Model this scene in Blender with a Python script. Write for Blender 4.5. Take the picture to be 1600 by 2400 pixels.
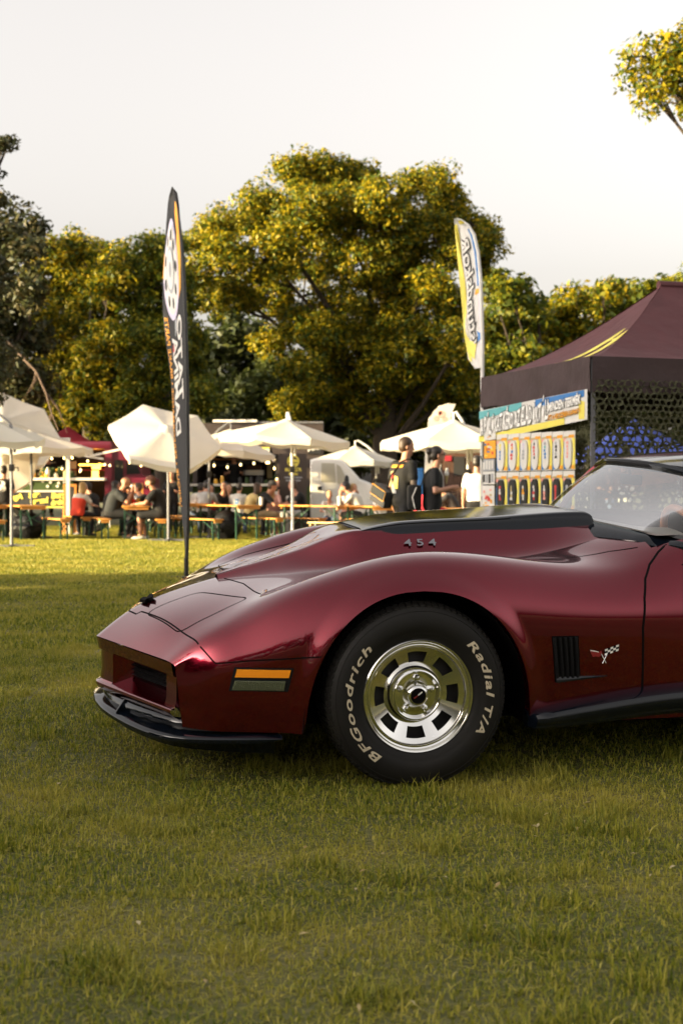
import bpy, bmesh, math, random
import numpy as np
from mathutils import Vector, Matrix, Euler

for _o in list(bpy.data.objects):
    bpy.data.objects.remove(_o, do_unlink=True)
SC = bpy.context.scene
COL = SC.collection
R = math.radians
RNG = np.random.default_rng(7)
random.seed(7)

# ------------------------------------------------------------------ camera
cam_d = bpy.data.cameras.new('camera')
cam = bpy.data.objects.new('camera', cam_d)
COL.objects.link(cam)
SC.camera = cam
cam.location = (0, 0, 1.10)
cam.rotation_euler = (R(90), 0, 0)
cam_d.sensor_fit = 'VERTICAL'
cam_d.sensor_height = 36.0
cam_d.lens = 50.0
cam_d.shift_y = -50 / 2400
cam_d.clip_start = 0.05
cam_d.clip_end = 2000
cam_d.dof.use_dof = True
cam_d.dof.focus_distance = 5.9
cam_d.dof.aperture_fstop = 4.6

# ------------------------------------------------------------------ light
SUN_EL, SUN_AZ = 10.0, 250.0          # azimuth clockwise from +Y: low, from the left and a little behind the camera
w = bpy.data.worlds.new('World')
SC.world = w
w.use_nodes = True
nt = w.node_tree
nt.nodes.clear()
out = nt.nodes.new('ShaderNodeOutputWorld')
bg = nt.nodes.new('ShaderNodeBackground')
sky = nt.nodes.new('ShaderNodeTexSky')
sky.sky_type = 'NISHITA'
sky.sun_disc = False
sky.sun_elevation = R(SUN_EL)
sky.sun_rotation = R(SUN_AZ)
sky.altitude = 100
sky.air_density = 1.0
sky.dust_density = 6.0
sky.ozone_density = 1.0
hsv = nt.nodes.new('ShaderNodeHueSaturation')
hsv.inputs['Saturation'].default_value = 0.18
tint = nt.nodes.new('ShaderNodeMix')
tint.data_type = 'RGBA'
tint.blend_type = 'MULTIPLY'
tint.inputs['Factor'].default_value = 1.0
tint.inputs[7].default_value = (1.0, 0.924, 0.862, 1)
bg.inputs['Strength'].default_value = 0.15
nt.links.new(sky.outputs[0], hsv.inputs['Color'])
nt.links.new(hsv.outputs[0], tint.inputs[6])
nt.links.new(tint.outputs[2], bg.inputs['Color'])
nt.links.new(bg.outputs[0], out.inputs['Surface'])

sun_d = bpy.data.lights.new('sun', 'SUN')
sun_d.energy = 5.0
sun_d.angle = R(0.6)
sun_d.color = (1.0, 0.79, 0.42)
sun = bpy.data.objects.new('sun', sun_d)
COL.objects.link(sun)
SUN_DIR = Vector((math.sin(R(SUN_AZ)) * math.cos(R(SUN_EL)), math.cos(R(SUN_AZ)) * math.cos(R(SUN_EL)), math.sin(R(SUN_EL))))
sun.rotation_euler = SUN_DIR.to_track_quat('Z', 'Y').to_euler()
sun.location = (-30, -30, 30)

SC.view_settings.view_transform = 'Standard'
SC.view_settings.look = 'None'
SC.view_settings.exposure = 1.95
SC.view_settings.gamma = 1.0
SC.view_settings.use_curve_mapping = False
SC.render.engine = 'CYCLES'
SC.cycles.max_bounces = 8
SC.cycles.transparent_max_bounces = 12
SC.cycles.use_denoising = True
SC.cycles.sample_clamp_indirect = 6.0

# ------------------------------------------------------------------ helpers
MATS = {}
def lin(c):
    """sRGB 0-255 -> linear"""
    return tuple(((v / 255) / 12.92 if v / 255 <= .04045 else ((v / 255 + .055) / 1.055) ** 2.4) for v in c)

def mat(name, col=(.5, .5, .5), rough=.6, metal=0., coat=0., spec=.5, noise=None, bump=None, emit=None, trans=None, coat_rough=.03, sheen=0.):
    """procedural principled material; noise = (scale, amount[, second colour]); bump = (scale, strength)"""
    if name in MATS:
        return MATS[name]
    m = bpy.data.materials.new(name)
    m.use_nodes = True
    t = m.node_tree
    b = t.nodes['Principled BSDF']
    b.inputs['Base Color'].default_value = (*col, 1)
    b.inputs['Roughness'].default_value = rough
    b.inputs['Metallic'].default_value = metal
    b.inputs['Coat Weight'].default_value = coat
    b.inputs['Coat Roughness'].default_value = coat_rough
    b.inputs['Specular IOR Level'].default_value = spec
    if sheen:
        b.inputs['Sheen Weight'].default_value = sheen
    if noise:
        tc = t.nodes.new('ShaderNodeTexCoord')
        n = t.nodes.new('ShaderNodeTexNoise')
        n.inputs['Scale'].default_value = noise[0]
        n.inputs['Detail'].default_value = 6
        t.links.new(tc.outputs['Object'], n.inputs['Vector'])
        cr = t.nodes.new('ShaderNodeMix')
        cr.data_type = 'RGBA'
        c2 = noise[2] if len(noise) > 2 else tuple(max(0, v * (1 - noise[1])) for v in col)
        c1 = col if len(noise) > 2 else tuple(min(1, v * (1 + noise[1])) for v in col)
        cr.inputs[6].default_value = (*c1, 1)
        cr.inputs[7].default_value = (*c2, 1)
        t.links.new(n.outputs['Fac'], cr.inputs['Factor'])
        t.links.new(cr.outputs[2], b.inputs['Base Color'])
    if bump:
        tc = t.nodes.new('ShaderNodeTexCoord')
        n = t.nodes.new('ShaderNodeTexNoise')
        n.inputs['Scale'].default_value = bump[0]
        n.inputs['Detail'].default_value = 4
        t.links.new(tc.outputs['Object'], n.inputs['Vector'])
        bp = t.nodes.new('ShaderNodeBump')
        bp.inputs['Strength'].default_value = bump[1]
        bp.inputs['Distance'].default_value = bump[2] if len(bump) > 2 else .01
        t.links.new(n.outputs['Fac'], bp.inputs['Height'])
        t.links.new(bp.outputs[0], b.inputs['Normal'])
    if emit:
        b.inputs['Emission Color'].default_value = (*emit[:3], 1)
        b.inputs['Emission Strength'].default_value = emit[3]
    if trans:
        # thin cloth or leaf: part of the light passes through
        tr = t.nodes.new('ShaderNodeBsdfTranslucent')
        tr.inputs['Color'].default_value = (*trans[:3], 1)
        mx = t.nodes.new('ShaderNodeMixShader')
        mx.inputs['Fac'].default_value = trans[3]
        t.links.new(b.outputs[0], mx.inputs[1])
        t.links.new(tr.outputs[0], mx.inputs[2])
        t.links.new(mx.outputs[0], t.nodes['Material Output'].inputs['Surface'])
    MATS[name] = m
    return m

def M(x):
    return MATS[x] if isinstance(x, str) else x

def smooth_mesh(me, angle=None):
    me.polygons.foreach_set('use_smooth', np.ones(len(me.polygons), dtype=bool))
    if angle is not None:
        me.set_sharp_from_angle(angle=R(angle))

def link(o, parent=None):
    COL.objects.link(o)
    if parent is not None:
        o.parent = parent
    return o

def empty(name, loc=(0, 0, 0), rz=0.):
    o = bpy.data.objects.new(name, None)
    o.empty_display_size = .1
    o.location = loc
    o.rotation_euler = (0, 0, rz)
    COL.objects.link(o)
    return o

def tag(o, label=None, cat=None, group=None, kind=None):
    if label: o['label'] = label
    if cat: o['category'] = cat
    if group: o['group'] = group
    if kind: o['kind'] = kind
    return o

def mesh_obj(name, verts, faces, m, parent=None, smooth=True, angle=40, mats=None, midx=None):
    me = bpy.data.meshes.new(name)
    me.from_pydata([tuple(map(float, v)) for v in verts], [], [tuple(map(int, f)) for f in faces])
    for q in (mats or [m]):
        me.materials.append(M(q))
    if midx is not None:
        me.polygons.foreach_set('material_index', np.asarray(midx, dtype=np.int32))
    if smooth:
        smooth_mesh(me, angle)
    o = bpy.data.objects.new(name, me)
    return link(o, parent)

def copy_tree(o, parent=None):
    c = o.copy()
    COL.objects.link(c)
    c.parent = parent
    for ch in list(o.children):
        k = copy_tree(ch, c)
        k.matrix_parent_inverse = ch.matrix_parent_inverse.copy()
    return c

class MB:
    """collects simple shapes; build() links them as one mesh object"""
    def __init__(self):
        self.v, self.f, self.mi = [], [], []
        self.cur = 0
    def add(self, vs, fs):
        n = len(self.v)
        self.v += [tuple(map(float, p)) for p in vs]
        self.f += [tuple(i + n for i in f) for f in fs]
        self.mi += [self.cur] * len(fs)
        return self
    def box(self, a, b, bevel=0.):
        x0, y0, z0 = (min(a[i], b[i]) for i in range(3))
        x1, y1, z1 = (max(a[i], b[i]) for i in range(3))
        k = min(bevel, (x1 - x0) / 2.01, (y1 - y0) / 2.01, (z1 - z0) / 2.01)
        if k <= 0:
            vs = [(x, y, z) for z in (z0, z1) for y in (y0, y1) for x in (x0, x1)]
            fs = [(0, 2, 3, 1), (4, 5, 7, 6), (0, 1, 5, 4), (2, 6, 7, 3), (0, 4, 6, 2), (1, 3, 7, 5)]
            return self.add(vs, fs)
        bm = bmesh.new()
        bmesh.ops.create_cube(bm, size=1)
        for q in bm.verts:
            q.co = ((x0 + x1) / 2 + q.co.x * (x1 - x0), (y0 + y1) / 2 + q.co.y * (y1 - y0), (z0 + z1) / 2 + q.co.z * (z1 - z0))
        bmesh.ops.bevel(bm, geom=list(bm.edges), offset=k, segments=2, affect='EDGES', profile=.6)
        return self._bm(bm)
    def _bm(self, bm):
        bm.verts.index_update()
        vs = [q.co[:] for q in bm.verts]
        fs = [[q.index for q in f.verts] for f in bm.faces]
        bm.free()
        return self.add(vs, fs)
    def tube(self, pts, r, n=10, caps=True, flat=None):
        """sweep a circle (radius per point allowed) along a polyline"""
        P = [Vector(p) for p in pts]
        rs = r if hasattr(r, '__len__') else [r] * len(P)
        T = []
        for i in range(len(P)):
            d = P[min(i + 1, len(P) - 1)] - P[max(i - 1, 0)]
            T.append(d.normalized() if d.length > 1e-9 else Vector((0, 0, 1)))
        ref = Vector((0, 0, 1)) if abs(T[0].z) < .9 else Vector((1, 0, 0))
        a = T[0].cross(ref).normalized()
        vs, fs = [], []
        for i, (p, t) in enumerate(zip(P, T)):
            a = (a - t * a.dot(t))
            a = a.normalized() if a.length > 1e-6 else t.orthogonal().normalized()
            b = t.cross(a)
            for k in range(n):
                th = 2 * math.pi * k / n
                s = 1. if flat is None else flat
                vs.append(p + (a * math.cos(th) + b * math.sin(th) * s) * rs[i])
        for i in range(len(P) - 1):
            for k in range(n):
                k2 = (k + 1) % n
                fs.append((i * n + k, i * n + k2, (i + 1) * n + k2, (i + 1) * n + k))
        if caps:
            fs.append(tuple(range(n))[::-1])
            fs.append(tuple((len(P) - 1) * n + k for k in range(n)))
        return self.add(vs, fs)
    def bar(self, a, b, wx, wz, up=(0, 0, 1)):
        """rectangular bar from a to b"""
        a, b = Vector(a), Vector(b)
        t = (b - a).normalized()
        u = Vector(up)
        if abs(t.dot(u)) > .95:
            u = Vector((1, 0, 0))
        s = t.cross(u).normalized() * wx / 2
        q = s.cross(t).normalized() * wz / 2
        vs = [a - s - q, a + s - q, a + s + q, a - s + q, b - s - q, b + s - q, b + s + q, b - s + q]
        fs = [(3, 2, 1, 0), (4, 5, 6, 7), (0, 1, 5, 4), (1, 2, 6, 5), (2, 3, 7, 6), (3, 0, 4, 7)]
        return self.add(vs, fs)
    def lathe(self, prof, axis_o=(0, 0, 0), n=32, axis='Z', closed=False):
        """prof = [(r, h)]"""
        vs, fs = [], []
        for (r, h) in prof:
            for k in range(n):
                th = 2 * math.pi * k / n
                x, y, z = r * math.cos(th), r * math.sin(th), h
                if axis == 'Y': x, y, z = x, h, y
                if axis == 'X': x, y, z = h, x, y
                vs.append((x + axis_o[0], y + axis_o[1], z + axis_o[2]))
        m_ = len(prof)
        for i in range(m_ if closed else m_ - 1):
            j = (i + 1) % m_
            for k in range(n):
                k2 = (k + 1) % n
                fs.append((i * n + k, i * n + k2, j * n + k2, j * n + k))
        return self.add(vs, fs)
    def ell(self, c, r, n=12, m_=8, rot=None):
        c = Vector(c)
        r = r if hasattr(r, '__len__') else (r, r, r)
        vs, fs = [], []
        Q = rot.to_matrix() if rot is not None else None
        for i in range(m_ + 1):
            ph = math.pi * i / m_
            for k in range(n):
                th = 2 * math.pi * k / n
                p = Vector((r[0] * math.sin(ph) * math.cos(th), r[1] * math.sin(ph) * math.sin(th), r[2] * math.cos(ph)))
                if Q: p = Q @ p
                vs.append(c + p)
        for i in range(m_):
            for k in range(n):
                k2 = (k + 1) % n
                fs.append((i * n + k, (i + 1) * n + k, (i + 1) * n + k2, i * n + k2))
        return self.add(vs, fs)
    def grid(self, A):
        """A[i][j] array of points"""
        A = np.asarray(A, dtype=float)
        a, b = A.shape[:2]
        vs = A.reshape(-1, 3)
        fs = [(i * b + j, i * b + j + 1, (i + 1) * b + j + 1, (i + 1) * b + j) for i in range(a - 1) for j in range(b - 1)]
        return self.add(vs, fs)
    def poly(self, pts):
        return self.add(pts, [tuple(range(len(pts)))])
    def prism(self, pts, d):
        """polygon pts extruded along vector d"""
        n = len(pts)
        P = [Vector(p) for p in pts]
        d = Vector(d)
        vs = P + [p + d for p in P]
        fs = [tuple(range(n))[::-1], tuple(range(n, 2 * n))] + [(i, (i + 1) % n, n + (i + 1) % n, n + i) for i in range(n)]
        return self.add(vs, fs)
    def xf(self, mtx, start=0):
        for i in range(start, len(self.v)):
            self.v[i] = tuple(mtx @ Vector(self.v[i]))
        return self
    def build(self, name, m, parent=None, smooth=True, angle=40, mats=None):
        return mesh_obj(name, self.v, self.f, m, parent, smooth, angle, mats, self.mi if mats else None)

_tc = {}
def text_geo(s, size=1., extrude=0., offset=0., shear=0., spacing=1., align='CENTER'):
    """built-in lettering as plain vertices and faces (x right, y up), centred"""
    key = (s, size, extrude, offset, shear, spacing, align)
    if key in _tc: return _tc[key]
    cu = bpy.data.curves.new('t', 'FONT')
    cu.body = s
    cu.size = size
    cu.extrude = extrude
    cu.offset = offset
    cu.shear = shear
    cu.space_character = spacing
    cu.align_x = align
    cu.align_y = 'CENTER'
    cu.resolution_u = 3
    o = bpy.data.objects.new('t', cu)
    COL.objects.link(o)
    dg = bpy.context.evaluated_depsgraph_get()
    dg.update()
    me = bpy.data.meshes.new_from_object(o.evaluated_get(dg))
    vs = [v.co[:] for v in me.vertices]
    fs = [tuple(p.vertices) for p in me.polygons]
    bpy.data.objects.remove(o)
    bpy.data.meshes.remove(me)
    _tc[key] = (vs, fs)
    return vs, fs

def text_obj(name, s, m, mtx, parent=None, **kw):
    vs, fs = text_geo(s, **kw)
    return mesh_obj(name, [mtx @ Vector(v) for v in vs], fs, m, parent, smooth=False)

def spl(x, y, xi):
    """natural cubic spline, y may be (n, k)"""
    x = np.asarray(x, float); y = np.asarray(y, float); xi = np.asarray(xi, float)
    n = len(x)
    h = np.diff(x)
    A = np.zeros((n, n)); rhs = np.zeros(y.shape)
    A[0, 0] = A[-1, -1] = 1
    for i in range(1, n - 1):
        A[i, i - 1] = h[i - 1]; A[i, i] = 2 * (h[i - 1] + h[i]); A[i, i + 1] = h[i]
        rhs[i] = 6 * ((y[i + 1] - y[i]) / h[i] - (y[i] - y[i - 1]) / h[i - 1])
    m_ = np.linalg.solve(A, rhs.reshape(n, -1)).reshape(y.shape)
    k = np.clip(np.searchsorted(x, xi) - 1, 0, n - 2)
    hk = h[k]; a = (x[k + 1] - xi) / hk; b = (xi - x[k]) / hk
    if y.ndim > 1:
        sh = (-1,) + (1,) * (y.ndim - 1)
        a = a.reshape(sh); b = b.reshape(sh); hk = hk.reshape(sh)
    return a * y[k] + b * y[k + 1] + ((a ** 3 - a) * m_[k] + (b ** 3 - b) * m_[k + 1]) * hk ** 2 / 6

def pchip(x, y, xi):
    """monotone cubic interpolation"""
    x = np.asarray(x, float); y = np.asarray(y, float); xi = np.asarray(xi, float)
    h = np.diff(x); d = np.diff(y) / h
    m_ = np.zeros_like(y)
    for i in range(1, len(x) - 1):
        if d[i - 1] * d[i] > 0:
            w1 = 2 * h[i] + h[i - 1]; w2 = h[i] + 2 * h[i - 1]
            m_[i] = (w1 + w2) / (w1 / d[i - 1] + w2 / d[i])
    m_[0] = d[0]; m_[-1] = d[-1]
    k = np.clip(np.searchsorted(x, xi) - 1, 0, len(x) - 2)
    t = (xi - x[k]) / h[k]
    return ((2 * t ** 3 - 3 * t ** 2 + 1) * y[k] + (t ** 3 - 2 * t ** 2 + t) * h[k] * m_[k] + (-2 * t ** 3 + 3 * t ** 2) * y[k + 1] + (t ** 3 - t ** 2) * h[k] * m_[k + 1])

def sstep(a, b, x):
    t = np.clip((np.asarray(x, float) - a) / (b - a), 0, 1)
    return t * t * (3 - 2 * t)

def ground_z(x, y):
    x = np.asarray(x, float); y = np.asarray(y, float)
    return .09 * sstep(5.25, 6.9, y) * (1 - sstep(8, 14, y)) + .012 * np.sin(x * 1.3 + y * .7) * sstep(6, 9, np.hypot(x, y - 5.)) + .008 * np.sin(x * .6 - y * 1.9) * sstep(3, 7, np.hypot(x, y - 5.))
# ================================================================== ground, grass, trees
def noise_mix(t, vec, scale, detail=4.):
    n = t.nodes.new('ShaderNodeTexNoise')
    n.inputs['Scale'].default_value = scale
    n.inputs['Detail'].default_value = detail
    t.links.new(vec, n.inputs['Vector'])
    return n.outputs['Fac']
def ramp(t, fac, stops):
    r = t.nodes.new('ShaderNodeValToRGB')
    el = r.color_ramp.elements
    while len(el) < len(stops): el.new(.5)
    for e, (p, c) in zip(el, stops):
        e.position = p
        e.color = (*c, 1)
    t.links.new(fac, r.inputs['Fac'])
    return r.outputs['Color']
def foliage(name, cols, trans=.35, patch=None, gloss=.5):
    """leaf or blade material: each island takes a colour of its own; patch = (scale, colour) mixes in larger spots"""
    m = bpy.data.materials.new(name)
    m.use_nodes = True
    t = m.node_tree
    b = t.nodes['Principled BSDF']
    b.inputs['Roughness'].default_value = gloss
    b.inputs['Specular IOR Level'].default_value = .3
    g = t.nodes.new('ShaderNodeNewGeometry')
    c = ramp(t, g.outputs['Random Per Island'], [(i / (len(cols) - 1), q) for i, q in enumerate(cols)])
    if patch:
        f = noise_mix(t, g.outputs['Position'], patch[0], 5.)
        rr = t.nodes.new('ShaderNodeMapRange')
        rr.inputs['From Min'].default_value = patch[2]
        rr.inputs['From Max'].default_value = patch[3]
        t.links.new(f, rr.inputs['Value'])
        mx = t.nodes.new('ShaderNodeMix')
        mx.data_type = 'RGBA'
        mx.inputs[7].default_value = (*patch[1], 1)
        t.links.new(rr.outputs[0], mx.inputs['Factor'])
        t.links.new(c, mx.inputs[6])
        c = mx.outputs[2]
    t.links.new(c, b.inputs['Base Color'])
    tr = t.nodes.new('ShaderNodeBsdfTranslucent')
    t.links.new(c, tr.inputs['Color'])
    mx = t.nodes.new('ShaderNodeMixShader')
    mx.inputs['Fac'].default_value = trans
    t.links.new(b.outputs[0], mx.inputs[1])
    t.links.new(tr.outputs[0], mx.inputs[2])
    t.links.new(mx.outputs[0], t.nodes['Material Output'].inputs['Surface'])
    MATS[name] = m
    return m
foliage('grass_blade', [(.058, .090, .009), (.172, .195, .016), (.290, .278, .024), (.43, .37, .075)], .38, (1.1, (.42, .36, .065), .45, .76))
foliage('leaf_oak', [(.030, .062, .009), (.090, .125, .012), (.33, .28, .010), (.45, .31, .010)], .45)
foliage('leaf_green', [(.040, .070, .010), (.090, .120, .012), (.30, .255, .011)], .45)
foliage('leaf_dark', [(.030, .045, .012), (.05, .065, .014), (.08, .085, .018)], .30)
foliage('needle_pine', [(.028, .038, .014), (.05, .055, .016), (.085, .065, .022)], .15)
mat('bark', (.055, .040, .028), .9, noise=(6, .5), bump=(9, .8, .04))
mat('bark_pale', (.085, .055, .036), .9, noise=(6, .4), bump=(9, .8, .04))

def lawn_mat():
    m = bpy.data.materials.new('lawn')
    m.use_nodes = True
    t = m.node_tree
    b = t.nodes['Principled BSDF']
    b.inputs['Roughness'].default_value = .95
    g = t.nodes.new('ShaderNodeNewGeometry')
    f1 = noise_mix(t, g.outputs['Position'], 1.1, 6.)
    f2 = noise_mix(t, g.outputs['Position'], 45., 3.)
    ad = t.nodes.new('ShaderNodeMath'); ad.operation = 'MULTIPLY_ADD'
    ad.inputs[1].default_value = .6
    t.links.new(f2, ad.inputs[0]); t.links.new(f1, ad.inputs[2])
    c = ramp(t, ad.outputs[0], [(.45, (.035, .040, .010)), (.8, (.08, .08, .018)), (1.0, (.16, .135, .04))])
    t.links.new(c, b.inputs['Base Color'])
    MATS['lawn'] = m
lawn_mat()
g = MB()
xs = np.concatenate([[-600, -200, -90, -50, -30], np.linspace(-20, 20, 81), [30, 50, 90, 200, 600]])
ys = np.concatenate([[-600, -200, -90, -50, -30, -15, -8, -3], np.linspace(0, 16, 65), np.linspace(17, 46, 30), [60, 90, 150, 300, 900]])
g.grid([[(x, y, float(ground_z(x, y))) for x in xs] for y in ys])
tag(g.build('lawn', 'lawn'), kind='structure')

def blades(n, size, hmin, hmax, wid, lean):
    """one square of grass blades: numpy arrays of verts and faces"""
    rg = RNG
    x = rg.uniform(-size / 2, size / 2, n); y = rg.uniform(-size / 2, size / 2, n)
    h = rg.uniform(hmin, hmax, n) * (1 + .35 * rg.standard_normal(n)).clip(.5, 1.7)
    a = rg.uniform(0, 2 * np.pi, n); ln = np.abs(rg.standard_normal(n)) * lean * h
    d = rg.uniform(0, 2 * np.pi, n); w_ = wid * rg.uniform(.7, 1.3, n)
    cx, sy = np.cos(a) * w_ / 2, np.sin(a) * w_ / 2
    lx, ly = np.cos(d) * ln, np.sin(d) * ln
    hz = np.sqrt(np.maximum(h * h - ln * ln * .6, (h * .35) ** 2))
    V = np.stack([np.stack([x - cx, y - sy, np.full(n, -.006)], 1), np.stack([x + cx, y + sy, np.full(n, -.006)], 1),
                  np.stack([x + lx * .35 + cx * .8, y + ly * .35 + sy * .8, hz * .62], 1), np.stack([x + lx * .35 - cx * .8, y + ly * .35 - sy * .8, hz * .62], 1),
                  np.stack([x + lx, y + ly, hz], 1)], 1).reshape(-1, 3)
    k = np.arange(n)[:, None] * 5
    return V, np.concatenate([k + np.array([0, 1, 2, 3])], 1), np.concatenate([k + np.array([3, 2, 4])], 1)
def raw_mesh(name, V, quads, tris, m):
    me = bpy.data.meshes.new(name)
    nl = len(quads) * 4 + len(tris) * 3
    me.vertices.add(len(V)); me.vertices.foreach_set('co', V.astype(np.float32).ravel())
    me.loops.add(nl)
    me.loops.foreach_set('vertex_index', np.concatenate([quads.ravel(), tris.ravel()]).astype(np.int32))
    me.polygons.add(len(quads) + len(tris))
    me.polygons.foreach_set('loop_start', np.concatenate([np.arange(len(quads)) * 4, len(quads) * 4 + np.arange(len(tris)) * 3]).astype(np.int32))
    me.materials.append(M(m))
    me.update(calc_edges=True)
    return me
def scatter(name, label, patches, pts, rot, scl):
    """instances the patch meshes on points with geometry nodes"""
    me = bpy.data.meshes.new(name)
    me.from_pydata([tuple(p) for p in pts], [], [])
    at = me.attributes.new('sc', 'FLOAT', 'POINT')
    at.data.foreach_set('value', np.asarray(scl, dtype=np.float32))
    pts = np.asarray(pts); e = .25                            # each patch leans with the ground under it
    gx = (ground_z(pts[:, 0] + e, pts[:, 1]) - ground_z(pts[:, 0] - e, pts[:, 1])) / (2 * e)
    gy = (ground_z(pts[:, 0], pts[:, 1] + e) - ground_z(pts[:, 0], pts[:, 1] - e)) / (2 * e)
    eul = []
    for a_, b_, r_ in zip(gx, gy, rot):
        q_ = Vector((0, 0, 1)).rotation_difference(Vector((-a_, -b_, 1)).normalized())
        eul.append((q_.to_matrix() @ Matrix.Rotation(r_, 3, 'Z')).to_euler()[:])
    at = me.attributes.new('rot', 'FLOAT_VECTOR', 'POINT')
    at.data.foreach_set('vector', np.asarray(eul, dtype=np.float32).ravel())
    o = link(bpy.data.objects.new(name, me))
    src = bpy.data.collections.new(name + '_patches')
    for p in patches:
        src.objects.link(bpy.data.objects.new(name + '_patch', p))
    gt = bpy.data.node_groups.new(name, 'GeometryNodeTree')
    gt.interface.new_socket('Geometry', in_out='INPUT', socket_type='NodeSocketGeometry')
    gt.interface.new_socket('Geometry', in_out='OUTPUT', socket_type='NodeSocketGeometry')
    N = gt.nodes.new
    gi, go = N('NodeGroupInput'), N('NodeGroupOutput')
    ci = N('GeometryNodeCollectionInfo'); ci.inputs['Collection'].default_value = src
    ci.inputs['Separate Children'].default_value = True; ci.inputs['Reset Children'].default_value = True
    ip = N('GeometryNodeInstanceOnPoints'); ip.inputs['Pick Instance'].default_value = True
    a1 = N('GeometryNodeInputNamedAttribute'); a1.data_type = 'FLOAT_VECTOR'; a1.inputs['Name'].default_value = 'rot'
    a2 = N('GeometryNodeInputNamedAttribute'); a2.data_type = 'FLOAT'; a2.inputs['Name'].default_value = 'sc'
    c2 = N('ShaderNodeCombineXYZ')
    c2.inputs[0].default_value = 1; c2.inputs[1].default_value = 1
    L = gt.links.new
    L(gi.outputs[0], ip.inputs['Points']); L(ci.outputs[0], ip.inputs['Instance'])
    L(a1.outputs[0], ip.inputs['Rotation'])
    L(a2.outputs[0], c2.inputs[2]); L(c2.outputs[0], ip.inputs['Scale'])
    L(ip.outputs[0], go.inputs[0])
    md = o.modifiers.new('scatter', 'NODES'); md.node_group = gt
    return tag(o, label, 'grass', kind='stuff')
tuft_p = [raw_mesh('grass_tuft', *blades(130, .13, .035, .070, .0042, .8), 'grass_blade') for _ in range(3)]
near_p = [raw_mesh('grass_near', *blades(3300, .52, .009, .024, .0046, 1.5), 'grass_blade') for _ in range(4)]
far_p = [raw_mesh('grass_far', *blades(3000, 1.06, .014, .032, .011, 1.1), 'grass_blade') for _ in range(3)]
P = []
for y in np.arange(2.1, 9.6, .5):
    hw = .25 * y + 1.0
    for x in np.arange(-hw, hw + .5, .5):
        P.append((x + RNG.uniform(-.03, .03), y + RNG.uniform(-.03, .03)))
P = np.array(P)
def bump_noise(x, y): return .5 + .5 * np.sin(x * 2.1 + 1.3 * np.sin(y * 1.7)) * np.sin(y * 2.6 + 1.1 * np.sin(x * 1.3))
scatter('grass', 'short mown grass of the lawn round the parked car', near_p, np.column_stack([P, ground_z(P[:, 0], P[:, 1])]), RNG.integers(0, 4, len(P)) * np.pi / 2, .75 + .5 * bump_noise(P[:, 0], P[:, 1]))
P = []
for y in np.arange(9.6, 44, 1.0):
    hw = .25 * y + 1.5
    for x in np.arange(-hw, hw + 1, 1.0):
        P.append((x + RNG.uniform(-.05, .05), y + RNG.uniform(-.05, .05)))
P = np.array(P)
scatter('grass', 'mown grass of the lawn stretching back to the tables', far_p, np.column_stack([P, ground_z(P[:, 0], P[:, 1])]), RNG.integers(0, 4, len(P)) * np.pi / 2, .8 + .4 * bump_noise(P[:, 0] * .5, P[:, 1] * .5))

P = np.array([(RNG.uniform(-.25 * y - .6, .25 * y + .6), y) for y in RNG.uniform(2.4, 9.5, 240)])
scatter('grass', 'taller tufts standing out of the lawn near the car', tuft_p, np.column_stack([P, ground_z(P[:, 0], P[:, 1])]), RNG.uniform(0, 6.28, len(P)), RNG.uniform(.45, .9, len(P)))
_n = 260                                                    # dry leaves and clippings lying in the turf
_y = RNG.uniform(2.4, 9.5, _n); _x = RNG.uniform(-1, 1, _n) * (.25 * _y + .6)
_a = RNG.uniform(0, 6.28, _n); _l = RNG.uniform(.006, .017, _n); _w = _l * RNG.uniform(.15, .55, _n); _t = RNG.uniform(-.4, .4, _n)
_z = ground_z(_x, _y) + RNG.uniform(.012, .03, _n)
_V = np.stack([np.stack([_x - np.cos(_a) * _l, _y - np.sin(_a) * _l, _z - _l * _t], 1), np.stack([_x + np.sin(_a) * _w, _y - np.cos(_a) * _w, _z + .003], 1), np.stack([_x + np.cos(_a) * _l, _y + np.sin(_a) * _l, _z + _l * _t], 1), np.stack([_x - np.sin(_a) * _w, _y + np.cos(_a) * _w, _z + .003], 1)], 1).reshape(-1, 3)
foliage('dry_leaf', [(.30, .20, .07), (.42, .33, .15), (.50, .42, .24)], .2)
tag(link(bpy.data.objects.new('dry_leaves', raw_mesh('dry_leaves', _V, np.arange(_n * 4).reshape(-1, 4), np.zeros((0, 3), int), 'dry_leaf'))), 'dry leaves and straw scattered in the grass', 'leaves', kind='stuff')

# ------------------------------------------------------------------ trees
def W(px, py, d):
    """photo pixel at depth d -> world point"""
    return Vector(((px - 800) / 3333 * d, d, 1.10 - (py - 1150) / 3333 * d))
def leaf_cloud(centres, radii, n_per, leaf, flat=.75, jitter=.35, outward=None):
    """leaf quads spread through small clumps; numpy arrays"""
    C = np.repeat(centres, n_per, 0); Rr_ = np.repeat(radii, n_per)
    n = len(C)
    d = RNG.standard_normal((n, 3)); d /= np.linalg.norm(d, axis=1)[:, None]
    rad = Rr_ * RNG.uniform(.25, 1., n) ** .5
    P = C + d * rad[:, None] * np.array([1, 1, flat])
    nrm = d * .6 + RNG.standard_normal((n, 3)) * .55 + np.array([0, 0, .5])
    nrm /= np.linalg.norm(nrm, axis=1)[:, None]
    a = np.cross(nrm, RNG.standard_normal((n, 3))); a /= np.linalg.norm(a, axis=1)[:, None]
    b_ = np.cross(nrm, a)
    sz = leaf * RNG.uniform(.6, 1.3, n)[:, None]
    V = np.stack([P - a * sz * .9, P - b_ * sz * .42 + nrm * sz * .12, P + a * sz * .9, P + b_ * sz * .42 + nrm * sz * .12], 1).reshape(-1, 3)
    return V, np.arange(n * 4).reshape(-1, 4)
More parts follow.
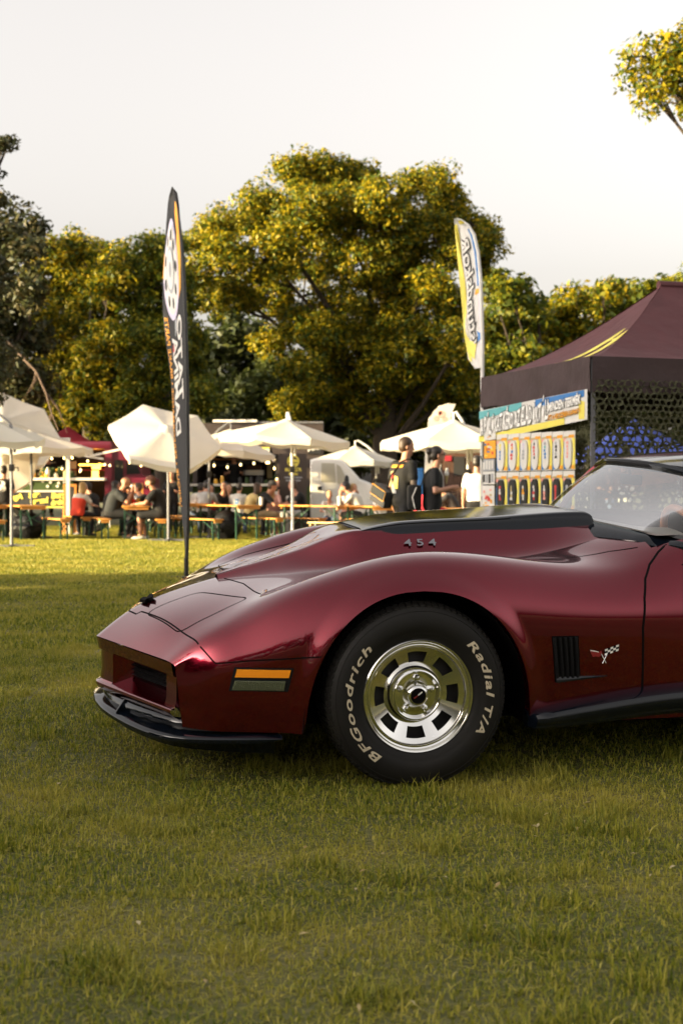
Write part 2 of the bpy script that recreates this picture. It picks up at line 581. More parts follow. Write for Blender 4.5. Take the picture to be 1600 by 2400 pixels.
def clumps(lobes, size, density):
    """small clump centres over the shells of big lobes (x, y, z, r)"""
    C, Rd = [], []
    for (x, y, z, r) in lobes:
        k = max(4, int(density * (r / size) ** 2))
        d = RNG.standard_normal((k, 3)); d /= np.linalg.norm(d, axis=1)[:, None]
        rr_ = r * RNG.uniform(.55, 1.08, k)
        C.append(np.array([x, y, z]) + d * rr_[:, None] * np.array([1, 1, .85]))
        Rd.append(size * RNG.uniform(.55, 1.35, k))
    return np.concatenate(C), np.concatenate(Rd)
def tree(name, label, base, lobes, leaf_m, trunk_r=.35, leaf=.15, size=.6, density=6., n_per=42, group=None, bark='bark', limb=True, fork=.45):
    """base (x, y); lobes in world space"""
    root = empty(name, (base[0], base[1], 0))
    tag(root, label, 'tree', group)
    off = Vector((base[0], base[1], 0))
    L = [(x - base[0], y - base[1], z, r) for x, y, z, r in lobes]
    C, Rd = clumps(L, size, density)
    V, Q = leaf_cloud(C, Rd, n_per, leaf)
    me = raw_mesh('crown', V, Q, np.zeros((0, 3), int), leaf_m)
    link(bpy.data.objects.new('crown', me), root)
    zmin = min(l[2] for l in L); zmax = max(l[2] for l in L)
    fz = zmin * fork + .5
    b = MB()
    b.tube([(0, 0, -.2), (0, 0, .3), (.03, .02, fz * .5), (.05, 0, fz), (.1, .05, fz + (zmax - fz) * .5), (.1, .1, fz + (zmax - fz) * .8)], [trunk_r * 1.5, trunk_r * 1.1, trunk_r, trunk_r * .9, trunk_r * .5, trunk_r * .15], 9)
    b.build('trunk', bark, root)
    if limb:
        b = MB()
        order = sorted(range(len(L)), key=lambda i: RNG.random())
        main = order[:max(4, len(L) // 4)]
        joints = [Vector((.05, 0, fz))]
        for q, i in enumerate(main + order[len(main):]):
            x, y, z, r = L[i]
            e = Vector((x, y, z))
            s0 = Vector((.05, 0, fz + RNG.uniform(0, max(.1, (z - fz) * .3)))) if q < len(main) else min(joints, key=lambda j: (j - e).length + (9 if j.z > e.z + .5 else 0))
            m1 = s0.lerp(e, .5) + Vector((RNG.uniform(-.4, .4), RNG.uniform(-.4, .4), RNG.uniform(-.2, .6)))
            k_ = trunk_r * (.30 if q < len(main) else .13)
            b.tube([s0, m1, e], [k_, k_ * .6, k_ * .2], 6)
            joints += [m1, s0.lerp(m1, .6), m1.lerp(e, .6)]
            for k in range(3):
                d = Vector(RNG.standard_normal(3)); d.normalize()
                b.tube([m1.lerp(e, .6), e + d * r * .8], [k_ * .3, .008], 4)
        b.build('limb', bark, root)
    return root
def px_lobes(lst, d, depth=2.0, k=1.0):
    out_ = []
    for (px, py, r) in lst:
        dd = d + RNG.uniform(-depth, depth)
        p = W(px, py, dd)
        out_.append((p.x, p.y, p.z, r / 3333 * dd * k))
    return out_
OAK = [(690, 398, 45), (770, 395, 42), (740, 440, 60), (840, 420, 55), (900, 465, 55), (975, 440, 42), (1035, 425, 42), (1050, 480, 55), (1085, 530, 50), (1130, 560, 36), (1150, 585, 24),
       (605, 470, 40), (640, 510, 55), (720, 500, 70), (820, 500, 75), (930, 540, 70), (1010, 560, 60), (1075, 600, 40), (560, 520, 40), (500, 520, 38), (480, 570, 42), (530, 600, 50), (620, 600, 70), (720, 600, 75), (850, 620, 80), (950, 640, 75), (1010, 670, 50),
       (470, 640, 36), (500, 690, 40), (560, 690, 50), (640, 700, 55), (780, 720, 60), (890, 740, 75), (980, 750, 70), (1060, 720, 50), (1080, 800, 55),
       (820, 820, 75), (930, 840, 85), (1040, 860, 75), (760, 900, 70), (860, 930, 80), (980, 940, 80), (1090, 900, 60), (700, 860, 45), (640, 800, 40), (690, 960, 55), (700, 760, 50), (760, 780, 60), (1120, 620, 26), (1150, 540, 22)]
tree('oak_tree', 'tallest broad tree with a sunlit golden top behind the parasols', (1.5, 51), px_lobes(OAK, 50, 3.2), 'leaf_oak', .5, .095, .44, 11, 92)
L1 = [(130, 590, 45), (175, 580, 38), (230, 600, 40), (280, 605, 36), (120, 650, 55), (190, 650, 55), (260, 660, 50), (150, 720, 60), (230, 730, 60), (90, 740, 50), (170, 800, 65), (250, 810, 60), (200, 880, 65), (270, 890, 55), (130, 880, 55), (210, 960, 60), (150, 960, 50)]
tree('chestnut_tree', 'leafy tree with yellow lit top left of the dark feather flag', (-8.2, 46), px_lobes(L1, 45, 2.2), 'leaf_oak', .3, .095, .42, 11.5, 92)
L2 = [(355, 590, 40), (395, 575, 35), (330, 640, 45), (400, 650, 50), (340, 710, 50), (410, 720, 50), (320, 780, 50), (380, 800, 55), (440, 790, 40), (350, 870, 60), (430, 860, 50), (330, 940, 55), (410, 950, 60), (470, 930, 45)]
tree('chestnut_tree', 'leafy tree whose crown rises straight behind the dark feather flag', (-5.6, 44.5), px_lobes(L2, 44, 2.0), 'leaf_green', .3, .095, .42, 11.5, 92)
L3 = [(30, 520, 40), (75, 530, 28), (10, 560, 45), (60, 590, 40), (-40, 600, 60), (20, 660, 55), (70, 690, 40), (0, 740, 60), (60, 790, 50), (-50, 800, 70), (20, 860, 60), (80, 900, 45), (-30, 930, 70), (40, 960, 50)]
tree('pine_tree', 'dark conifer at the left edge above the white parasols', (-9.8, 40), px_lobes(L3, 40, 1.8), 'needle_pine', .3, .12, .45, 11, 56)
b = MB()                                                 # its bare weathered bough
_bb = [W(-10, 770, 39), W(40, 825, 38.4), W(85, 870, 38), W(108, 920, 37.8), W(122, 970, 37.6), W(138, 1010, 37.4)]
b.tube(_bb, [.04, .036, .032, .028, .02, .012], 7)
for k, (dx, dy) in enumerate(((30, 40), (-25, 60), (40, 70), (-35, 90), (25, 30), (-15, 50), (50, 95), (-45, 40))):
    s0 = _bb[1 + k % 4]
    q = W(800 + s0.x / s0.y * 3333 + dx, 1150 + (1.1 - s0.z) / s0.y * 3333 + dy, s0.y)
    b.tube([s0, s0.lerp(q, .5) + Vector((.08, 0, .05)), q], [.022, .015, .006], 5)
pine = bpy.data.objects['pine_tree']
bo = b.build('dead_bough', 'bark_pale', pine)
bo.matrix_parent_inverse = Matrix.Translation(pine.location).inverted()
L4 = [(1150, 670, 36), (1195, 690, 40), (1225, 690, 32), (1170, 740, 50), (1230, 760, 50), (1180, 820, 55), (1140, 780, 45), (1240, 840, 55), (1150, 880, 55), (1210, 900, 60)]
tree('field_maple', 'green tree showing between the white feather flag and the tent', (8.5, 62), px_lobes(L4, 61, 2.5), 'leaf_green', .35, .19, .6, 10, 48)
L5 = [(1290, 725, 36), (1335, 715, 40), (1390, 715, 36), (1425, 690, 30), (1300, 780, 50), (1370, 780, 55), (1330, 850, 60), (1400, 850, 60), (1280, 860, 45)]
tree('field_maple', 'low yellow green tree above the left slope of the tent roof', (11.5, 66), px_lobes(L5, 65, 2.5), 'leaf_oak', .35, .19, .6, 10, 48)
L6 = [(1440, 700, 40), (1480, 695, 34), (1520, 690, 36), (1570, 680, 45), (1620, 680, 50), (1470, 770, 60), (1550, 770, 60), (1620, 780, 60), (1500, 850, 70), (1600, 860, 70)]
tree('field_maple', 'tree rising behind the peak of the maroon tent', (15, 69), px_lobes(L6, 68, 2.5), 'leaf_green', .35, .19, .6, 9, 48)
L7 = [(480, 840, 50), (540, 800, 45), (580, 860, 55), (500, 900, 55), (620, 900, 60), (560, 950, 60), (480, 960, 50), (660, 960, 60), (530, 740, 30), (590, 780, 35)]
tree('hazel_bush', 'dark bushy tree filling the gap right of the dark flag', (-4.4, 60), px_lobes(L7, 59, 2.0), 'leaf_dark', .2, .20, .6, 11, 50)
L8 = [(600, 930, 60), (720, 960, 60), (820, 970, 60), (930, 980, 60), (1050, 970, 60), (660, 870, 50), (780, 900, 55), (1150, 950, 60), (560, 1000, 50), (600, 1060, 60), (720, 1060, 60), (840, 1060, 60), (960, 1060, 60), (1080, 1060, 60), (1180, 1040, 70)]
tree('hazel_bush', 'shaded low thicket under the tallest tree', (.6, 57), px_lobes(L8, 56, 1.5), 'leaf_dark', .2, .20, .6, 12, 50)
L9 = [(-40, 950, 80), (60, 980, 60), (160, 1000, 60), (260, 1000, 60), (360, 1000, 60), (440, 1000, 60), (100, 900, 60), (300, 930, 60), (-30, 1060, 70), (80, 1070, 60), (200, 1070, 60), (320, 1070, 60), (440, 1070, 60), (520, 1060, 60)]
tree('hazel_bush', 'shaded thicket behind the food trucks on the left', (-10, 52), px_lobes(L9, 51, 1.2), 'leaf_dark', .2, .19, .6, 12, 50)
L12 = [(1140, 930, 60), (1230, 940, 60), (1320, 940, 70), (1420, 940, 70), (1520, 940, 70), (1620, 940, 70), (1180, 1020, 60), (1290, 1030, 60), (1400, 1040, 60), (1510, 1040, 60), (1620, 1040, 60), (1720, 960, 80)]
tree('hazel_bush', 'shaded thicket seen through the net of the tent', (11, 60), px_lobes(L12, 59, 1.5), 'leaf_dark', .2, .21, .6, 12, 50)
# the bough that hangs into the top right corner belongs to a near tree out of frame
L10 = [(1530, 130, 42), (1580, 115, 40), (1610, 150, 50), (1500, 180, 34), (1550, 190, 45), (1600, 210, 40), (1515, 235, 30), (1485, 145, 22), (1620, 265, 22), (1660, 120, 90), (1680, 230, 80), (1760, 150, 140), (1850, 260, 170), (1800, 420, 150)]
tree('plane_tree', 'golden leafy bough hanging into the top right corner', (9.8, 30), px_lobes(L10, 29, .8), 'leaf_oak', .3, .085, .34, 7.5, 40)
L11 = [(5, 340, 12), (18, 335, 8), (-20, 345, 25), (-60, 400, 60), (-90, 480, 80), (0, 470, 10), (-110, 650, 120), (-110, 850, 140)]
tree('pine_tree', 'dark conifer twigs poking in at the far left edge of the sky', (-9.2, 32), px_lobes(L11, 32, .5), 'needle_pine', .2, .07, .25, 8.0, 60)

# woodland out of view: left rows added to block low sun, rear row reflects in paintwork
def woods(name, label, spots, leaf_m, leaf=.34, size=1.3, dens=3.4):
    lob = []
    b = MB()
    for (x, y, h, r) in spots:
        b.tube([(x, y, -.2), (x, y, h * .6)], [.4, .2], 6)
        for k in range(9):
            a = RNG.uniform(0, 6.28); rr_ = r * RNG.uniform(.1, .8)
            zz = RNG.uniform(.12, .92) * h
            lob.append((x + math.cos(a) * rr_, y + math.sin(a) * rr_, zz, r * RNG.uniform(.45, .7)))
    C, Rd = clumps(lob, size, dens)
    V, Q = leaf_cloud(C, Rd, 34, leaf)
    n = len(V)
    me = raw_mesh(name, V, Q, np.zeros((0, 3), int), leaf_m)
    o = link(bpy.data.objects.new(name, me))
    tag(o, label, 'trees', kind='stuff')
    k = b.build('trunk', 'bark', o)
    return o
_wa = [(-15 - 2.5 * (i % 2) + RNG.uniform(-1, 1), -17 + 2.15 * i, (4.6 if i < 9 else 7.6) + RNG.uniform(0, .8), 2.2) for i in range(12)] + [(-20 + RNG.uniform(-1, 1), -19 + 2.2 * i, (5.2 if i < 9 else 8.4) + RNG.uniform(0, .8), 2.2) for i in range(12)]  # added out of view to keep the sun off car and near lawn
woods('unseen_woods', 'unseen tree rows added at the left to shade the car and near lawn', _wa, 'leaf_dark', .42)
_wd = [(-16, 8.0, 7.8, 2.0), (-20, 6.6, 8.6, 2.0), (-16, 10.5, 9.2, .75), (-18, 9.75, 9.2, .75), (-16, 12.75, 8.8, .8), (-17.5, 12.2, 8.8, .8)]  # added trees, set so that their shade falls on tent and flags
woods('unseen_woods', 'few unseen trees added at the left to shade the tent and flags', _wd, 'leaf_green', .36, .8, 5.)
_wb = [(-27 - 3 * (i % 2), 37.5 + 3.2 * i, 11.6 + RNG.uniform(-.8, 1.5), 2.6) for i in range(8)]  # added out of view, height sets the shadow line on the background trees
woods('unseen_woods', 'unseen tree row added far left to shade the lower background trees', _wb, 'leaf_dark')
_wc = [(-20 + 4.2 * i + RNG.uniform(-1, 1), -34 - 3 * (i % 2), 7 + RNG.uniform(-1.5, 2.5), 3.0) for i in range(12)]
woods('unseen_woods', 'wood across the field behind the photographer', _wc, 'leaf_dark')
_we = [(-62 + 4.3 * i + RNG.uniform(-1, 1), 62 + 4 * (i % 2), 11 + RNG.uniform(-1, 3), 3.4) for i in range(11)] + [(22 + 4.5 * i, 74 + 4 * (i % 2), 11 + RNG.uniform(-1, 3), 3.4) for i in range(9)]
woods('unseen_woods', 'distant wood closing the field on both sides', _we, 'leaf_green', .42, 1.5)
# ================================================================== the car
def car_paint():
    m = bpy.data.materials.new('maroon_paint')
    m.use_nodes = True
    t = m.node_tree
    b = t.nodes['Principled BSDF']
    b.inputs['Metallic'].default_value = .93
    b.inputs['Roughness'].default_value = .175
    b.inputs['Coat Weight'].default_value = 1.0
    b.inputs['Coat Roughness'].default_value = .015
    b.inputs['Coat IOR'].default_value = 1.48
    # metallic flake: each fleck leans a little
    tc = t.nodes.new('ShaderNodeTexCoord')
    vo = t.nodes.new('ShaderNodeTexVoronoi')
    vo.inputs['Scale'].default_value = 900
    t.links.new(tc.outputs['Object'], vo.inputs['Vector'])
    mx = t.nodes.new('ShaderNodeMix')
    mx.data_type = 'RGBA'
    mx.inputs[6].default_value = (.145, .0020, .0115, 1)
    mx.inputs[7].default_value = (.185, .0030, .0160, 1)
    t.links.new(vo.outputs['Color'], mx.inputs['Factor'])
    t.links.new(mx.outputs[2], b.inputs['Base Color'])
    MATS['maroon_paint'] = m
car_paint()
mat('black_gloss', (.0025, .004, .007), .09, spec=.45)
mat('black_plastic', (.0025, .003, .004), .3, spec=.28, coat=.25, coat_rough=.08)
mat('slat_black', (.010, .010, .011), .35)
mat('black_satin', (.004, .004, .005), .5, spec=.2)
mat('gap_black', (.002, .0015, .0015), .8, spec=.1)
mat('tyre_rubber', (.0045, .0048, .0052), .6, spec=.22, noise=(7, 0, (.014, .012, .009)), bump=(60, .15, .002))
mat('tyre_white', (.50, .43, .30), .7, noise=(30, .18))
mat('polished_alloy', (.80, .79, .76), .10, metal=1., noise=(12, .04))
mat('badge_steel', (.34, .34, .36), .2, metal=1.)
mat('chrome', (.85, .85, .85), .05, metal=1.)
mat('brake_dark', (.02, .018, .017), .6)
mat('amber_lens', (.80, .26, .010), .25, coat=1., noise=(18, .12))
mat('clear_lens', (.09, .10, .06), .2, coat=1.)
mat('tan_leather', (.36, .13, .06), .45, bump=(80, .2, .002))
mat('dash_grey', (.16, .13, .12), .6)
mat('white_enamel', (.75, .73, .68), .4)
mat('red_enamel', (.22, .015, .015), .4)

def glass_mat(name, tintc=(.86, .93, .90), base=.06, power=.55):
    m = bpy.data.materials.new(name)
    m.use_nodes = True
    t = m.node_tree
    t.nodes.remove(t.nodes['Principled BSDF'])
    tr = t.nodes.new('ShaderNodeBsdfTransparent')
    tr.inputs['Color'].default_value = (*tintc, 1)
    gl = t.nodes.new('ShaderNodeBsdfGlossy')
    gl.inputs['Roughness'].default_value = .02
    gl.inputs['Color'].default_value = (.95, .97, 1, 1)
    df = t.nodes.new('ShaderNodeBsdfDiffuse')       # a thin film of dust
    df.inputs['Color'].default_value = (.75, .74, .72, 1)
    fr = t.nodes.new('ShaderNodeFresnel')
    fr.inputs['IOR'].default_value = 1.52
    ad = t.nodes.new('ShaderNodeMath')
    ad.operation = 'MULTIPLY_ADD'
    ad.inputs[1].default_value = .5
    ad.inputs[2].default_value = 0.0
    ad.use_clamp = True
    mx = t.nodes.new('ShaderNodeMixShader')
    m2 = t.nodes.new('ShaderNodeMixShader')
    m2.inputs['Fac'].default_value = base
    t.links.new(fr.outputs[0], ad.inputs[0])
    t.links.new(tr.outputs[0], m2.inputs[1])
    t.links.new(df.outputs[0], m2.inputs[2])
    t.links.new(ad.outputs[0], mx.inputs['Fac'])
    t.links.new(m2.outputs[0], mx.inputs[1])
    t.links.new(gl.outputs[0], mx.inputs[2])
    t.links.new(mx.outputs[0], t.nodes['Material Output'].inputs['Surface'])
    MATS[name] = m
    return m
glass_mat('windscreen_glass', base=.03)
glass_mat('window_glass', (.75, .80, .78), .04)

# car axes: u forward (to the photo's left), v to the car's left (towards the camera), z up;
# the lawn tips the car a few degrees towards the camera
_th, _rho = R(14.3), R(3.5)
_c, _s, _cr, _sr = math.cos(_th), math.sin(_th), math.cos(_rho), math.sin(_rho)
CU = Vector((-_c, -_s, 0)); CV = Vector((_s * _cr, -_c * _cr, -_sr)); CZ = CU.cross(CV)
if CZ.z < 0: CZ = -CZ
CP0 = Vector((175 / 632., 3333 / 632., .012))
car = empty('sports_car')
_mx = Matrix.Identity(4)
for i, a in enumerate((CU, CV, CZ)):
    for j in range(3): _mx[j][i] = a[j]
for j in range(3): _mx[j][3] = (CP0 - CV * .85)[j]
car.matrix_world = _mx
tag(car, 'glossy maroon sports car with black hood scoop parked on the grass', 'car')

_S = [  # control net: each station is (u, v, z) for eleven lines from the centre of the hood to the sill
 [(1.106,0,.446),(1.035,.2,.445),(.958,.40,.442),(.903,.545,.440),(.884,.602,.438),(.874,.622,.433),(.867,.630,.41),(.862,.635,.375),(.857,.640,.32),(.85,.640,.26),(.84,.632,.20)],
 [(.975,0,.546),(.932,.2,.541),(.876,.4,.532),(.822,.545,.524),(.792,.640,.517),(.783,.665,.507),(.776,.692,.478),(.773,.708,.44),(.77,.716,.38),(.765,.714,.28),(.76,.702,.20)],
 [(.80,0,.622),(.78,.2,.615),(.74,.4,.602),(.70,.55,.592),(.667,.650,.590),(.66,.682,.580),(.655,.728,.545),(.652,.757,.49),(.65,.767,.41),(.65,.762,.29),(.65,.747,.20)],
 [(.60,0,.680),(.59,.2,.672),(.57,.4,.662),(.55,.54,.664),(.52,.640,.678),(.515,.682,.672),(.51,.757,.63),(.508,.802,.55),(.506,.815,.45),(.505,.807,.30),(.505,.792,.2)],
 [(.3,0,.735),(.3,.2,.73),(.3,.4,.720),(.3,.53,.735),(.3,.628,.766),(.3,.682,.764),(.3,.778,.722),(.3,.842,.64),(.3,.858,.50),(.3,.85,.32),(.3,.832,.2)],
 [(0,0,.77),(0,.2,.768),(0,.4,.760),(0,.52,.785),(0,.625,.836),(0,.682,.837),(0,.79,.795),(0,.862,.70),(0,.878,.55),(0,.870,.33),(0,.85,.2)],
 [(-.3,0,.79),(-.3,.2,.787),(-.3,.4,.776),(-.3,.52,.792),(-.3,.625,.832),(-.3,.678,.832),(-.3,.78,.792),(-.3,.850,.695),(-.3,.866,.56),(-.3,.856,.36),(-.3,.835,.2)],
 [(-.6,0,.822),(-.6,.2,.817),(-.6,.4,.801),(-.6,.52,.793),(-.6,.625,.801),(-.6,.67,.797),(-.6,.762,.757),(-.6,.828,.675),(-.6,.848,.575),(-.6,.840,.40),(-.6,.82,.2)],
 [(-.9,0,.882),(-.9,.2,.88),(-.9,.4,.868),(-.9,.53,.842),(-.9,.63,.812),(-.9,.67,.797),(-.9,.75,.75),(-.9,.814,.668),(-.9,.836,.575),(-.9,.830,.40),(-.9,.812,.2)],
 [(-1.2,0,.925),(-1.2,.2,.925),(-1.2,.4,.922),(-1.2,.56,.912),(-1.2,.652,.890),(-1.2,.684,.872),(-1.2,.748,.80),(-1.2,.808,.685),(-1.2,.832,.575),(-1.2,.828,.40),(-1.2,.812,.2)],
 [(-1.7,0,.92),(-1.7,.2,.92),(-1.7,.4,.918),(-1.7,.57,.91),(-1.7,.662,.893),(-1.7,.692,.878),(-1.7,.760,.81),(-1.7,.820,.695),(-1.7,.842,.575),(-1.7,.836,.40),(-1.7,.82,.2)],
 [(-2.3,0,.905),(-2.3,.2,.905),(-2.3,.4,.905),(-2.3,.53,.905),(-2.3,.64,.905),(-2.3,.705,.892),(-2.3,.805,.835),(-2.3,.872,.73),(-2.3,.888,.58),(-2.3,.878,.36),(-2.3,.855,.2)],
 [(-2.9,0,.85),(-2.9,.2,.85),(-2.9,.4,.852),(-2.9,.53,.856),(-2.9,.625,.858),(-2.9,.685,.848),(-2.9,.782,.80),(-2.9,.84,.70),(-2.9,.855,.56),(-2.9,.845,.38),(-2.9,.82,.25)],
 [(-3.45,0,.775),(-3.45,.2,.775),(-3.44,.4,.775),(-3.43,.52,.775),(-3.42,.60,.772),(-3.41,.645,.762),(-3.40,.705,.73),(-3.39,.74,.65),(-3.38,.752,.54),(-3.38,.742,.40),(-3.38,.72,.29)],
]
_S = np.array(_S)
_tp = _S[:, 8, 0]                       # station parameter = u on the body side
_sp = np.array([0, .2, .4, .535, .63, .675, .79, .90, 1.02, 1.2, 1.36])
ARCH_F, ARCH_R = (-.012, .432, .522), (-2.489, .44, .505)
def arch_level(u, z, a):
    return ((np.abs(u - a[0]) / a[1]) ** 2.2 + (np.maximum(z - .2, 0) / a[2]) ** 2.2) ** (1 / 2.2)
def arch_z(u, a):
    q = np.abs(u - a[0]) / a[1]
    return np.where(q < 1, .2 + a[2] * np.maximum(1 - np.minimum(q, 1) ** 2.2, 0) ** (1 / 2.2), 0.)

us = list(np.linspace(.857, .43, 30))
for a in (ARCH_F, ARCH_R):
    ph = np.linspace(0, math.pi, 61)
    cc = np.cos(ph)
    us += list(a[0] + a[1] * np.sign(cc) * np.abs(cc) ** (1 / 1.6))
us += list(np.linspace(-.45, -2.04, 72)) + list(np.linspace(-2.94, -3.38, 22))
us = np.array(sorted(set(np.round(us, 5)), reverse=True))
ss = np.concatenate([np.linspace(0, .53, 22)[:-1], np.linspace(.53, .80, 24)[:-1], np.linspace(.80, 1.36, 34)])
_along = spl(-_tp, _S, -us)                                             # (nu, 11, 3)
_body = np.transpose(spl(_sp, np.transpose(_along, (1, 0, 2)), ss), (1, 0, 2))   # (nu, ns, 3)
ks = int(np.searchsorted(ss, .72))
for i in range(len(us)):
    P = _body[i]
    zb = np.maximum(arch_z(P[:, 0], ARCH_F), arch_z(P[:, 0], ARCH_R))
    ok = P[:, 2] - zb
    bad = np.where(ok[ks:] < 0)[0]
    if len(bad):
        k = ks + bad[0]
        f = ok[k - 1] / (ok[k - 1] - ok[k])
        smax = ss[k - 1] + f * (ss[k] - ss[k - 1])
        q = ss[ks] + (ss[ks:] - ss[ks]) * (smax - ss[ks]) / (ss[-1] - ss[ks])
        P[ks:] = np.stack([np.interp(q, ss, P[:, c]) for c in range(3)], 1) if False else spl(ss, P.copy(), q)
    for a in (ARCH_F, ARCH_R):
        d = (arch_level(P[:, 0], P[:, 2], a) - 1) * .47
        fl = .017 * (1 - sstep(0., .07, d)) * (d < .08) * (P[:, 1] > .6) * sstep(.60, .74, P[:, 1])
        P[:, 1] += fl
_nu, _ns = _body.shape[:2]
def body_faces(flip):
    fs = []
    for i in range(_nu - 1):
        um = (us[i] + us[i + 1]) / 2
        for j in range(_ns - 1):
            vm = _body[i, j:j + 2, 1].mean()
            if -2.0 < um < -1.03 and ss[j + 1] <= .635: continue       # cabin opening
            q = (i * _ns + j, (i + 1) * _ns + j, (i + 1) * _ns + j + 1, i * _ns + j + 1)
            fs.append(q if not flip else q[::-1])
    return fs
_L = _body.reshape(-1, 3)
_Rr = _L * np.array([1, -1, 1])
_bv = np.concatenate([_L, _Rr])
_bf = body_faces(True) + [tuple(i + len(_L) for i in f) for f in body_faces(False)]
# inward return of the body edge along sills and arches
_n0 = len(_bv)
_edge = _body[:, -1].copy(); _in = _edge.copy(); _in[:, 1] -= .05
_bv = np.concatenate([_bv, _in, _in * np.array([1, -1, 1])])
for i in range(_nu - 1):
    e0, e1 = i * _ns + _ns - 1, (i + 1) * _ns + _ns - 1
    _bf.append((e0, e1, _n0 + i + 1, _n0 + i))
    _bf.append((e0 + len(_L), _n0 + _nu + i, _n0 + _nu + i + 1, e1 + len(_L)))
# tail panel
_tl = [k for k in range((_nu - 1) * _ns, _nu * _ns)]
_bf.append(tuple(_tl + [k + len(_L) for k in reversed(_tl)]))
_bm = bmesh.new()
_vv = [_bm.verts.new(p) for p in _bv]
for f in _bf:
    try: _bm.faces.new([_vv[i] for i in f])
    except ValueError: pass
bmesh.ops.remove_doubles(_bm, verts=_bm.verts, dist=.0004)
bmesh.ops.recalc_face_normals(_bm, faces=_bm.faces)
_me = bpy.data.meshes.new('body')
_bm.to_mesh(_me)
_me.materials.append(M('maroon_paint'))
smooth_mesh(_me, 32)
body = link(bpy.data.objects.new('body', _me), car)
from mathutils.bvhtree import BVHTree
_bvh = BVHTree.FromBMesh(_bm)
def top_pt(u, v):
    r = _bvh.ray_cast(Vector((u, v, 1.6)), Vector((0, 0, -1)))
    if r[0] is None:
        r = _bvh.find_nearest(Vector((u, v, .8)))
    n = r[1] if r[1].z > 0 else -r[1]
    return r[0], n
def side_pt(u, z, sgn=1):
    r = _bvh.ray_cast(Vector((u, 1.4 * sgn, z)), Vector((0, -sgn, 0)))
    if r[0] is None or r[0].y * sgn < .3:
        r = _bvh.find_nearest(Vector((u, .85 * sgn, z)))
    n = r[1] if r[1].y * sgn > 0 else -r[1]
    return r[0], n
def ribbon(name, pn, wid, m, parent=car, lift=.0012):
    """narrow strip lying on the bodywork along [(point, normal)]"""
    b = MB(); A = []
    for i, (p, n) in enumerate(pn):
        t = (pn[min(i + 1, len(pn) - 1)][0] - pn[max(i - 1, 0)][0]).normalized()
        s = n.cross(t).normalized() * wid / 2
        A.append([p + n * lift - s, p + n * lift + s])
    b.grid(A)
    return b.build(name, m, parent)
def dense(pts, step=.012, closed=False):
    out_ = []
    pts = list(pts) + ([pts[0]] if closed else [])
    for a, b in zip(pts[:-1], pts[1:]):
        a, b = np.array(a, float), np.array(b, float)
        n = max(1, int(np.linalg.norm(b - a) / step))
        out_ += [tuple(a + (b - a) * k / n) for k in range(n)]
    return out_ + [tuple(pts[-1])]
def round_poly(pts, r, n=5):
    out_ = []
    N = len(pts)
    for i in range(N):
        p, a, b = (Vector((*pts[k % N], 0)) for k in (i, i - 1, i + 1))
        da, db = (a - p).normalized() * r, (b - p).normalized() * r
        for k in range(n + 1):
            t = k / n
            q = (p + da) * (1 - t) ** 2 + p * 2 * t * (1 - t) + (p + db) * t ** 2
            out_.append((q.x, q.y))
    return out_

# ---- shut lines
for sg in (1, -1):
    T = lambda pts: [top_pt(u, v * sg) for u, v in dense(pts)]
    Sd = lambda pts: [side_pt(u, z, sg) for u, z in dense(pts)]
    ribbon('panel_gap', T([(.975, .0), (.955, .09), (.935, .10), (.928, .125), (.88, .30), (.835, .47), (.787, .655)]), .006, 'gap_black')
    ribbon('panel_gap', Sd([(.782, .505), (.745, .462), (.735, .452), (.60, .468), (.45, .480), (.372, .488)]), .0055, 'gap_black')
    hl = round_poly([(.925, .155), (.715, .165), (.565, .49), (.835, .505)], .045)
    ribbon('headlamp_gap', [top_pt(u, v * sg) for u, v in dense(hl, closed=True)], .0045, 'gap_black')
    ribbon('hood_gap', T([(.60, .0), (.59, .06), (.545, .24), (.535, .40), (.525, .49), (.40, .535), (.2, .535), (-.2, .535), (-.6, .545), (-.88, .565), (-.99, .60)]), .0045, 'gap_black')
    ribbon('door_gap', Sd([(-1.10, .868), (-1.045, .835), (-.985, .79), (-.945, .74), (-.92, .67), (-.905, .56), (-.915, .34), (-.92, .28)]), .009, 'gap_black')
    ribbon('door_gap', Sd([(-1.93, .86), (-1.95, .70), (-1.93, .45), (-1.90, .28)]), .009, 'gap_black')

# ---- hood bulge and black scoop
_bu = np.concatenate([np.linspace(.615, .05, 34), np.linspace(.03, -.93, 40)])
_bz = pchip([-.62, -.3, -.06, .1, .4, .93], [.688, .795, .884, .889, .902, .912], -_bu)
_bw = pchip([-.62, -.3, -.06, .1, .4, .93], [.018, .115, .20, .225, .262, .285], -_bu)
A = []
for u, zt, wv in zip(_bu, _bz, _bw):
    half = []
    sl = min(.16, .03 + (.62 - u) * .5)
    for x in np.linspace(1, 0, 15):
        v = wv + sl * x
        base = top_pt(u, min(v, .56))[0].z - .0015
        g = (1 - x) ** 2.0 * (1 + .25 * x)
        half.append((u, v, base + (max(zt - base, 0)) * g if x < 1 else base - .004))
    half += [(u, wv - .012, zt + .0025), (u, wv * .7, zt + .0035), (u, wv * .35, zt + .002), (u, 0, zt)]
    A.append(half + [(p[0], -p[1], p[2]) for p in reversed(half[:-1])])
b = MB(); b.grid(A)
rear = [len(_bu) * len(A[0]) - len(A[0]) + k for k in range(len(A[0]))]
b.f.append(tuple(rear)); b.mi.append(0)
bulge = b.build('hood_bulge', 'maroon_paint', car, angle=50)
_du = np.concatenate([np.linspace(.052, -.12, 16), np.linspace(-.15, -.90, 30), [-.915, -.928, -.936, -.94]])
A = []
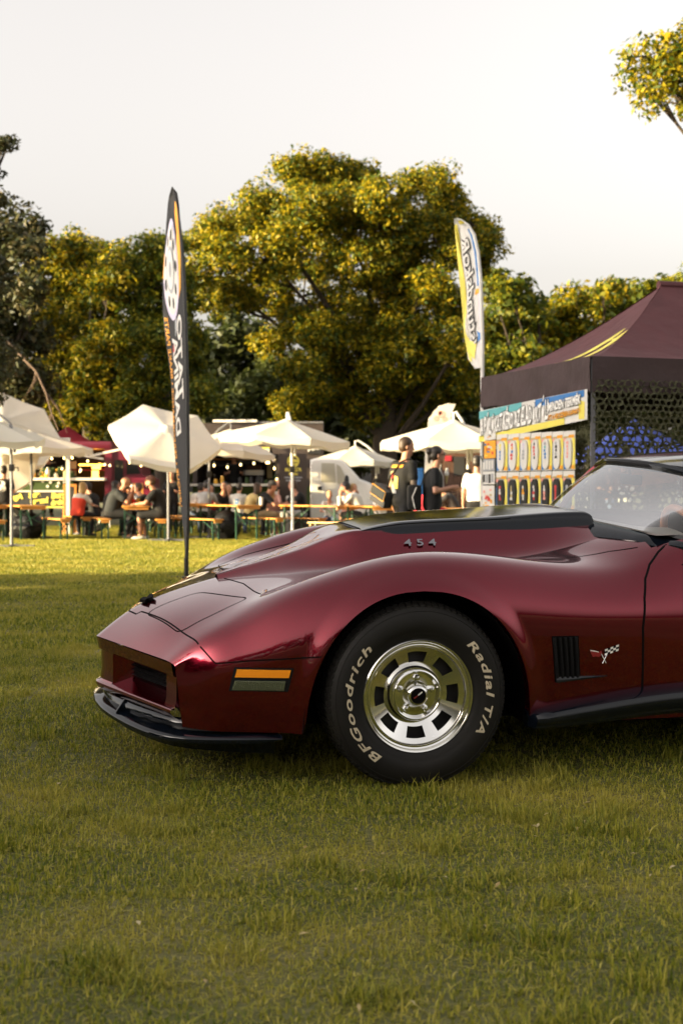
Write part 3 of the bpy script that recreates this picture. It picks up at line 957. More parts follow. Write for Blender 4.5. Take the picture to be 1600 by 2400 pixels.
for u in _du:
    zt = float(pchip([-.06, .1, .4, .93, 1.0], [.884, .889, .902, .912, .912], [-u])[0])
    wv = float(pchip([-.06, .1, .4, .93, 1.0], [.205, .232, .268, .292, .292], [-u])[0])
    zd = float(pchip([-.052, .0, .06, .123, .49, .90, .936, .94], [.887, .901, .914, .924, .944, .968, .955, .93], [-u])[0])
    row = []
    hh = zd - zt
    wt = wv - .010 - .30 * hh                              # half width of the crown; the flank below is steep
    dk = float(sstep(-.06, .10, -u))                        # the black band tapers in at the front
    half = [(wv - .006 + .016 * dk, zt - .004 - .022 * dk), (wv - .006 + .011 * dk, zt - .003 - .012 * dk), (wv - .006 + .005 * dk, zt - .002 - .002 * dk), (wv - .004 - (wv - wt) * .35, zt + hh * .30), (wv - .004 - (wv - wt) * .65, zt + hh * .58), (wt + .004, zt + hh * .78), (wt - .004, zt + hh * .885), (wt - .016, zt + hh * .945), (wt - .04, zt + hh * .965)]
    half += [(wt * f, zt + hh * (1 - .035 * (f / .8) ** 2)) for f in (.75, .6, .45, .3, .2, .1, .05)]
    full = half + [(0, zd)] + [(-v, z) for v, z in reversed(half)]
    row = [(u, -v, z) for v, z in full]
    A.append(row)
b = MB(); b.grid(A)
_nr = len(A[0]); b.f.append(tuple(len(_du) * _nr - _nr + k for k in range(_nr))[::-1]); b.mi.append(0)
scoop = b.build('hood_scoop', 'black_gloss', car, angle=60)
b = MB()                                             # dark mouth of the scoop
b.grid([[(.050, v, .886), (.045, v, .893 if abs(v) < .18 else .886)] for v in np.linspace(-.2, .2, 9)])
b.build('scoop_mouth', 'gap_black', scoop)
for sg in (1, -1):                                   # displacement figures on both flanks of the bulge
    for k, ch in enumerate('454'):
        vs, fs = text_geo(ch, size=.050, extrude=.002, offset=.0008)
        uc = -.125 - .05 * k if sg > 0 else -.225 + .05 * k
        pts = []
        for x, y, z in vs:
            u = uc - x * 1.25 * sg
            zt = float(pchip([-.06, .1, .4, .93], [.884, .889, .902, .912], [-u])[0])
            wv = float(pchip([-.06, .1, .4, .93], [.20, .225, .262, .285], [-u])[0])
            h = .840 + y * .70 - u * .02
            base = .775
            g = max(0., min(1., (h - base) / (zt - base)))
            xx = 1 - math.sqrt(max(g, .01)) * .93
            pts.append((u, sg * (wv + .16 * xx + .006 + z), h))
        mesh_obj('displacement_badge', pts, fs, 'badge_steel', bulge, smooth=False)

# ---- nose: visor, grilles, divider, lower lip
def uE(v): return 1.117 - .376 * math.sqrt(v * v + .028 ** 2)
vv = np.linspace(-.622, .622, 63)
b = MB()
def zE(v): return .446 - .009 * abs(v) / .62
b.grid([[(uE(v), v, zE(v)), (uE(v) - .001, v, zE(v) - .006), (uE(v) - .009, v, zE(v) - .047), (uE(v) - .016, v, zE(v) - .052), (uE(v) - .12, v, zE(v) - .050)] for v in vv])
b.build('nose_visor', 'maroon_paint', car, angle=30)
b = MB()
b.grid([[(uE(v) - .020, v, .398), (uE(v) - .022, v, .33), (uE(v) - .018, v, .275), (uE(v) - .004, v, .258)] for v in np.linspace(-.125, .125, 15)])
b.build('grille_divider', 'maroon_paint', car, angle=30)
for sg in (1, -1):
    b = MB()
    b.grid([[(uE(v) - .018, v, .392), (uE(v) - .018, v, .30), (uE(v) - .01, v, .262)] for v in np.linspace(.555 * sg, .628 * sg, 5)])
    b.build('nose_corner', 'maroon_paint', car, angle=30)
    for vw in (.125, .555):                            # side walls of each grille
        b = MB()
        b.grid([[(uE(vw * sg) - d, vw * sg, z) for z in (.396, .33, .262)] for d in (.019, .08, .17)])
        b.build('grille_cheek', 'maroon_paint', car, angle=30)
b = MB()
b.grid([[(uE(v) - .17, v, .310), (uE(v) - .10, v, .297), (uE(v) - .03, v, .272), (uE(v) - .008, v, .268), (uE(v), v, .262), (uE(v) + .001, v, .252), (uE(v) - .008, v, .240), (uE(v) - .035, v, .222), (uE(v) - .06, v, .18)] for v in vv])
b.build('lower_lip', 'maroon_paint', car, angle=40)
for sg in (1, -1):
    b = MB()
    b.grid([[(uE(v) - .105, v, .40), (uE(v) - .105, v, .29)] for v in np.linspace(.125 * sg, .555 * sg, 9)])
    gr = b.build('grille', 'gap_black', car)
    for k in range(5):
        b = MB()
        z = .388 - .019 * k
        b.grid([[(uE(v) - .098, v, z), (uE(v) - .088, v, z - .004), (uE(v) - .098, v, z - .008)] for v in np.linspace(.13 * sg, .55 * sg, 9)])
        b.build('slat', 'slat_black', gr)

# ---- front spoiler (black lip) and dam
sp = np.array([(1.118, 0, .190), (1.095, .2, .180), (1.025, .42, .168), (.93, .60, .160), (.80, .705, .162), (.65, .775, .170), (.56, .80, .174), (.50, .812, .180)])
tt = np.linspace(0, 7, 43)
path = spl(np.arange(8), sp, tt)
path = np.concatenate([path[::-1] * np.array([1, -1, 1]), path[1:]])
A = []
for i, p in enumerate(path):
    t = path[min(i + 1, len(path) - 1)] - path[max(i - 1, 0)]
    n = np.array([t[1], -t[0], 0.]); n /= np.linalg.norm(n)
    if n.dot(np.array([p[0] - .3, p[1], 0])) < 0: n = -n
    end = min(i, len(path) - 1 - i)
    k = min(1., .15 + end / 9.)
    A.append([p - n * .10 * k + (0, 0, .055 * k), p - n * .07 * k + (0, 0, .030 * k), p - n * .030 * k + (0, 0, .018 * k), p - n * .006 * k + (0, 0, .014 * k), p + (0, 0, .006 * k), p - n * .002 + (0, 0, -.008 * k), p - n * .02 * k + (0, 0, -.014 * k), p - n * .12 * k + (0, 0, -.010)])
b = MB(); b.grid(A)
spoiler = b.build('front_spoiler', 'black_gloss', car, angle=45)
A = []
for i, p in enumerate(path[3:-3]):
    i += 3
    t = path[min(i + 1, len(path) - 1)] - path[max(i - 1, 0)]
    n = np.array([t[1], -t[0], 0.]); n /= np.linalg.norm(n)
    if n.dot(np.array([p[0] - .3, p[1], 0])) < 0: n = -n
    q = p - n * .055
    A.append([(q[0], q[1], .232), tuple(q + n * .010 + (0, 0, .226 - q[2])), tuple(q + n * .014 + (0, 0, .214 - q[2])), (q[0], q[1], .19), (q[0] - n[0] * .03, q[1] - n[1] * .03, .11)])
b = MB(); b.grid(A)
b.build('air_dam', 'black_gloss', car, angle=45)
for sg in (1, -1):                                    # two small brackets standing on the lip
    MB().bar((1.045, .30 * sg, .185), (1.01, .285 * sg, .232), .008, .03).build('lip_bracket', 'black_gloss', spoiler)

# ---- side skirts
for sg in (1, -1):
    A = []
    for u in np.concatenate([[-.440, -.446], np.linspace(-.46, -1.98, 40), [-2.0]]):
        zt = float(pchip([.44, .62, 1.06, 1.5, 2.0], [.252, .281, .328, .338, .318], [-u])[0])
        zb = float(pchip([.44, .62, 1.06, 1.5, 2.0], [.184, .196, .228, .236, .222], [-u])[0])
        e = min(1., (-.436 - u) / .03) if u > -1 else min(1., (u + 2.004) / .03)
        e = max(e, .15)
        zm = (zt + zb) / 2; hh = (zt - zb) / 2
        prof = [(.80, 1.35), (.845, 1.08), (.868, .98), (.890, .72), (.899, .30), (.897, -.15), (.884, -.50), (.884, -.68), (.874, -.93), (.855, -1.0), (.78, -.9)]
        A.append([(u, sg * (.80 + (pv - .80) * (.35 + .65 * e)), zm + hh * pz * (.8 + .2 * e)) for pv, pz in prof])
    b = MB(); b.grid(A)
    b.f.append(tuple(range(11))); b.mi.append(0)
    b.f.append(tuple(len(A) * 11 - 11 + k for k in range(11))[::-1]); b.mi.append(0)
    b.build('side_skirt', 'black_gloss', car, angle=35)

# ---- fender vents, flag badge, marker lamps
def side_patch(name, quad, m, parent, sg=1, lift=.002, n=(10, 8)):
    """four (u, z) corners laid on the body side"""
    q = [Vector((*p, 0)) for p in quad]
    b = MB(); A = []
    for i in np.linspace(0, 1, n[0]):
        row = []
        for j in np.linspace(0, 1, n[1]):
            p = (q[0] * (1 - i) + q[1] * i) * (1 - j) + (q[3] * (1 - i) + q[2] * i) * j
            s_, nn = side_pt(p.x, p.y, sg)
            row.append(s_ + nn * lift)
        A.append(row)
    b.grid(A)
    return b.build(name, m, parent)
for sg in (1, -1):
    vent = side_patch('fender_vent', [(-.522, .540), (-.634, .538), (-.650, .384), (-.545, .362)], 'gap_black', car, sg, .0015)
    for k in range(5):
        b = MB()
        f = (k + .5) / 5
        ut, ub = -.522 - .112 * f, -.545 - .105 * f
        pts = []
        for z in np.linspace(.535, .378, 8):
            g = (.538 - z) / .16
            p, n = side_pt(ut + (ub - ut) * g, z, sg)
            pts.append((p, n))
        A = []
        for p, n in pts:
            A.append([p + n * .0025 + Vector((.007, 0, 0)), p + n * .010 + Vector((.001, 0, 0)), p + n * .009 - Vector((.003, 0, 0)), p + n * .0025 - Vector((.005, 0, 0))])
        b.grid(A)
        b.build('louvre', 'black_satin', vent)
    b = MB()                                           # scooped lower lip behind the vent
    A = []
    for f in np.linspace(0, 1, 12):
        p0, n0 = side_pt(-.548 - .215 * f, .360 + .016 * f, sg)
        hgt = .020 * (1 - f) + .001
        p1, n1 = side_pt(-.550 - .213 * f, .362 + .016 * f + hgt, sg)
        A.append([p0 + n0 * .001, p0 + n0 * .008 * (1 - f * .6), (p0 + p1) / 2 + n0 * .006, p1 + n1 * .001])
    b.grid(A)
    b.build('vent_lip', 'black_gloss', vent)
    def flag(pts, m, par):
        b = MB()
        P = []
        for u, z in pts:
            p, n = side_pt(u, z, sg)
            P.append(p + n * .004)
        b.poly(P)
        return b.build('badge_piece', m, par, smooth=False)
    U0, Z0 = -.742, .452
    bd = MB()
    for a_, c_ in (((-.004, -.024), (.034, .030)), ((.010, -.024), (-.030, .030))):
        pa, na = side_pt(U0 - a_[0], Z0 + a_[1], sg); pb, nb = side_pt(U0 - c_[0] * .4, Z0 + c_[1] * .45, sg)
        bd.tube([pa + na * .005, pb + nb * .005], .0022, 6)
    badge = bd.build('flag_badge', 'chrome', car)
    red = [(.060, .028), (.042, .025), (.022, .020), (.012, .026), (.006, .010), (.020, .002), (.034, .004), (.046, .002)]
    flag([(U0 + a_, Z0 + c_) for a_, c_ in red], 'red_enamel', badge)
    flag([(U0 + .060 - k * .0, Z0 + c_) for k, c_ in ()] or [(U0 + .058, Z0 + .030), (U0 + .040, Z0 + .027), (U0 + .022, Z0 + .022), (U0 + .022, Z0 + .019), (U0 + .040, Z0 + .023), (U0 + .057, Z0 + .026)], 'white_enamel', badge)
    for i in range(5):
        for j in range(3):
            x0, y0 = -.004 - i * .0115, .006 + j * .008 + i * .0035
            flag([(U0 + x0, Z0 + y0), (U0 + x0 - .0115, Z0 + y0 + .0035), (U0 + x0 - .0115, Z0 + y0 + .0115), (U0 + x0, Z0 + y0 + .008)], 'white_enamel' if (i + j) % 2 == 0 else 'gap_black', badge)
    fr = side_patch('marker_lamp', [(.670, .441), (.464, .444), (.483, .357), (.689, .355)], 'black_satin', car, sg, .004)
    side_patch('amber_lens', [(.660, .435), (.474, .438), (.481, .409), (.668, .406)], 'amber_lens', fr, sg, .008)
    cl = side_patch('clear_lens', [(.668, .394), (.492, .397), (.497, .362), (.678, .359)], 'clear_lens', fr, sg, .007)
    for k in range(26):
        f = (k + .5) / 26
        p, n = side_pt(.666 - .172 * f, .393, sg); p2, n2 = side_pt(.675 - .176 * f, .362, sg)
        MBk = MB().tube([p + n * .008, p2 + n2 * .008], .0022, 5)
        if k == 0: allr = MBk
        else: allr.add(MBk.v, MBk.f)
    tag(allr.build('lens_rib', 'clear_lens', fr), kind='stuff')
b = MB()                                                # nose badge, a small dark bird-like piece
P, n = top_pt(.905, 0.)
b.prism([(.93, -.01, P.z - .004), (.915, .045, P.z), (.90, .02, P.z + .004), (.885, .05, P.z + .012), (.875, .0, P.z + .018), (.885, -.05, P.z + .012), (.90, -.02, P.z + .004), (.915, -.045, P.z)], (0, 0, .012))
b.build('nose_badge', 'gap_black', car, smooth=False)

# ---- wheels
def wheel(u, v, sg):
    """tyre and rim centred at (u, v) with the outer face towards sg"""
    hub = Vector((u, v, .331))
    RT = .343
    prof = [(.208, -.105), (.212, -.112), (.235, -.124), (.270, -.131), (.300, -.129), (.318, -.122), (.331, -.112), (.338, -.100), (.343, -.080), (.3435, 0), (.343, .080), (.338, .100), (.331, .112), (.3295, .1135), (.318, .122), (.3165, .1205), (.300, .129), (.270, .131), (.246, .127), (.244, .1255), (.235, .124), (.214, .114), (.208, .105)]
    b = MB()
    b.lathe([(r, h) for r, h in prof], n=96, axis='Y')
    vs = np.array(b.v)                                   # the rubber flattens where it carries the car
    low = vs[:, 2] < -.322
    vs[low, 2] = -.322 + (vs[low, 2] + .322) * .25
    b.v = [tuple(p) for p in vs]
    S = Matrix.Translation(hub) @ Matrix.Scale(sg, 4, (0, 1, 0))
    b.xf(S)
    ty = b.build('tyre', 'tyre_rubber', car, angle=35)
    b = MB()                                             # tread blocks round the shoulder
    for k in range(84):
        a0, a1 = 2 * math.pi * k / 84, 2 * math.pi * (k + .72) / 84
        for (h0, h1, o) in ((.082, .110, 0.), (.030, .076, .4), (-.022, .024, .1), (-.074, -.028, .5), (-.110, -.080, .2)):
            q = []
            for a in (a0 + o * .05, a1 + o * .05):
                for (h, r0) in ((h0, .3435 if abs(h0) < .1 else .334), (h1, .3435 if abs(h1) < .1 else .3335)):
                    q.append((r0, a, h))
            pts = [((r + d) * math.cos(a), h, max((r + d) * math.sin(a), -.3235)) for d in (-.003, .0045) for (r, a, h) in (q[0], q[1], q[3], q[2])]
            b.add(pts, [(4, 5, 6, 7), (0, 1, 5, 4), (1, 2, 6, 5), (2, 3, 7, 6), (3, 0, 4, 7)])
    b.xf(S)
    tag(b.build('tread_block', 'tyre_rubber', ty, smooth=False), kind='stuff')
    # raised white lettering: the word runs round the sidewall with its feet towards the rim
    def ring_text(s_, mid, size, span):
        vs, fs = text_geo(s_, size=size, extrude=.0012, offset=.0008, shear=.18, spacing=1.15)
        pts = []
        xs = [p[0] for p in vs]; wid = max(xs) - min(xs); xc = (max(xs) + min(xs)) / 2
        for x, y, z in vs:
            a = mid - (x - xc) / wid * span               # clockwise seen from outside
            r = .271 + y * .92
            pts.append((a, r, z))
        out_ = []
        for a, r, z in pts:
            h = float(np.interp(r, [.244, .270, .300, .318], [.1262, .1312, .1292, .1222])) + .0012 + z
            # seen from the car's left (+v) with u forward = photo left: x on screen = -u
            out_.append(hub + Vector((-r * math.cos(a), sg * h, r * math.sin(a))) if sg > 0 else hub + Vector((r * math.cos(a), sg * h, r * math.sin(a))))
        mesh_obj('tyre_lettering', out_, fs, 'tyre_white', ty, smooth=False)
    if sg > 0 or True:
        ring_text('BFGoodrich', R(186), .046, R(101))
        ring_text('Radial', R(22.5), .046, R(49))
        ring_text('T/A', R(-20.5), .046, R(24))
    # rim
    b = MB()
    b.lathe([(.200, -.095), (.203, .086), (.212, .102), (.2135, .112), (.2085, .1165), (.2035, .115), (.199, .104), (.193, .102), (.190, .108), (.186, .108), (.183, .104), (.1815, .0935)], n=96, axis='Y')
    # slotted face
    r0, rs0, rs1, r1 = .098, .122, .163, .1825
    nseg = 160
    def fz(r): return .060 + (r - .098) * .40
    rr = [r0, .110, rs0, .135, .150, rs1, .172, r1]
    def inslot(k, i):
        f = ((k + .5) / nseg * 8 + .5) % 1.0
        return 2 <= i <= 4 and .18 < f < .82
    vs, fs = [], []
    for i, r in enumerate(rr):
        for k in range(nseg):
            a = 2 * math.pi * k / nseg
            vs.append((r * math.cos(a), fz(r), r * math.sin(a)))
    for i in range(len(rr) - 1):
        for k in range(nseg):
            k2 = (k + 1) % nseg
            if inslot(k, i): continue
            fs.append((i * nseg + k, i * nseg + k2, (i + 1) * nseg + k2, (i + 1) * nseg + k))
    base = len(vs)
    vs += [(x, y - .022, z) for x, y, z in vs]
    for i in range(2, 5):                                  # slot walls
        for k in range(nseg):
            k2 = (k + 1) % nseg
            if not inslot(k, i): continue
            if i == 2: fs.append((i * nseg + k, i * nseg + k2, base + i * nseg + k2, base + i * nseg + k))
            if i == 4: fs.append((5 * nseg + k, base + 5 * nseg + k, base + 5 * nseg + k2, 5 * nseg + k2))
            if not inslot((k - 1) % nseg, i): fs.append((i * nseg + k, base + i * nseg + k, base + (i + 1) * nseg + k, (i + 1) * nseg + k))
            if not inslot(k2, i): fs.append((i * nseg + k2, (i + 1) * nseg + k2, base + (i + 1) * nseg + k2, base + i * nseg + k2))
    b.add(vs, fs)
    b.lathe([(.099, .068), (.098, .082), (.095, .089), (.090, .091), (.086, .088), (.082, .074), (.080, .068), (.060, .068), (.050, .070), (.046, .078), (.040, .100), (.034, .106), (.0295, .107), (.028, .102), (.0275, .100)], n=64, axis='Y')
    b.xf(S)
    rim = b.build('rim', 'polished_alloy', car, angle=35)
    b = MB().lathe([(.0275, .1005), (.02, .1025), (.0, .103)], n=40, axis='Y').xf(S)
    cap = b.build('centre_cap', 'gap_black', rim)
    cc = MB()
    for k in range(4):
        cc.box((-.004 - k * .004, .1035, .001 + k * .003), (-.0005 - k * .004, .1045, .006 + k * .003))
    cc.xf(S).build('cap_emblem', 'white_enamel', rim, smooth=False)
    cc = MB()
    for k in range(3):
        cc.box((.002 + k * .0045, .1035, -.004 - k * .003), (.006 + k * .0045, .1045, .001 - k * .003))
    cc.xf(S).build('cap_emblem', 'red_enamel', rim, smooth=False)
    for k in range(5):
        a = 2 * math.pi * (k + .25) / 5 + .03
        x, z = .0635 * math.cos(a), .0635 * math.sin(a)
        MB().lathe([(.0125, .066), (.0118, .086), (.009, .093), (.0, .095)], (x, 0, z), n=6, axis='Y').xf(S).build('lug_nut', 'chrome', rim, angle=25)
    a = R(247)
    MB().tube([(-.176 * math.cos(a) * -1, .070, .176 * math.sin(a)), (-.170 * math.cos(a) * -1, .092, .170 * math.sin(a))], .004, 8).xf(S).build('valve_stem', 'chrome', rim)
    MB().lathe([(.196, -.02), (.196, .02), (.05, .035), (.0, .035)], n=48, axis='Y').xf(S).build('brake_drum', 'brake_dark', car)
for u in (0, -2.489):
    for sg in (1, -1):
        wheel(u, .748 * sg, sg)
# wheel housings and underside
for a in (ARCH_F, ARCH_R):
    for sg in (1, -1):
        A = []
        for ph in np.linspace(0, math.pi, 25):
            uu, zz = a[0] + (a[1] + .012) * math.cos(ph), .2 + (a[2] + .010) * math.sin(ph) if 0 < ph < math.pi else .205
            A.append([(uu, sg * v, zz) for v in (.845, .70, .52)])
        b = MB(); b.grid(A)
        b.f.append(tuple(k * 3 + 2 for k in range(25))); b.mi.append(0)
        b.build('wheel_housing', 'gap_black', car)
b = MB()
b.box((.80, -.56, .175), (-.5, .56, .20)); b.box((-.46, -.79, .19), (-2.0, .79, .22)); b.box((-2.0, -.56, .2), (-3.3, .56, .23))
b.build('underbody', 'gap_black', car, smooth=False)

# ---- cabin
def ws_pt(v, h, lift=0.):
    """windscreen surface, v across (-1..1), h up (0..1)"""
    q = v * v
    pb = Vector((-.90 - .275 * q, .67 * v, .940 - .062 * q))
    ph = Vector((-1.205 - .125 * q, .515 * v, 1.157 - .022 * q))
    p = pb * (1 - h) + ph * h
    bow = .018 * math.sin(math.pi * h)
    return p + Vector((.55, 0, .83)) * (bow + lift)
b = MB(); b.grid([[ws_pt(v, h) for h in np.linspace(0, 1, 14)] for v in np.linspace(-1, 1, 41)])
b.build('windscreen', 'windscreen_glass', car)
b = MB()
b.tube([ws_pt(1, h) for h in np.linspace(-.04, 1.02, 12)], .016, 8)
b.tube([ws_pt(-1, h) for h in np.linspace(-.04, 1.02, 12)], .016, 8)
b.build('windscreen_pillar', 'maroon_paint', car)
b = MB()
for dz, rr_ in ((.010, .011), (-.012, .007)):
    b.tube([ws_pt(v, 1.0) + Vector((-.004, 0, dz)) for v in np.linspace(-1, 1, 31)], rr_, 6)
b.build('windscreen_header', 'black_satin', car)
# cowl panel between hood edge and glass
A = []
for v in np.linspace(-1, 1, 41):
    g = ws_pt(v, -.01)
    he = Vector((-.80 - .34 * abs(v) ** 2.2, .70 * v, 0))
    he.z = top_pt(he.x, max(-.69, min(.69, he.y)))[0].z + .004
    A.append([he - Vector((0, 0, .012)), he, he * .5 + g * .5 + Vector((0, 0, .006)), g + Vector((-.01, 0, -.004))])
b = MB(); b.grid(A)
cowl = b.build('cowl_panel', 'black_gloss', car, angle=30)
# roof with lift-out panels, rear pillars, rear window and side windows
def roof_pt(a, t):
    """a across -1..1, t 0 (header) .. 1 (rear edge)"""
    hw = .535 + .03 * t
    return Vector((-1.215 - .74 * t - .10 * a * a * (1 - t), hw * a, 1.172 + .045 * math.sin(math.pi * min(t * .62 + .06, 1)) - .045 * abs(a) ** 2.6))
b = MB(); b.grid([[roof_pt(a, t) for t in np.linspace(0, 1, 20)] for a in np.linspace(-1, 1, 33)])
b.grid([[roof_pt(a, t) - Vector((0, 0, .03)) for t in np.linspace(0, 1, 20)] for a in np.linspace(-1, 1, 33)])
b.grid([[roof_pt(a, 0), roof_pt(a, 0) + Vector((.012, 0, -.012)), roof_pt(a, 0) - Vector((0, 0, .03))] for a in np.linspace(-1, 1, 33)])
roof = b.build('roof', 'black_gloss', car, angle=50)
for sg in (1, -1):
    rp = []
    for t in np.linspace(.0, .8, 20): rp.append((roof_pt(.16 * sg, t), Vector((0, 0, 1))))
    ribbon('roof_gap', rp, .008, 'gap_black', car, .002)
    b = MB()
    b.tube([roof_pt(sg * 1.0, t) - Vector((0, 0, .012)) for t in np.linspace(0, .9, 12)], .012, 6)
    b.build('roof_seal', 'black_satin', car)
    A = []                                                # sweeping rear pillar
    for k in np.linspace(0, 1, 14):
        top_ = roof_pt(sg * .97, 1).lerp(Vector((-2.95, .60 * sg, .875)), k)
        top_.z += .05 * math.sin(math.pi * k) * (1 - k)
        bot_ = Vector((-1.93 - 1.02 * k, sg * .655, .88 - .02 * k))
        inn_ = top_ + Vector((0, -.13 * sg * (1 - .5 * k), -.01))
        low_ = Vector((inn_.x, inn_.y, .86))
        A.append([bot_, top_.lerp(bot_, .5) + Vector((0, .01 * sg, 0)), top_, inn_, low_])
    b = MB(); b.grid(A)
    b.build('rear_pillar', 'maroon_paint', car, angle=50)
    b = MB()
    q0, q1 = ws_pt(sg, .03), ws_pt(sg, .98)
    r0_, r1_ = Vector((-1.90, .668 * sg, .90)), roof_pt(sg, .93)
    b.grid([[q0.lerp(q1, h).lerp(r0_.lerp(r1_, h), t) + Vector((0, sg * .02 * math.sin(math.pi * h), 0)) for h in np.linspace(0, 1, 6)] for t in np.linspace(0, 1, 10)])
    b.build('side_window', 'window_glass', car)
b = MB(); b.grid([[roof_pt(a * .8, 1).lerp(Vector((-2.12, a * .40, .885)), h) for h in np.linspace(0, 1, 5)] for a in np.linspace(-1, 1, 9)])
b.build('rear_window', 'window_glass', car)
# interior
b = MB()
A = []
for v in np.linspace(-.62, .62, 21):
    A.append([(-1.06, v, .895), (-1.16, v, .898), (-1.24, v, .885 + .02 * math.exp(-((v - .37) / .14) ** 2)), (-1.27, v, .84), (-1.22, v, .70), (-1.20, v, .5)])
b.grid(A)
b.build('dashboard', 'dash_grey', car, angle=50)
b = MB()
ctr, ax = Vector((-1.335, .37, .815)), Vector((-.93, 0, .36)).normalized()
e1 = Vector((0, 1, 0)); e2 = ax.cross(e1)
if e2.z < 0: e2 = -e2
b.tube([ctr + (e1 * math.cos(a) + e2 * math.sin(a)) * .185 for a in np.linspace(0, 2 * math.pi, 41)], .0165, 10, caps=False)
b.tube([ctr + e1 * .18, ctr - ax * .0, ctr - e1 * .18], .012, 6)
b.tube([ctr, ctr - e2 * .18], .012, 6)
b.ell(ctr, (.03, .05, .05))
b.tube([ctr, ctr - ax * .22], .028, 8)
b.build('steering_wheel', 'tan_leather', car, angle=60)
for sg in (1, -1):
    b = MB()
    b.box((-1.38, sg * .16, .40), (-1.86, sg * .58, .55), .04)
    seat = b.build('seat', 'tan_leather', car)
    b = MB()
    b.box((-.06, -.20, 0), (.06, .20, .50), .05)
    b.xf(Matrix.Translation((-1.86, sg * .37, .50)) @ Matrix.Rotation(R(-20), 4, 'Y'))
    b.build('seat_back', 'tan_leather', seat)
b = MB()
b.tube([(-1.235, 0, 1.135), (-1.24, 0, 1.105)], .006, 6)
b.box((-1.235, -.10, 1.065), (-1.25, .10, 1.112), .008)
b.build('rear_view_mirror', 'black_satin', car)
b = MB()
b.box((-1.1, -.61, .40), (-2.0, .61, .42)); b.box((-1.97, -.61, .4), (-2.0, .61, .86))
b.build('cabin_floor', 'gap_black', car, smooth=False)
b = MB()
for sg in (1, -1):
    for k in range(2):
        b.lathe([(.055, -3.462), (.055, -3.44), (.0, -3.47)][::-1], (0, sg * (.30 + .16 * k), .58), n=20, axis='X')
b.build('tail_lamp', 'red_enamel', car)
b = MB()
for sg in (1, -1):
    b.grid([[(-3.38, v, .40), (-3.46, v, .36), (-3.47, v, .28), (-3.40, v, .24)] for v in np.linspace(0, .72 * sg, 8)])
b.build('rear_bumper', 'maroon_paint', car)
# ================================================================== tent, flags, goods on show
def G(px, d):
    return Vector(((px - 800) / 3333 * d, d, float(ground_z((px - 800) / 3333 * d, d))))
mat('tent_cloth', (.075, .019, .022), .75, noise=(3, .25), bump=(5, .5, .05))
mat('tent_valance', (.042, .024, .025), .8, noise=(2.5, .3), bump=(4, .6, .05))
mat('print_yellow', (.72, .62, .10), .6, noise=(10, .12))
mat('print_white', (.60, .585, .55), .6)
mat('letter_white', (.78, .77, .74), .6)
mat('print_black', (.006, .006, .007), .6)
mat('print_orange', (.78, .34, .02), .6)
mat('print_blue', (.03, .16, .42), .6)
mat('print_teal', (.10, .36, .38), .6)
mat('print_lilac', (.52, .48, .62), .6)
mat('print_grey', (.30, .31, .33), .6)
mat('print_red', (.55, .04, .04), .6)
mat('print_pink', (.70, .30, .25), .6)
mat('print_tan', (.45, .35, .16), .6)
mat('flag_dark', (.018, .019, .022), .75, noise=(4, .2), trans=(.03, .03, .035, .12))
mat('flag_white', (.72, .70, .68), .7, trans=(.7, .68, .62, .3))
mat('pole_black', (.006, .006, .007), .4)
mat('pole_steel', (.30, .30, .30), .4, metal=.8)
mat('pole_white', (.66, .64, .60), .45)
mat('pole_grey', (.13, .13, .14), .45)
mat('camo_green', (.055, .060, .022), .9, noise=(2.2, 0, (.125, .115, .060)), trans=(.09, .09, .04, .25))
mat('camo_tan', (.105, .10, .055), .9, noise=(2.2, 0, (.04, .045, .02)), trans=(.09, .09, .04, .25))
mat('blue_cloth', (.012, .03, .20), .7, trans=(.02, .06, .5, .25))

TN = Vector((2.457, 14.0, 0)); TF = Vector((1.64, 16.66, 0))
TS = (TF - TN).normalized(); TP = Vector((TS.y, -TS.x, 0))
TL, TW, TE, TB, TK = (TF - TN).length, 4.5, 2.42, 2.066, 3.38
tent = empty('canopy_tent', (TN.x, TN.y, 0))
tag(tent, 'maroon pop-up tent with a yellow scratch emblem on its roof', 'tent')
def tpt(a, p, z):
    """a metres along the left side from the near corner, p metres along the front"""
    q = TS * a + TP * p
    return Vector((q.x, q.y, z))
R0, R1 = 1.56, 3.1
def roof_h(a, p):
    ra = TL / 2
    da = abs(a - ra) / ra
    dp = (R0 - p) / R0 if p < R0 else ((p - R1) / (TW - R1) if p > R1 else 0.)
    d = max(da, dp)
    return TE + (TK - TE) * (1 - d) ** 1.28
def tent_face(pts):
    b = MB(); b.grid(pts)
    return b
rid = TL / 2
n1, n2 = 15, 15
def lerp(a, b, t): return a + (b - a) * t
def facepts(c0, c1, r0_, r1_):
    """roof panel between eave corners c and ridge ends r, concave like stretched cloth"""
    A = []
    for t in np.linspace(0, 1, n1):
        row = []
        for s in np.linspace(0, 1, n2):
            e = (lerp(c0[0], c1[0], s), lerp(c0[1], c1[1], s)); r_ = (lerp(r0_[0], r1_[0], s), lerp(r0_[1], r1_[1], s))
            a, p = lerp(e[0], r_[0], t), lerp(e[1], r_[1], t)
            sag = -.035 * math.sin(math.pi * s) * math.sin(math.pi * min(t * 1.3, 1))
            row.append(tpt(a, p, TE + (TK - TE) * t ** 1.42 + sag))
        A.append(row)
    return A
roof_left = facepts((0, 0), (TL, 0), (rid, R0), (rid, R0 + .02))
for A in (roof_left, facepts((0, 0), (0, TW), (rid - .02, R0), (rid - .02, R1)), facepts((TL, 0), (TL, TW), (rid + .02, R0), (rid + .02, R1)), facepts((0, TW), (TL, TW), (rid, R1), (rid, R1 + .02))):
    b = MB(); b.grid(A)
    b.build('roof_panel', 'tent_cloth', tent)
b = MB(); b.tube([tpt(rid, R0 - .03, TK), tpt(rid, R1 + .03, TK)], .05, 8)
b.build('roof_ridge', 'tent_cloth', tent)
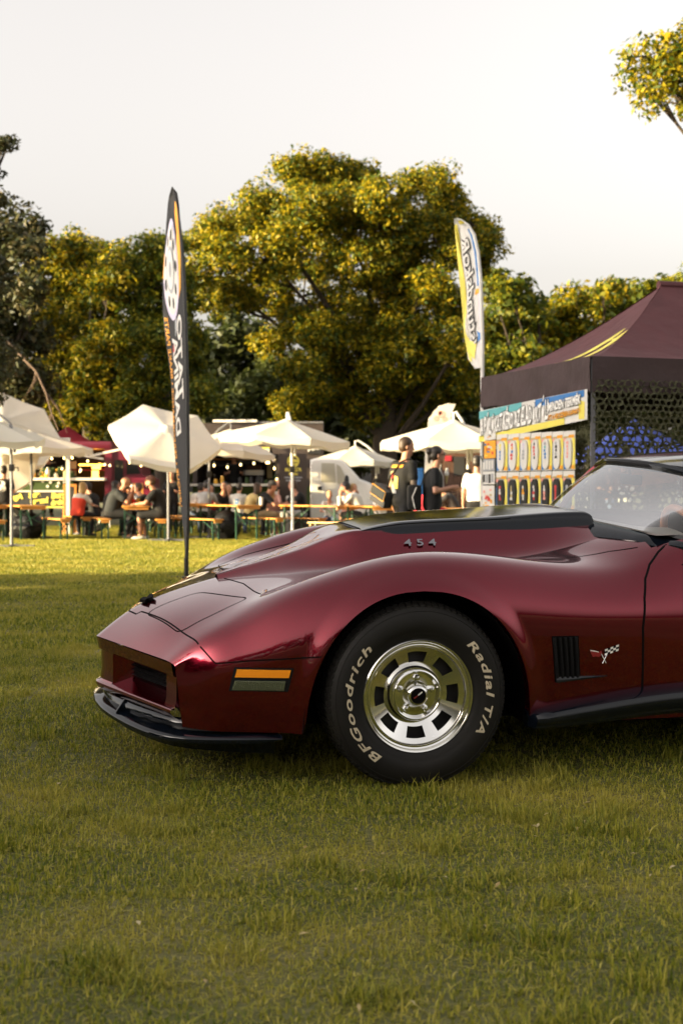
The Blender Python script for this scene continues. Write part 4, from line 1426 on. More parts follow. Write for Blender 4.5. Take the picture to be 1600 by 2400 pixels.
for (c0, c1) in (((0, 0), (TL, 0)), ((0, 0), (0, TW)), ((TL, 0), (TL, TW)), ((0, TW), (TL, TW))):
    A = []
    for s in np.linspace(0, 1, 40):
        a, p = lerp(c0[0], c1[0], s), lerp(c0[1], c1[1], s)
        o_ = Vector((0, 0, 0))
        out_n = (TP * -1 if c0[1] == c1[1] == 0 else (TS * -1 if c0[0] == c1[0] == 0 else (TS if c0[0] == c1[0] else TP)))
        wv = .012 * math.sin(s * 23) + .008 * math.sin(s * 51 + 1)
        row = []
        for t in np.linspace(0, 1, 7):
            z = TE + .006 - (TE - TB) * t - .012 * math.sin(math.pi * s) * (1 if t > .9 else .4)
            row.append(tpt(a, p, z) + out_n * (.012 + wv * t + .006 * math.sin(t * 5 + s * 17)))
        A.append(row)
    b = MB(); b.grid(A)
    b.build('valance', 'tent_valance', tent)
for a, p in ((.03, .03), (TL - .03, .03), (.03, TW - .03), (TL - .03, TW - .03)):
    b = MB(); b.box((-.022, -.022, 0), (.022, .022, TE - .02)); b.xf(Matrix.Translation(tpt(a, p, 0)))
    b.build('leg', 'pole_grey', tent, smooth=False)
# yellow scratch-like emblem printed on the left slope
def on_left(s, t, lift=.006):
    A = np.array(roof_left); i = t * (n1 - 1); j = s * (n2 - 1)
    i0, j0 = min(int(i), n1 - 2), min(int(j), n2 - 2)
    fi, fj = i - i0, j - j0
    p = (A[i0, j0] * (1 - fi) + A[i0 + 1, j0] * fi) * (1 - fj) + (A[i0, j0 + 1] * (1 - fi) + A[i0 + 1, j0 + 1] * fi) * fj
    return Vector(p) - TP * lift * .7 + Vector((0, 0, lift))
def roof_strip(line, wid):
    b = MB(); A = []
    for k, (s, t) in enumerate(line):
        A.append([on_left(s - wid[k], t), on_left(s + wid[k], t)])
    b.grid(A)
    return b.build('emblem_stroke', 'print_yellow', tent)
roof_strip([(.31, .015), (.32, .10), (.305, .20), (.275, .30), (.23, .40), (.17, .47), (.10, .545)], [.012, .035, .045, .05, .055, .05, .008])
roof_strip([(.13, .06), (.125, .14), (.115, .22), (.095, .30), (.07, .37), (.055, .43), (.0, .50)], [.010, .032, .036, .04, .045, .04, .002])
roof_strip([(.20, .40), (.16, .43), (.11, .42), (.08, .39)], [.03, .03, .03, .03])

# camouflage nets hung round the stall
def net(name, label, a0, p0, a1, p1, z0, z1, cell, m, off, gapf=.62):
    """ragged lattice of cloth webbing with real holes"""
    A0, A1 = tpt(a0, p0, 0) + Vector((TN.x, TN.y, 0)), tpt(a1, p1, 0) + Vector((TN.x, TN.y, 0))
    d = (A1 - A0); Lw = d.length; d.normalize(); nrm = Vector((d.y, -d.x, 0))
    cols, rows = int(Lw / cell), int((z1 - z0) / (cell * .86))
    vs, fs = [], []
    idx = {}
    rs = np.random.default_rng(3)
    def node(i, j):
        key = (i, j)
        if key not in idx:
            x = (i * .5) * cell + rs.normal(0, cell * .10); z = z0 + j * cell * .29 + rs.normal(0, cell * .09)
            bl = .018 * math.sin(x * 3.1) + .012 * math.sin(z * 5 + x) + rs.normal(0, .006)
            p = A0 + d * x + nrm * (off + bl); p.z = z
            idx[key] = p
        return idx[key]
    for r in range(rows + 1):
        for c in range(cols):
            i0 = 2 * c + (r % 2); j0 = 3 * r
            P = [node(i0, j0 + 1), node(i0 + 1, j0), node(i0 + 2, j0 + 1), node(i0 + 2, j0 + 3), node(i0 + 1, j0 + 4), node(i0, j0 + 3)]
            ctr = sum(P, Vector()) / 6
            g = gapf * rs.uniform(.75, 1.12)
            Q = [ctr + (p - ctr) * min(g * rs.uniform(.8, 1.15), .93) + nrm * rs.normal(0, .008) for p in P]
            n = len(vs)
            vs += P + Q
            fs += [(n + k, n + (k + 1) % 6, n + 6 + (k + 1) % 6, n + 6 + k) for k in range(6)]
    o = mesh_obj(name, vs, fs, m, None, smooth=False)
    return tag(o, label, 'net')
net('camouflage_net', 'open camouflage net hanging on the front of the tent', 0, .0, 0, TW, .05, 2.12, .070, 'camo_tan', .03, .77)
net('camouflage_net', 'dense camouflage net on the side of the tent behind the packs', 0, 0, TL, 0, .05, 2.1, .075, 'camo_green', .045, .5)
net('camouflage_net', 'camouflage net forming the back wall inside the tent', TL, .0, TL, TW, .9, 2.12, .14, 'camo_green', 0, .80)

# printed banner under the valance
def wall(a, z, off=.03):
    """point on the outside of the left wall"""
    p = tpt(a, 0, z) + Vector((TN.x, TN.y, 0))
    return p - TP * off
def wall_quad(name, a0, a1, z00, z01, z10, z11, m, off, parent):
    """strip between a0 and a1; z?0 bottom / z?1 top at each end"""
    b = MB(); A = []
    for s in np.linspace(0, 1, 12):
        a = lerp(a0, a1, s)
        A.append([wall(a, lerp(lerp(z00, z10, s), lerp(z01, z11, s), t), off) for t in np.linspace(0, 1, 4)])
    b.grid(A)
    return b.build(name, m, parent)
BZ0, BZ1 = 1.735, 2.045            # far end bottom, top ... near end
ban = wall_quad('vinyl_banner', TL - .06, .0, 1.66, 2.03, 1.80, 2.10, 'print_white', .045, None)
tag(ban, 'printed vinyl banner with bold lettering below the tent valance', 'banner')
wall_quad('banner_stripe', TL - .03, .50, 1.665, 1.735, 1.775, 1.84, 'print_yellow', .050, ban)
wall_quad('banner_stripe', TL - .04, 1.55, 1.93, 2.02, 1.985, 2.06, 'print_teal', .050, ban)
wall_quad('banner_stripe', 1.2, .06, 1.98, 2.065, 2.03, 2.095, 'print_blue', .050, ban)
wall_quad('banner_stripe', .18, .05, 1.81, 2.0, 1.81, 1.98, 'print_yellow', .050, ban)
def wall_text(s_, a0, a1, z0, z1, hgt, m, off, parent, outline=None, wob=0.):
    """lettering on the wall, a falling from left to right"""
    vs, fs = text_geo(s_, size=1, offset=.02, shear=.12)
    xs_ = [v[0] for v in vs]; ys_ = [v[1] for v in vs]
    x0, x1_, y0, y1_ = min(xs_), max(xs_), min(ys_), max(ys_)
    def mk(grow, offs, mm):
        vv_, ff_ = text_geo(s_, size=1, offset=.02 + grow, shear=.12)
        pts = []
        for x, y, z in vv_:
            f = (x - x0) / (x1_ - x0); g = (y - y0) / (y1_ - y0)
            zz = lerp(z0, z1, f) + g * hgt * (1 + wob * math.sin(f * 21))
            pts.append(wall(lerp(a0, a1, f), zz, offs))
        return mesh_obj('banner_lettering', pts, ff_, mm, parent, smooth=False)
    if outline: mk(.045, off - .002, outline)
    return mk(.012, off, m)
wall_text('A PÓLÓKAT KÉRD AZ ELADÓKTÓL!', TL - .10, .86, 1.735, 1.845, .235, 'letter_white', .060, ban, 'print_black', .12)
wall_text('MINDEN TERMÉK', .86, .12, 1.92, 1.965, .115, 'letter_white', .060, ban, 'print_black')
wall_text('ITT A HELYSZÍNEN KAPHATÓ', .86, .12, 1.83, 1.87, .065, 'print_orange', .060, ban, 'print_black')

# goods in blister packs: two rows of seven
def pack(px0, px1, top, bot, dark, art, label):
    """a hanging card with a moulded board shape; px range is turned into a place on the wall"""
    def a_of(px):
        k = (px + 11 - 800) / 3333
        return (TN.x - k * TN.y) / (k * TS.y - TS.x)
    a0, a1 = a_of(px0), a_of(px1)
    root = empty('board_pack', wall((a0 + a1) / 2, 0, 0))
    tag(root, label, 'pack', 'packed boards hung on the tent side')
    dd = TN.y + TS.y * (a0 + a1) / 2
    zt, zb = 1.1 - (top - 1150) / 3333 * dd, 1.1 - (bot - 1150) / 3333 * dd
    w_ = abs(a0 - a1) * .95; h = zt - zb
    inv_loc = Matrix.Translation(-root.location)
    def q(x, y, o):
        """x 0..1 left to right, y 0..1 bottom to top"""
        return inv_loc @ wall(lerp(a0, a1, .025 + x * .95), zb + y * h, .055 + o)
    def shape(name, pts, m, o, thick=.003, parent=root):
        b = MB()
        front = [q(x, y, o + thick) for x, y in pts]; back = [q(x, y, o) for x, y in pts]
        n = len(pts)
        b.add(front + back, [tuple(range(n))] + [(k, n + k, n + (k + 1) % n, (k + 1) % n) for k in range(n)])
        return b.build(name, m, parent, smooth=False)
    R4 = lambda x0, y0, x1, y1: [(x0, y0), (x1, y0), (x1, y1), (x0, y1)]
    card = shape('card', R4(0, 0, 1, 1), 'print_white' if not dark else 'print_grey', 0)
    shape('header', R4(0, .86, 1, 1), 'print_white', .004, parent=card)
    shape('logo_block', R4(.02, .825, .45, .87), 'print_tan', .008, parent=card)
    for k in range(4):
        shape('logo_letter', R4(.47 + .125 * k, .825, .575 + .125 * k, .90), 'print_orange', .008, parent=card)
    shape('side_print', [(.0, .02), (.22, .02), (.12, .25), (.10, .55), (0, .6)], 'print_blue', .004, parent=card)
    shape('side_print', [(.72, .02), (1, .02), (1, .8), (.72, .84), (.86, .5)], 'print_yellow', .004, parent=card)
    shape('side_print', [(.70, .02), (.98, .02), (.98, .12), (.74, .12)], 'print_orange', .008, parent=card)
    shape('corner_flag', R4(.02, .74, .24, .82), 'print_pink', .008, parent=card)
    oval = []
    for k in range(24):
        t = 2 * math.pi * k / 24
        oval.append((.48 + .31 * math.copysign(abs(math.cos(t)) ** .7, math.cos(t)), .42 + .38 * math.copysign(abs(math.sin(t)) ** .55, math.sin(t))))
    bl = shape('board', oval, 'print_white' if not dark else 'print_black', .006, .018)
    rs = random.Random(int(px0 * 7 + top))
    for k in range(5):
        y = .27 + .075 * k * (1 if dark else 1.2) + (.0 if dark else .04)
        w2 = rs.uniform(.05, .12)
        x = .46 + rs.uniform(-.03, .03)
        m_ = rs.choice(art)
        pts = [(x - w2, y), (x + w2 * rs.uniform(.6, 1), y - .01), (x + w2, y + .05), (x + .02, y + .075), (x - w2 * .8, y + .06)]
        shape('board_print', pts, m_, .0245, .002, parent=bl)
    return root
_names = ['red and blue', 'blue and orange', 'pale grey', 'dark red', 'bright blue', 'black and white', 'pink and red']
_arts = [['print_red', 'print_blue', 'print_yellow'], ['print_blue', 'print_orange', 'print_red'], ['print_grey', 'print_lilac'], ['print_red', 'print_black'], ['print_blue', 'print_teal', 'print_grey'], ['print_black', 'print_grey'], ['print_pink', 'print_red']]
_names2 = ['white and red', 'cream', 'orange flame', 'red and white', 'pink and white', 'white ring', 'grey and brown']
_arts2 = [['print_white', 'print_red'], ['print_tan', 'print_white'], ['print_orange', 'print_white'], ['print_red', 'print_white'], ['print_pink', 'print_white'], ['print_white', 'print_red'], ['print_grey', 'print_tan']]
_ord = ['first', 'second', 'third', 'fourth', 'fifth', 'sixth', 'last']
_xe = [1163, 1190, 1218, 1244, 1269, 1295, 1321, 1349]
for k in range(7):
    pack(_xe[k], _xe[k + 1], 1018 - k * 1.3, 1105 - k * .6, False, _arts[k], f'{_ord[k]} pack in the upper row, white board with {_names[k]} print')
    pack(_xe[k] - 1, _xe[k + 1] - 1, 1107 - k * .6, 1196 - k * .1, True, _arts2[k], f'{_ord[k]} pack in the lower row, black board with {_names2[k]} print')
def small_pack(px0, px1, top, bot, label, base, cols, n, tall):
    def a_of(px):
        k = (px + 11 - 800) / 3333
        return (TN.x - k * TN.y) / (k * TS.y - TS.x)
    a0, a1 = a_of(px0), a_of(px1)
    dd = TN.y + TS.y * (a0 + a1) / 2
    zt, zb = 1.1 - (top - 1150) / 3333 * dd, 1.1 - (bot - 1150) / 3333 * dd
    root = empty('hanging_card', wall((a0 + a1) / 2, 0, 0))
    tag(root, label, 'card', 'small cards hung at the outer edge of the tent side')
    il = Matrix.Translation(-root.location)
    def quad(x0, y0, x1, y1, m, o, name, par):
        b = MB(); pts = [(x0, y0), (x1, y0), (x1, y1), (x0, y1)]
        fr = [il @ wall(lerp(a0, a1, x), lerp(zb, zt, y), .06 + o + .003) for x, y in pts]; bk = [il @ wall(lerp(a0, a1, x), lerp(zb, zt, y), .06 + o) for x, y in pts]
        b.add(fr + bk, [(0, 1, 2, 3)] + [(k, 4 + k, 4 + (k + 1) % 4, (k + 1) % 4) for k in range(4)])
        return b.build(name, m, par, smooth=False)
    c = quad(.02, 0, .98, 1, base, 0, 'card', root)
    rs = random.Random(int(top))
    for k in range(n):
        if tall:
            x = .06 + .9 * k / n
            quad(x, rs.uniform(.08, .2), x + .6 / n, rs.uniform(.75, .92), cols[k % len(cols)], .005, 'piece', c)
        else:
            x, y = rs.uniform(.08, .7), rs.uniform(.05, .8)
            quad(x, y, x + rs.uniform(.1, .25), y + rs.uniform(.06, .16), cols[k % len(cols)], .005 + .0015 * (k % 5), 'piece', c)
small_pack(1134, 1162, 1016, 1031, 'white card with a small orange square, topmost at the outer edge', 'print_white', ['print_orange', 'print_black', 'print_grey'], 4, False)
small_pack(1134, 1162, 1033, 1074, 'orange and yellow picture card below the white one', 'print_orange', ['print_red', 'print_yellow', 'print_blue', 'print_white', 'print_orange'], 12, False)
small_pack(1131, 1160, 1076, 1104, 'card with four slim white boards side by side', 'print_grey', ['print_white', 'print_white'], 4, True)
small_pack(1131, 1160, 1105, 1135, 'card with four slim dark boards side by side', 'print_white', ['print_black', 'print_grey'], 4, True)
small_pack(1129, 1159, 1138, 1198, 'large pink and red picture sheet, lowest at the outer edge', 'print_white', ['print_red', 'print_pink', 'print_orange', 'print_tan'], 16, False)

# ------------------------------------------------------------------ feather flags
def feather(name, label, px_base, d, right, left, turn, cloth, pole_m, pole_pts):
    """right/left: outline pixels from bottom to top; the cloth is turned about the pole"""
    root = empty(name, G(px_base, d))
    tag(root, label, 'flag')
    ys_ = np.linspace(max(right[0][1], left[0][1]), min(right[-1][1], left[-1][1]), 60)
    rx = np.interp(-ys_, [-p[1] for p in right], [p[0] for p in right])
    lx = np.interp(-ys_, [-p[1] for p in left], [p[0] for p in left])
    ct, st = math.cos(turn), math.sin(turn)
    k = d / 3333
    def pt(f, i, off=0.):
        """f 0 at the pole .. 1 at the free edge; i index of height"""
        i = max(0., min(len(ys_) - 1.001, i)); i0 = int(i); g = i - i0
        y = ys_[i0] * (1 - g) + ys_[i0 + 1] * g; xr = rx[i0] * (1 - g) + rx[i0 + 1] * g; xl = lx[i0] * (1 - g) + lx[i0 + 1] * g
        wid = (xr - xl) * k / ct * f
        wave = .02 * math.sin(f * 4 + i * .25) * f
        return Vector(((xr - px_base) * k - wid * ct - off * st - wave * st, wid * st - off * ct - wave * ct, 1.1 - (y - 1150) * k - root.location.z))
    b = MB(); b.grid([[pt(f, i) for f in np.linspace(0, 1, 9)] for i in range(60)])
    c = b.build('cloth', cloth, root)
    b = MB(); b.tube([Vector(((x - px_base) * k, .01, 1.1 - (y - 1150) * k - root.location.z)) for x, y in pole_pts], [.022] * (len(pole_pts) - 3) + [.014, .010, .006], 8)
    b.build('pole', pole_m, root)
    def printed(nm, poly, m, off):
        """poly in (f, t): f across, t 0..1 up the cloth; laid on the camera side"""
        b = MB(); b.poly([pt(f, t * 59, off) for f, t in poly])
        return b.build(nm, m, c, smooth=False)
    def lettering(s_, f0, f1, t0, t1, m, off, **kw):
        vs, fs = text_geo(s_, size=1, **kw)
        xs_ = [v[0] for v in vs]; yy = [v[1] for v in vs]
        P = [pt(lerp(f0, f1, (y - min(yy)) / (max(yy) - min(yy))), lerp(t0, t1, (x - min(xs_)) / (max(xs_) - min(xs_))) * 59, off) for x, y, z in vs]
        return mesh_obj('lettering', P, fs, m, c, smooth=False)
    return root, printed, lettering
root, prn, let = feather('feather_flag', 'tall dark feather flag with a white wheel emblem and orange lettering', 437, 18.0,
    [(440, 1310), (442, 1200), (441, 1050), (439, 900), (436, 780), (433, 690), (428, 600), (423, 520), (420, 475), (416, 452), (410, 441), (404, 437)],
    [(430, 1310), (422, 1225), (409, 1090), (398, 990), (388, 890), (379, 800), (373, 715), (371, 650), (372, 580), (377, 515), (384, 470), (391, 449), (397, 440), (402, 437)],
    R(58), 'flag_dark', 'pole_black', [(438, 1356), (438, 1310), (441, 1200), (441, 1050), (439, 900), (436, 780), (433, 690), (428, 600), (421, 520), (414, 470), (407, 443)])
def disc(cx, cy, rx_, ry_, n=28, a0=0, a1=2 * math.pi): return [(cx + rx_ * math.cos(a0 + (a1 - a0) * k / n), cy + ry_ * math.sin(a0 + (a1 - a0) * k / n)) for k in range(n)]
prn('emblem_caliper', [(.16, .73), (.30, .70), (.34, .72), (.30, .80), (.22, .88), (.30, .93), (.28, .965), (.12, .955), (.10, .90), (.08, .82)], 'print_orange', .006)
prn('emblem_caliper', [(.86, .76), (.97, .77), (.97, .81), (.95, .835), (.86, .83)], 'print_orange', .006)
prn('emblem_disc', disc(.56, .785, .345, .138), 'print_lilac', .008)
prn('emblem_ring', disc(.56, .785, .30, .122), 'print_white', .011)
prn('emblem_ring', disc(.56, .785, .17, .065), 'print_grey', .014)
prn('emblem_ring', disc(.56, .785, .14, .054), 'print_white', .017)
prn('emblem_ring', disc(.55, .785, .05, .022), 'print_grey', .020)
for k in range(9):
    a = 2 * math.pi * (k + .4) / 9
    prn('emblem_hole', disc(.56 + .235 * math.cos(a), .785 + .094 * math.sin(a), .038, .016, 12), 'print_black', .014)
prn('emblem_patch', [(.42, .62), (.52, .60), (.50, .645), (.40, .655)], 'print_grey', .010)
let('TATO', .42, .18, .43, .66, 'print_white', .008, offset=.03, shear=.2)
let('DAMINA', .70, .42, .33, .60, 'print_white', .008, offset=.03, shear=.2)
prn('emblem_patch', [(.60, .565), (.68, .56), (.66, .585)], 'print_red', .010)
let('UNIQUE • PERFORMANCE • BRAKE PARTS', .97, .80, .14, .66, 'print_orange', .008, offset=.01)
b = MB(); b.tube([(0, 0, 0), (0, 0, .25)], .03, 8); b.box((-.25, -.03, 0), (.25, .03, .02)); b.box((-.03, -.25, .002), (.03, .25, .022))
b.build('ground_stake', 'pole_black', root)

root, prn, let = feather('feather_flag', 'slim white feather flag with yellow and blue edges beside the tent', 1129, 16.9,
    [(1130, 862), (1130, 800), (1128, 720), (1125, 650), (1119, 590), (1110, 550), (1097, 527), (1080, 515), (1070, 511)],
    [(1112, 862), (1097, 838), (1094, 790), (1090, 740), (1085, 680), (1080, 620), (1075, 570), (1068, 535), (1063, 511)],
    R(50), 'flag_white', 'pole_white', [(1129, 1367), (1129, 1100), (1130, 862), (1130, 800), (1128, 720), (1125, 650), (1119, 590), (1110, 550), (1097, 527), (1080, 515), (1070, 511)])
E5 = lambda f0, f1, t0, t1, n=10: [(f0, lerp(t0, t1, k / n)) for k in range(n + 1)] + [(f1, lerp(t1, t0, k / n)) for k in range(n + 1)]
prn('edge_print', E5(.78, .985, .05, .97), 'print_yellow', .006)
prn('edge_print', [(.50, .06), (.98, .12), (.9, .2), (.35, .17)], 'print_yellow', .009)
prn('edge_print', E5(.03, .16, .55, .93), 'print_blue', .006)
prn('edge_print', E5(.03, .12, .15, .5), 'print_lilac', .006)
prn('edge_print', [(.04, .20), (.30, .17), (.24, .22), (.32, .25), (.10, .235)], 'print_blue', .009)
prn('edge_print', [(.03, .505), (.30, .49), (.22, .53), (.03, .53)], 'print_orange', .009)
prn('edge_print', E5(.03, .5, .965, .985, 2), 'print_yellow', .009)
let('lstundskoR', .70, .26, .13, .88, 'print_black', .012, offset=.075, shear=.35)
let('lstundskoR', .68, .30, .14, .87, 'print_white', .016, offset=.015, shear=.35)

# blue gazebo seen through the net
gz = empty('canopy_tent', G(1485, 36))
tag(gz, 'small blue gazebo seen through the camouflage net', 'tent')
A = [[Vector((lerp(-1.5, 1.5, i / 12), lerp(-1.5, 1.5, j / 12), 1.98 + .95 * (1 - max(abs(i / 6 - 1), abs(j / 6 - 1))) ** 1.1)) for j in range(13)] for i in range(13)]
b = MB(); b.grid(A); b.build('roof_panel', 'blue_cloth', gz)
b = MB()
for a, c in (((-1.5, -1.5), (1.5, -1.5)), ((1.5, -1.5), (1.5, 1.5)), ((1.5, 1.5), (-1.5, 1.5)), ((-1.5, 1.5), (-1.5, -1.5))):
    b.grid([[(lerp(a[0], c[0], s), lerp(a[1], c[1], s), z) for z in (1.98, 1.78)] for s in (0, 1)])
b.build('valance', 'blue_cloth', gz)
for x in (-1.46, 1.46):
    for y in (-1.46, 1.46):
        MB().box((x - .02, y - .02, 0), (x + .02, y + .02, 1.98)).build('leg', 'pole_white', gz, smooth=False)
# ================================================================== parasols, tables, trucks
mat('parasol_cloth', (.78, .74, .66), .8, noise=(2, .06), bump=(3, .25, .03), trans=(.8, .74, .6, .35))
mat('table_wood', (.62, .27, .055), .45, noise=(7, .22))
mat('table_green', (.012, .055, .030), .45)
mat('bag_black', (.005, .005, .006), .45, spec=.25, bump=(14, 1., .03))
mat('counter_white', (.70, .66, .58), .55)
mat('turf_panel', (.035, .060, .012), .9, noise=(40, .5))
mat('board_black', (.018, .018, .018), .7, noise=(5, .3))
mat('truck_maroon', (.14, .010, .030), .35, coat=.5)
mat('truck_brown', (.040, .028, .024), .5)
mat('van_white', (.72, .70, .66), .35, coat=.4)
mat('dark_glass', (.02, .022, .022), .08)
mat('pale_glass', (.45, .42, .34), .1)
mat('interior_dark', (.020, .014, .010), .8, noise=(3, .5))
mat('steel_plain', (.35, .34, .32), .35, metal=.9)
mat('wood_orange', (.55, .22, .04), .6, noise=(8, .25))
mat('wood_brown', (.075, .035, .020), .7, noise=(6, .35))
mat('red_cloth', (.42, .025, .045), .75, trans=(.5, .03, .05, .25))
mat('bulb_glow', (1, .8, .4), .3, emit=(1, .72, .28, 1.8))
mat('lamp_glow', (1, .6, .15), .4, emit=(1, .45, .06, 2.2))
mat('cup_red', (.60, .02, .02), .3)
mat('cup_yellow', (.75, .40, .04), .3)
mat('cup_clear', (.62, .60, .55), .3)
mat('paper_white', (.72, .69, .62), .8)
mat('plant_green', (.03, .06, .015), .8)

def parasol(label, px, d, apex_y, half_px, drop_px, mast_px, pole_m='pole_white', tilt=None, sides=8, arm=1, boom=True, squash=1.):
    """cantilever parasol: canopy centred at pixel px, mast at mast_px"""
    k = d / 3333
    base = G(mast_px, d)
    root = empty('parasol', base)
    tag(root, label, 'parasol', 'white parasols over the tables')
    cx = (px - mast_px) * k
    za = 1.1 - (apex_y - 1150) * k - base.z
    Rr2, dr = half_px * k, drop_px * k
    T = Matrix.Translation((cx, 0, za))
    if tilt: T = T @ Euler((R(tilt[0]), R(tilt[1]), R(tilt[2]))).to_matrix().to_4x4()
    n = sides * 6
    rings = []
    for r in np.linspace(.04, 1, 12):
        row = []
        for j in range(n + 1):
            th = 2 * math.pi * j / n + math.pi / sides
            f = (j % 6) / 6.
            edge = math.cos(math.pi / sides) / math.cos(math.pi / sides * (2 * f - 1)) if True else 1
            sag = .030 * Rr2 * math.sin(math.pi * f) * r
            row.append(T @ Vector((Rr2 * r * edge * math.cos(th), Rr2 * r * edge * math.sin(th) * squash, -dr * (r ** 1.12) - sag)))
        rings.append(row)
    b = MB(); b.grid(rings)
    c = b.build('canopy', 'parasol_cloth', root, angle=25)
    b = MB()
    row = rings[-1]
    low = [p + (T.to_3x3() @ Vector((0, 0, -.13 + .02 * math.sin(j * 1.7)))) for j, p in enumerate(row)]
    b.grid([row, low]); b.build('valance', 'parasol_cloth', c)
    b = MB(); b.grid([[T @ Vector((.22 * r * math.cos(a), .22 * r * math.sin(a), .05 - .10 * r)) for a in np.linspace(0, 2 * math.pi, 17)] for r in (.05, .5, 1.)])
    b.build('vent_cap', 'parasol_cloth', c)
    for s in range(sides):
        th = 2 * math.pi * s / sides + math.pi / sides
        b = MB(); b.tube([T @ Vector((.04 * math.cos(th), .04 * math.sin(th), -.06)), T @ Vector((Rr2 * .97 * math.cos(th), Rr2 * .97 * math.sin(th) * squash, -dr * .97 - .02))], .010, 5)
        b.build('rib', pole_m, root)
    mh = za - dr * .5 + .0
    b = MB(); b.tube([(0, 0, 0), (0, 0, mh * .5), (-.02 * arm, 0, mh)], [.032, .030, .028], 8)
    b.build('mast', pole_m, root)
    if boom:
        top = T @ Vector((0, 0, .12))
        P_ = [Vector((.06 * arm, 0, mh - .55)), Vector((.05 * arm, 0, mh - .30)), Vector((-.02 * arm, 0, mh)), Vector((lerp(0, top.x, .45), 0, lerp(mh, top.z, .72))), Vector((lerp(0, top.x, .85), 0, top.z + .06)), Vector((top.x, top.y, top.z + .05)), Vector((top.x, top.y, top.z - .12))]
        b = MB(); b.tube(P_, [.028, .028, .030, .028, .026, .024, .022], 8)
        b.build('boom', pole_m, root)
        b = MB(); b.box((-.05, -.05, mh * .62), (.05, .05, mh * .62 + .14), .01); b.tube([(.05, 0, mh * .62 + .07), (.13, 0, mh * .62 + .07), (.13, 0, mh * .62)], .012, 6)
        b.build('crank_box', 'pole_black', root)
    b = MB(); b.box((-.45, -.04, .0), (.45, .04, .05)); b.box((-.04, -.45, .002), (.04, .45, .052))
    b.build('cross_foot', 'pole_grey', root, smooth=False)
    return root
parasol('white parasol on a white mast rising in the middle of the tables', 672, 30, 986, 163, 42, 685, 'pole_white', (0, 4, 0))
parasol('smaller white parasol in front of the white van', 832, 40, 1048, 108, 32, 882, 'pole_white', (0, 1, 0))
parasol('white parasol close to the tent with a pale mast', 1062, 27, 988, 182, 50, 1097, 'pole_white', (0, 1, 0))
parasol('white parasol tipped right over, behind the dark feather flag', 392, 31, 1003, 134, 24, 395, 'pole_grey', (37, -7, 32), 6, boom=False)
parasol('low white parasol on a dark hooked mast right of the dark flag', 540, 33, 1010, 118, 44, 490, 'pole_grey', (0, 7, 0), 8, -1)
parasol('white parasol on a curved grey mast at the far left', -40, 28, 975, 150, 40, 28, 'pole_grey', (6, 6, 0), 8)
parasol('white parasol on a dark upright mast left of the red vest', 70, 32.5, 1012, 150, 38, 75, 'pole_black', (0, 0, 0), 8, boom=False)
parasol('white parasol tipped up behind the others at the top left', 8, 35, 985, 140, 34, -12, 'pole_grey', (40, 22, 0), 8, boom=False)
parasol('white parasol tipped down in front of the burger truck', 6, 33.5, 1078, 82, 14, -30, 'pole_grey', (74, 12, 0), 8, boom=False)

# ------------------------------------------------------------------ beer tables and benches
def beer_set(name, label, cat, group, loc, rz, L, Wd, Hh):
    root = empty(name, loc, rz)
    tag(root, label, cat, group)
    b = MB()
    nb = 2 if Wd > .4 else 1
    for k in range(nb):
        y0 = -Wd / 2 + Wd / nb * k
        b2 = MB(); b2.box((-L / 2, y0 + .003, Hh - .028), (L / 2, y0 + Wd / nb - .003, Hh), .005)
        b2.build('plank', 'table_wood', root)
    for sx in (-1, 1):
        b = MB(); b.box((sx * (L / 2 - .03), -Wd / 2 + .04, Hh - .085), (sx * (L / 2 - .055), Wd / 2 - .04, Hh - .029))
        b.build('end_rail', 'table_wood', root, smooth=False)
        for sy in (-1, 1):
            b = MB(); b.bar((sx * (L / 2 - .16), sy * (Wd / 2 - .06), Hh - .03), (sx * (L / 2 - .14), sy * (Wd / 2 - .06), 0), .035, .035)
            b.build('leg', 'table_green', root, smooth=False)
        b = MB()
        b.bar((sx * (L / 2 - .15), -(Wd / 2 - .06), Hh * .45), (sx * (L / 2 - .15), Wd / 2 - .06, Hh * .82), .02, .02)
        b.bar((sx * (L / 2 - .172), (Wd / 2 - .06), Hh * .45), (sx * (L / 2 - .172), -(Wd / 2 - .06), Hh * .82), .02, .02)
        b.build('cross_brace', 'table_green', root, smooth=False)
    for sx in (-1, 1):
        b = MB(); b.bar((sx * (L / 2 - .16), 0, Hh * .42), (sx * L * .12, 0, Hh - .03), .018, .018)
        b.build('stay', 'table_green', root, smooth=False)
    return root
def place(kind, label, px, d, yaw):
    """near short end centred at pixel px and depth d; yaw = degrees the far end leans left"""
    L, Wd, Hh = (2.2, .62, .77) if kind == 'table' else (2.2, .26, .47)
    near = G(px, d)
    di = Vector((-math.sin(R(yaw)), math.cos(R(yaw)), 0))
    c = near + di * L / 2
    return beer_set('beer_table' if kind == 'table' else 'beer_bench', label, 'table' if kind == 'table' else 'bench', 'folding beer tables' if kind == 'table' else 'folding beer benches', c, math.atan2(di.y, di.x), L, Wd, Hh)
place('table', 'empty wooden beer table at the far left with bags under it', 80, 31.3, 24)
place('table', 'beer table with red and yellow cups before the bald man', 320, 32, 12)
place('table', 'beer table right of the dark flag mast with a black sack under it', 585, 31.2, 30)
place('table', 'beer table just right of the dark feather flag, further back', 470, 35, 20)
place('table', 'beer table behind the white parasol mast', 662, 35.5, 20)
place('table', 'beer table in front of the white van', 815, 31.5, 38)
place('table', 'beer table left of the man with the shoulder bag', 905, 29, 15)
place('table', 'beer table right of the woman in black', 1067, 27.5, 12)
place('table', 'beer table cut by the left edge of the picture', -8, 32.5, 25)
place('bench', 'beer bench right of the empty table at the far left', 155, 31.0, 26)
place('bench', 'beer bench under the bald man', 248, 31.3, 14)
place('bench', 'beer bench under the man in a cap', 380, 31.6, 10)
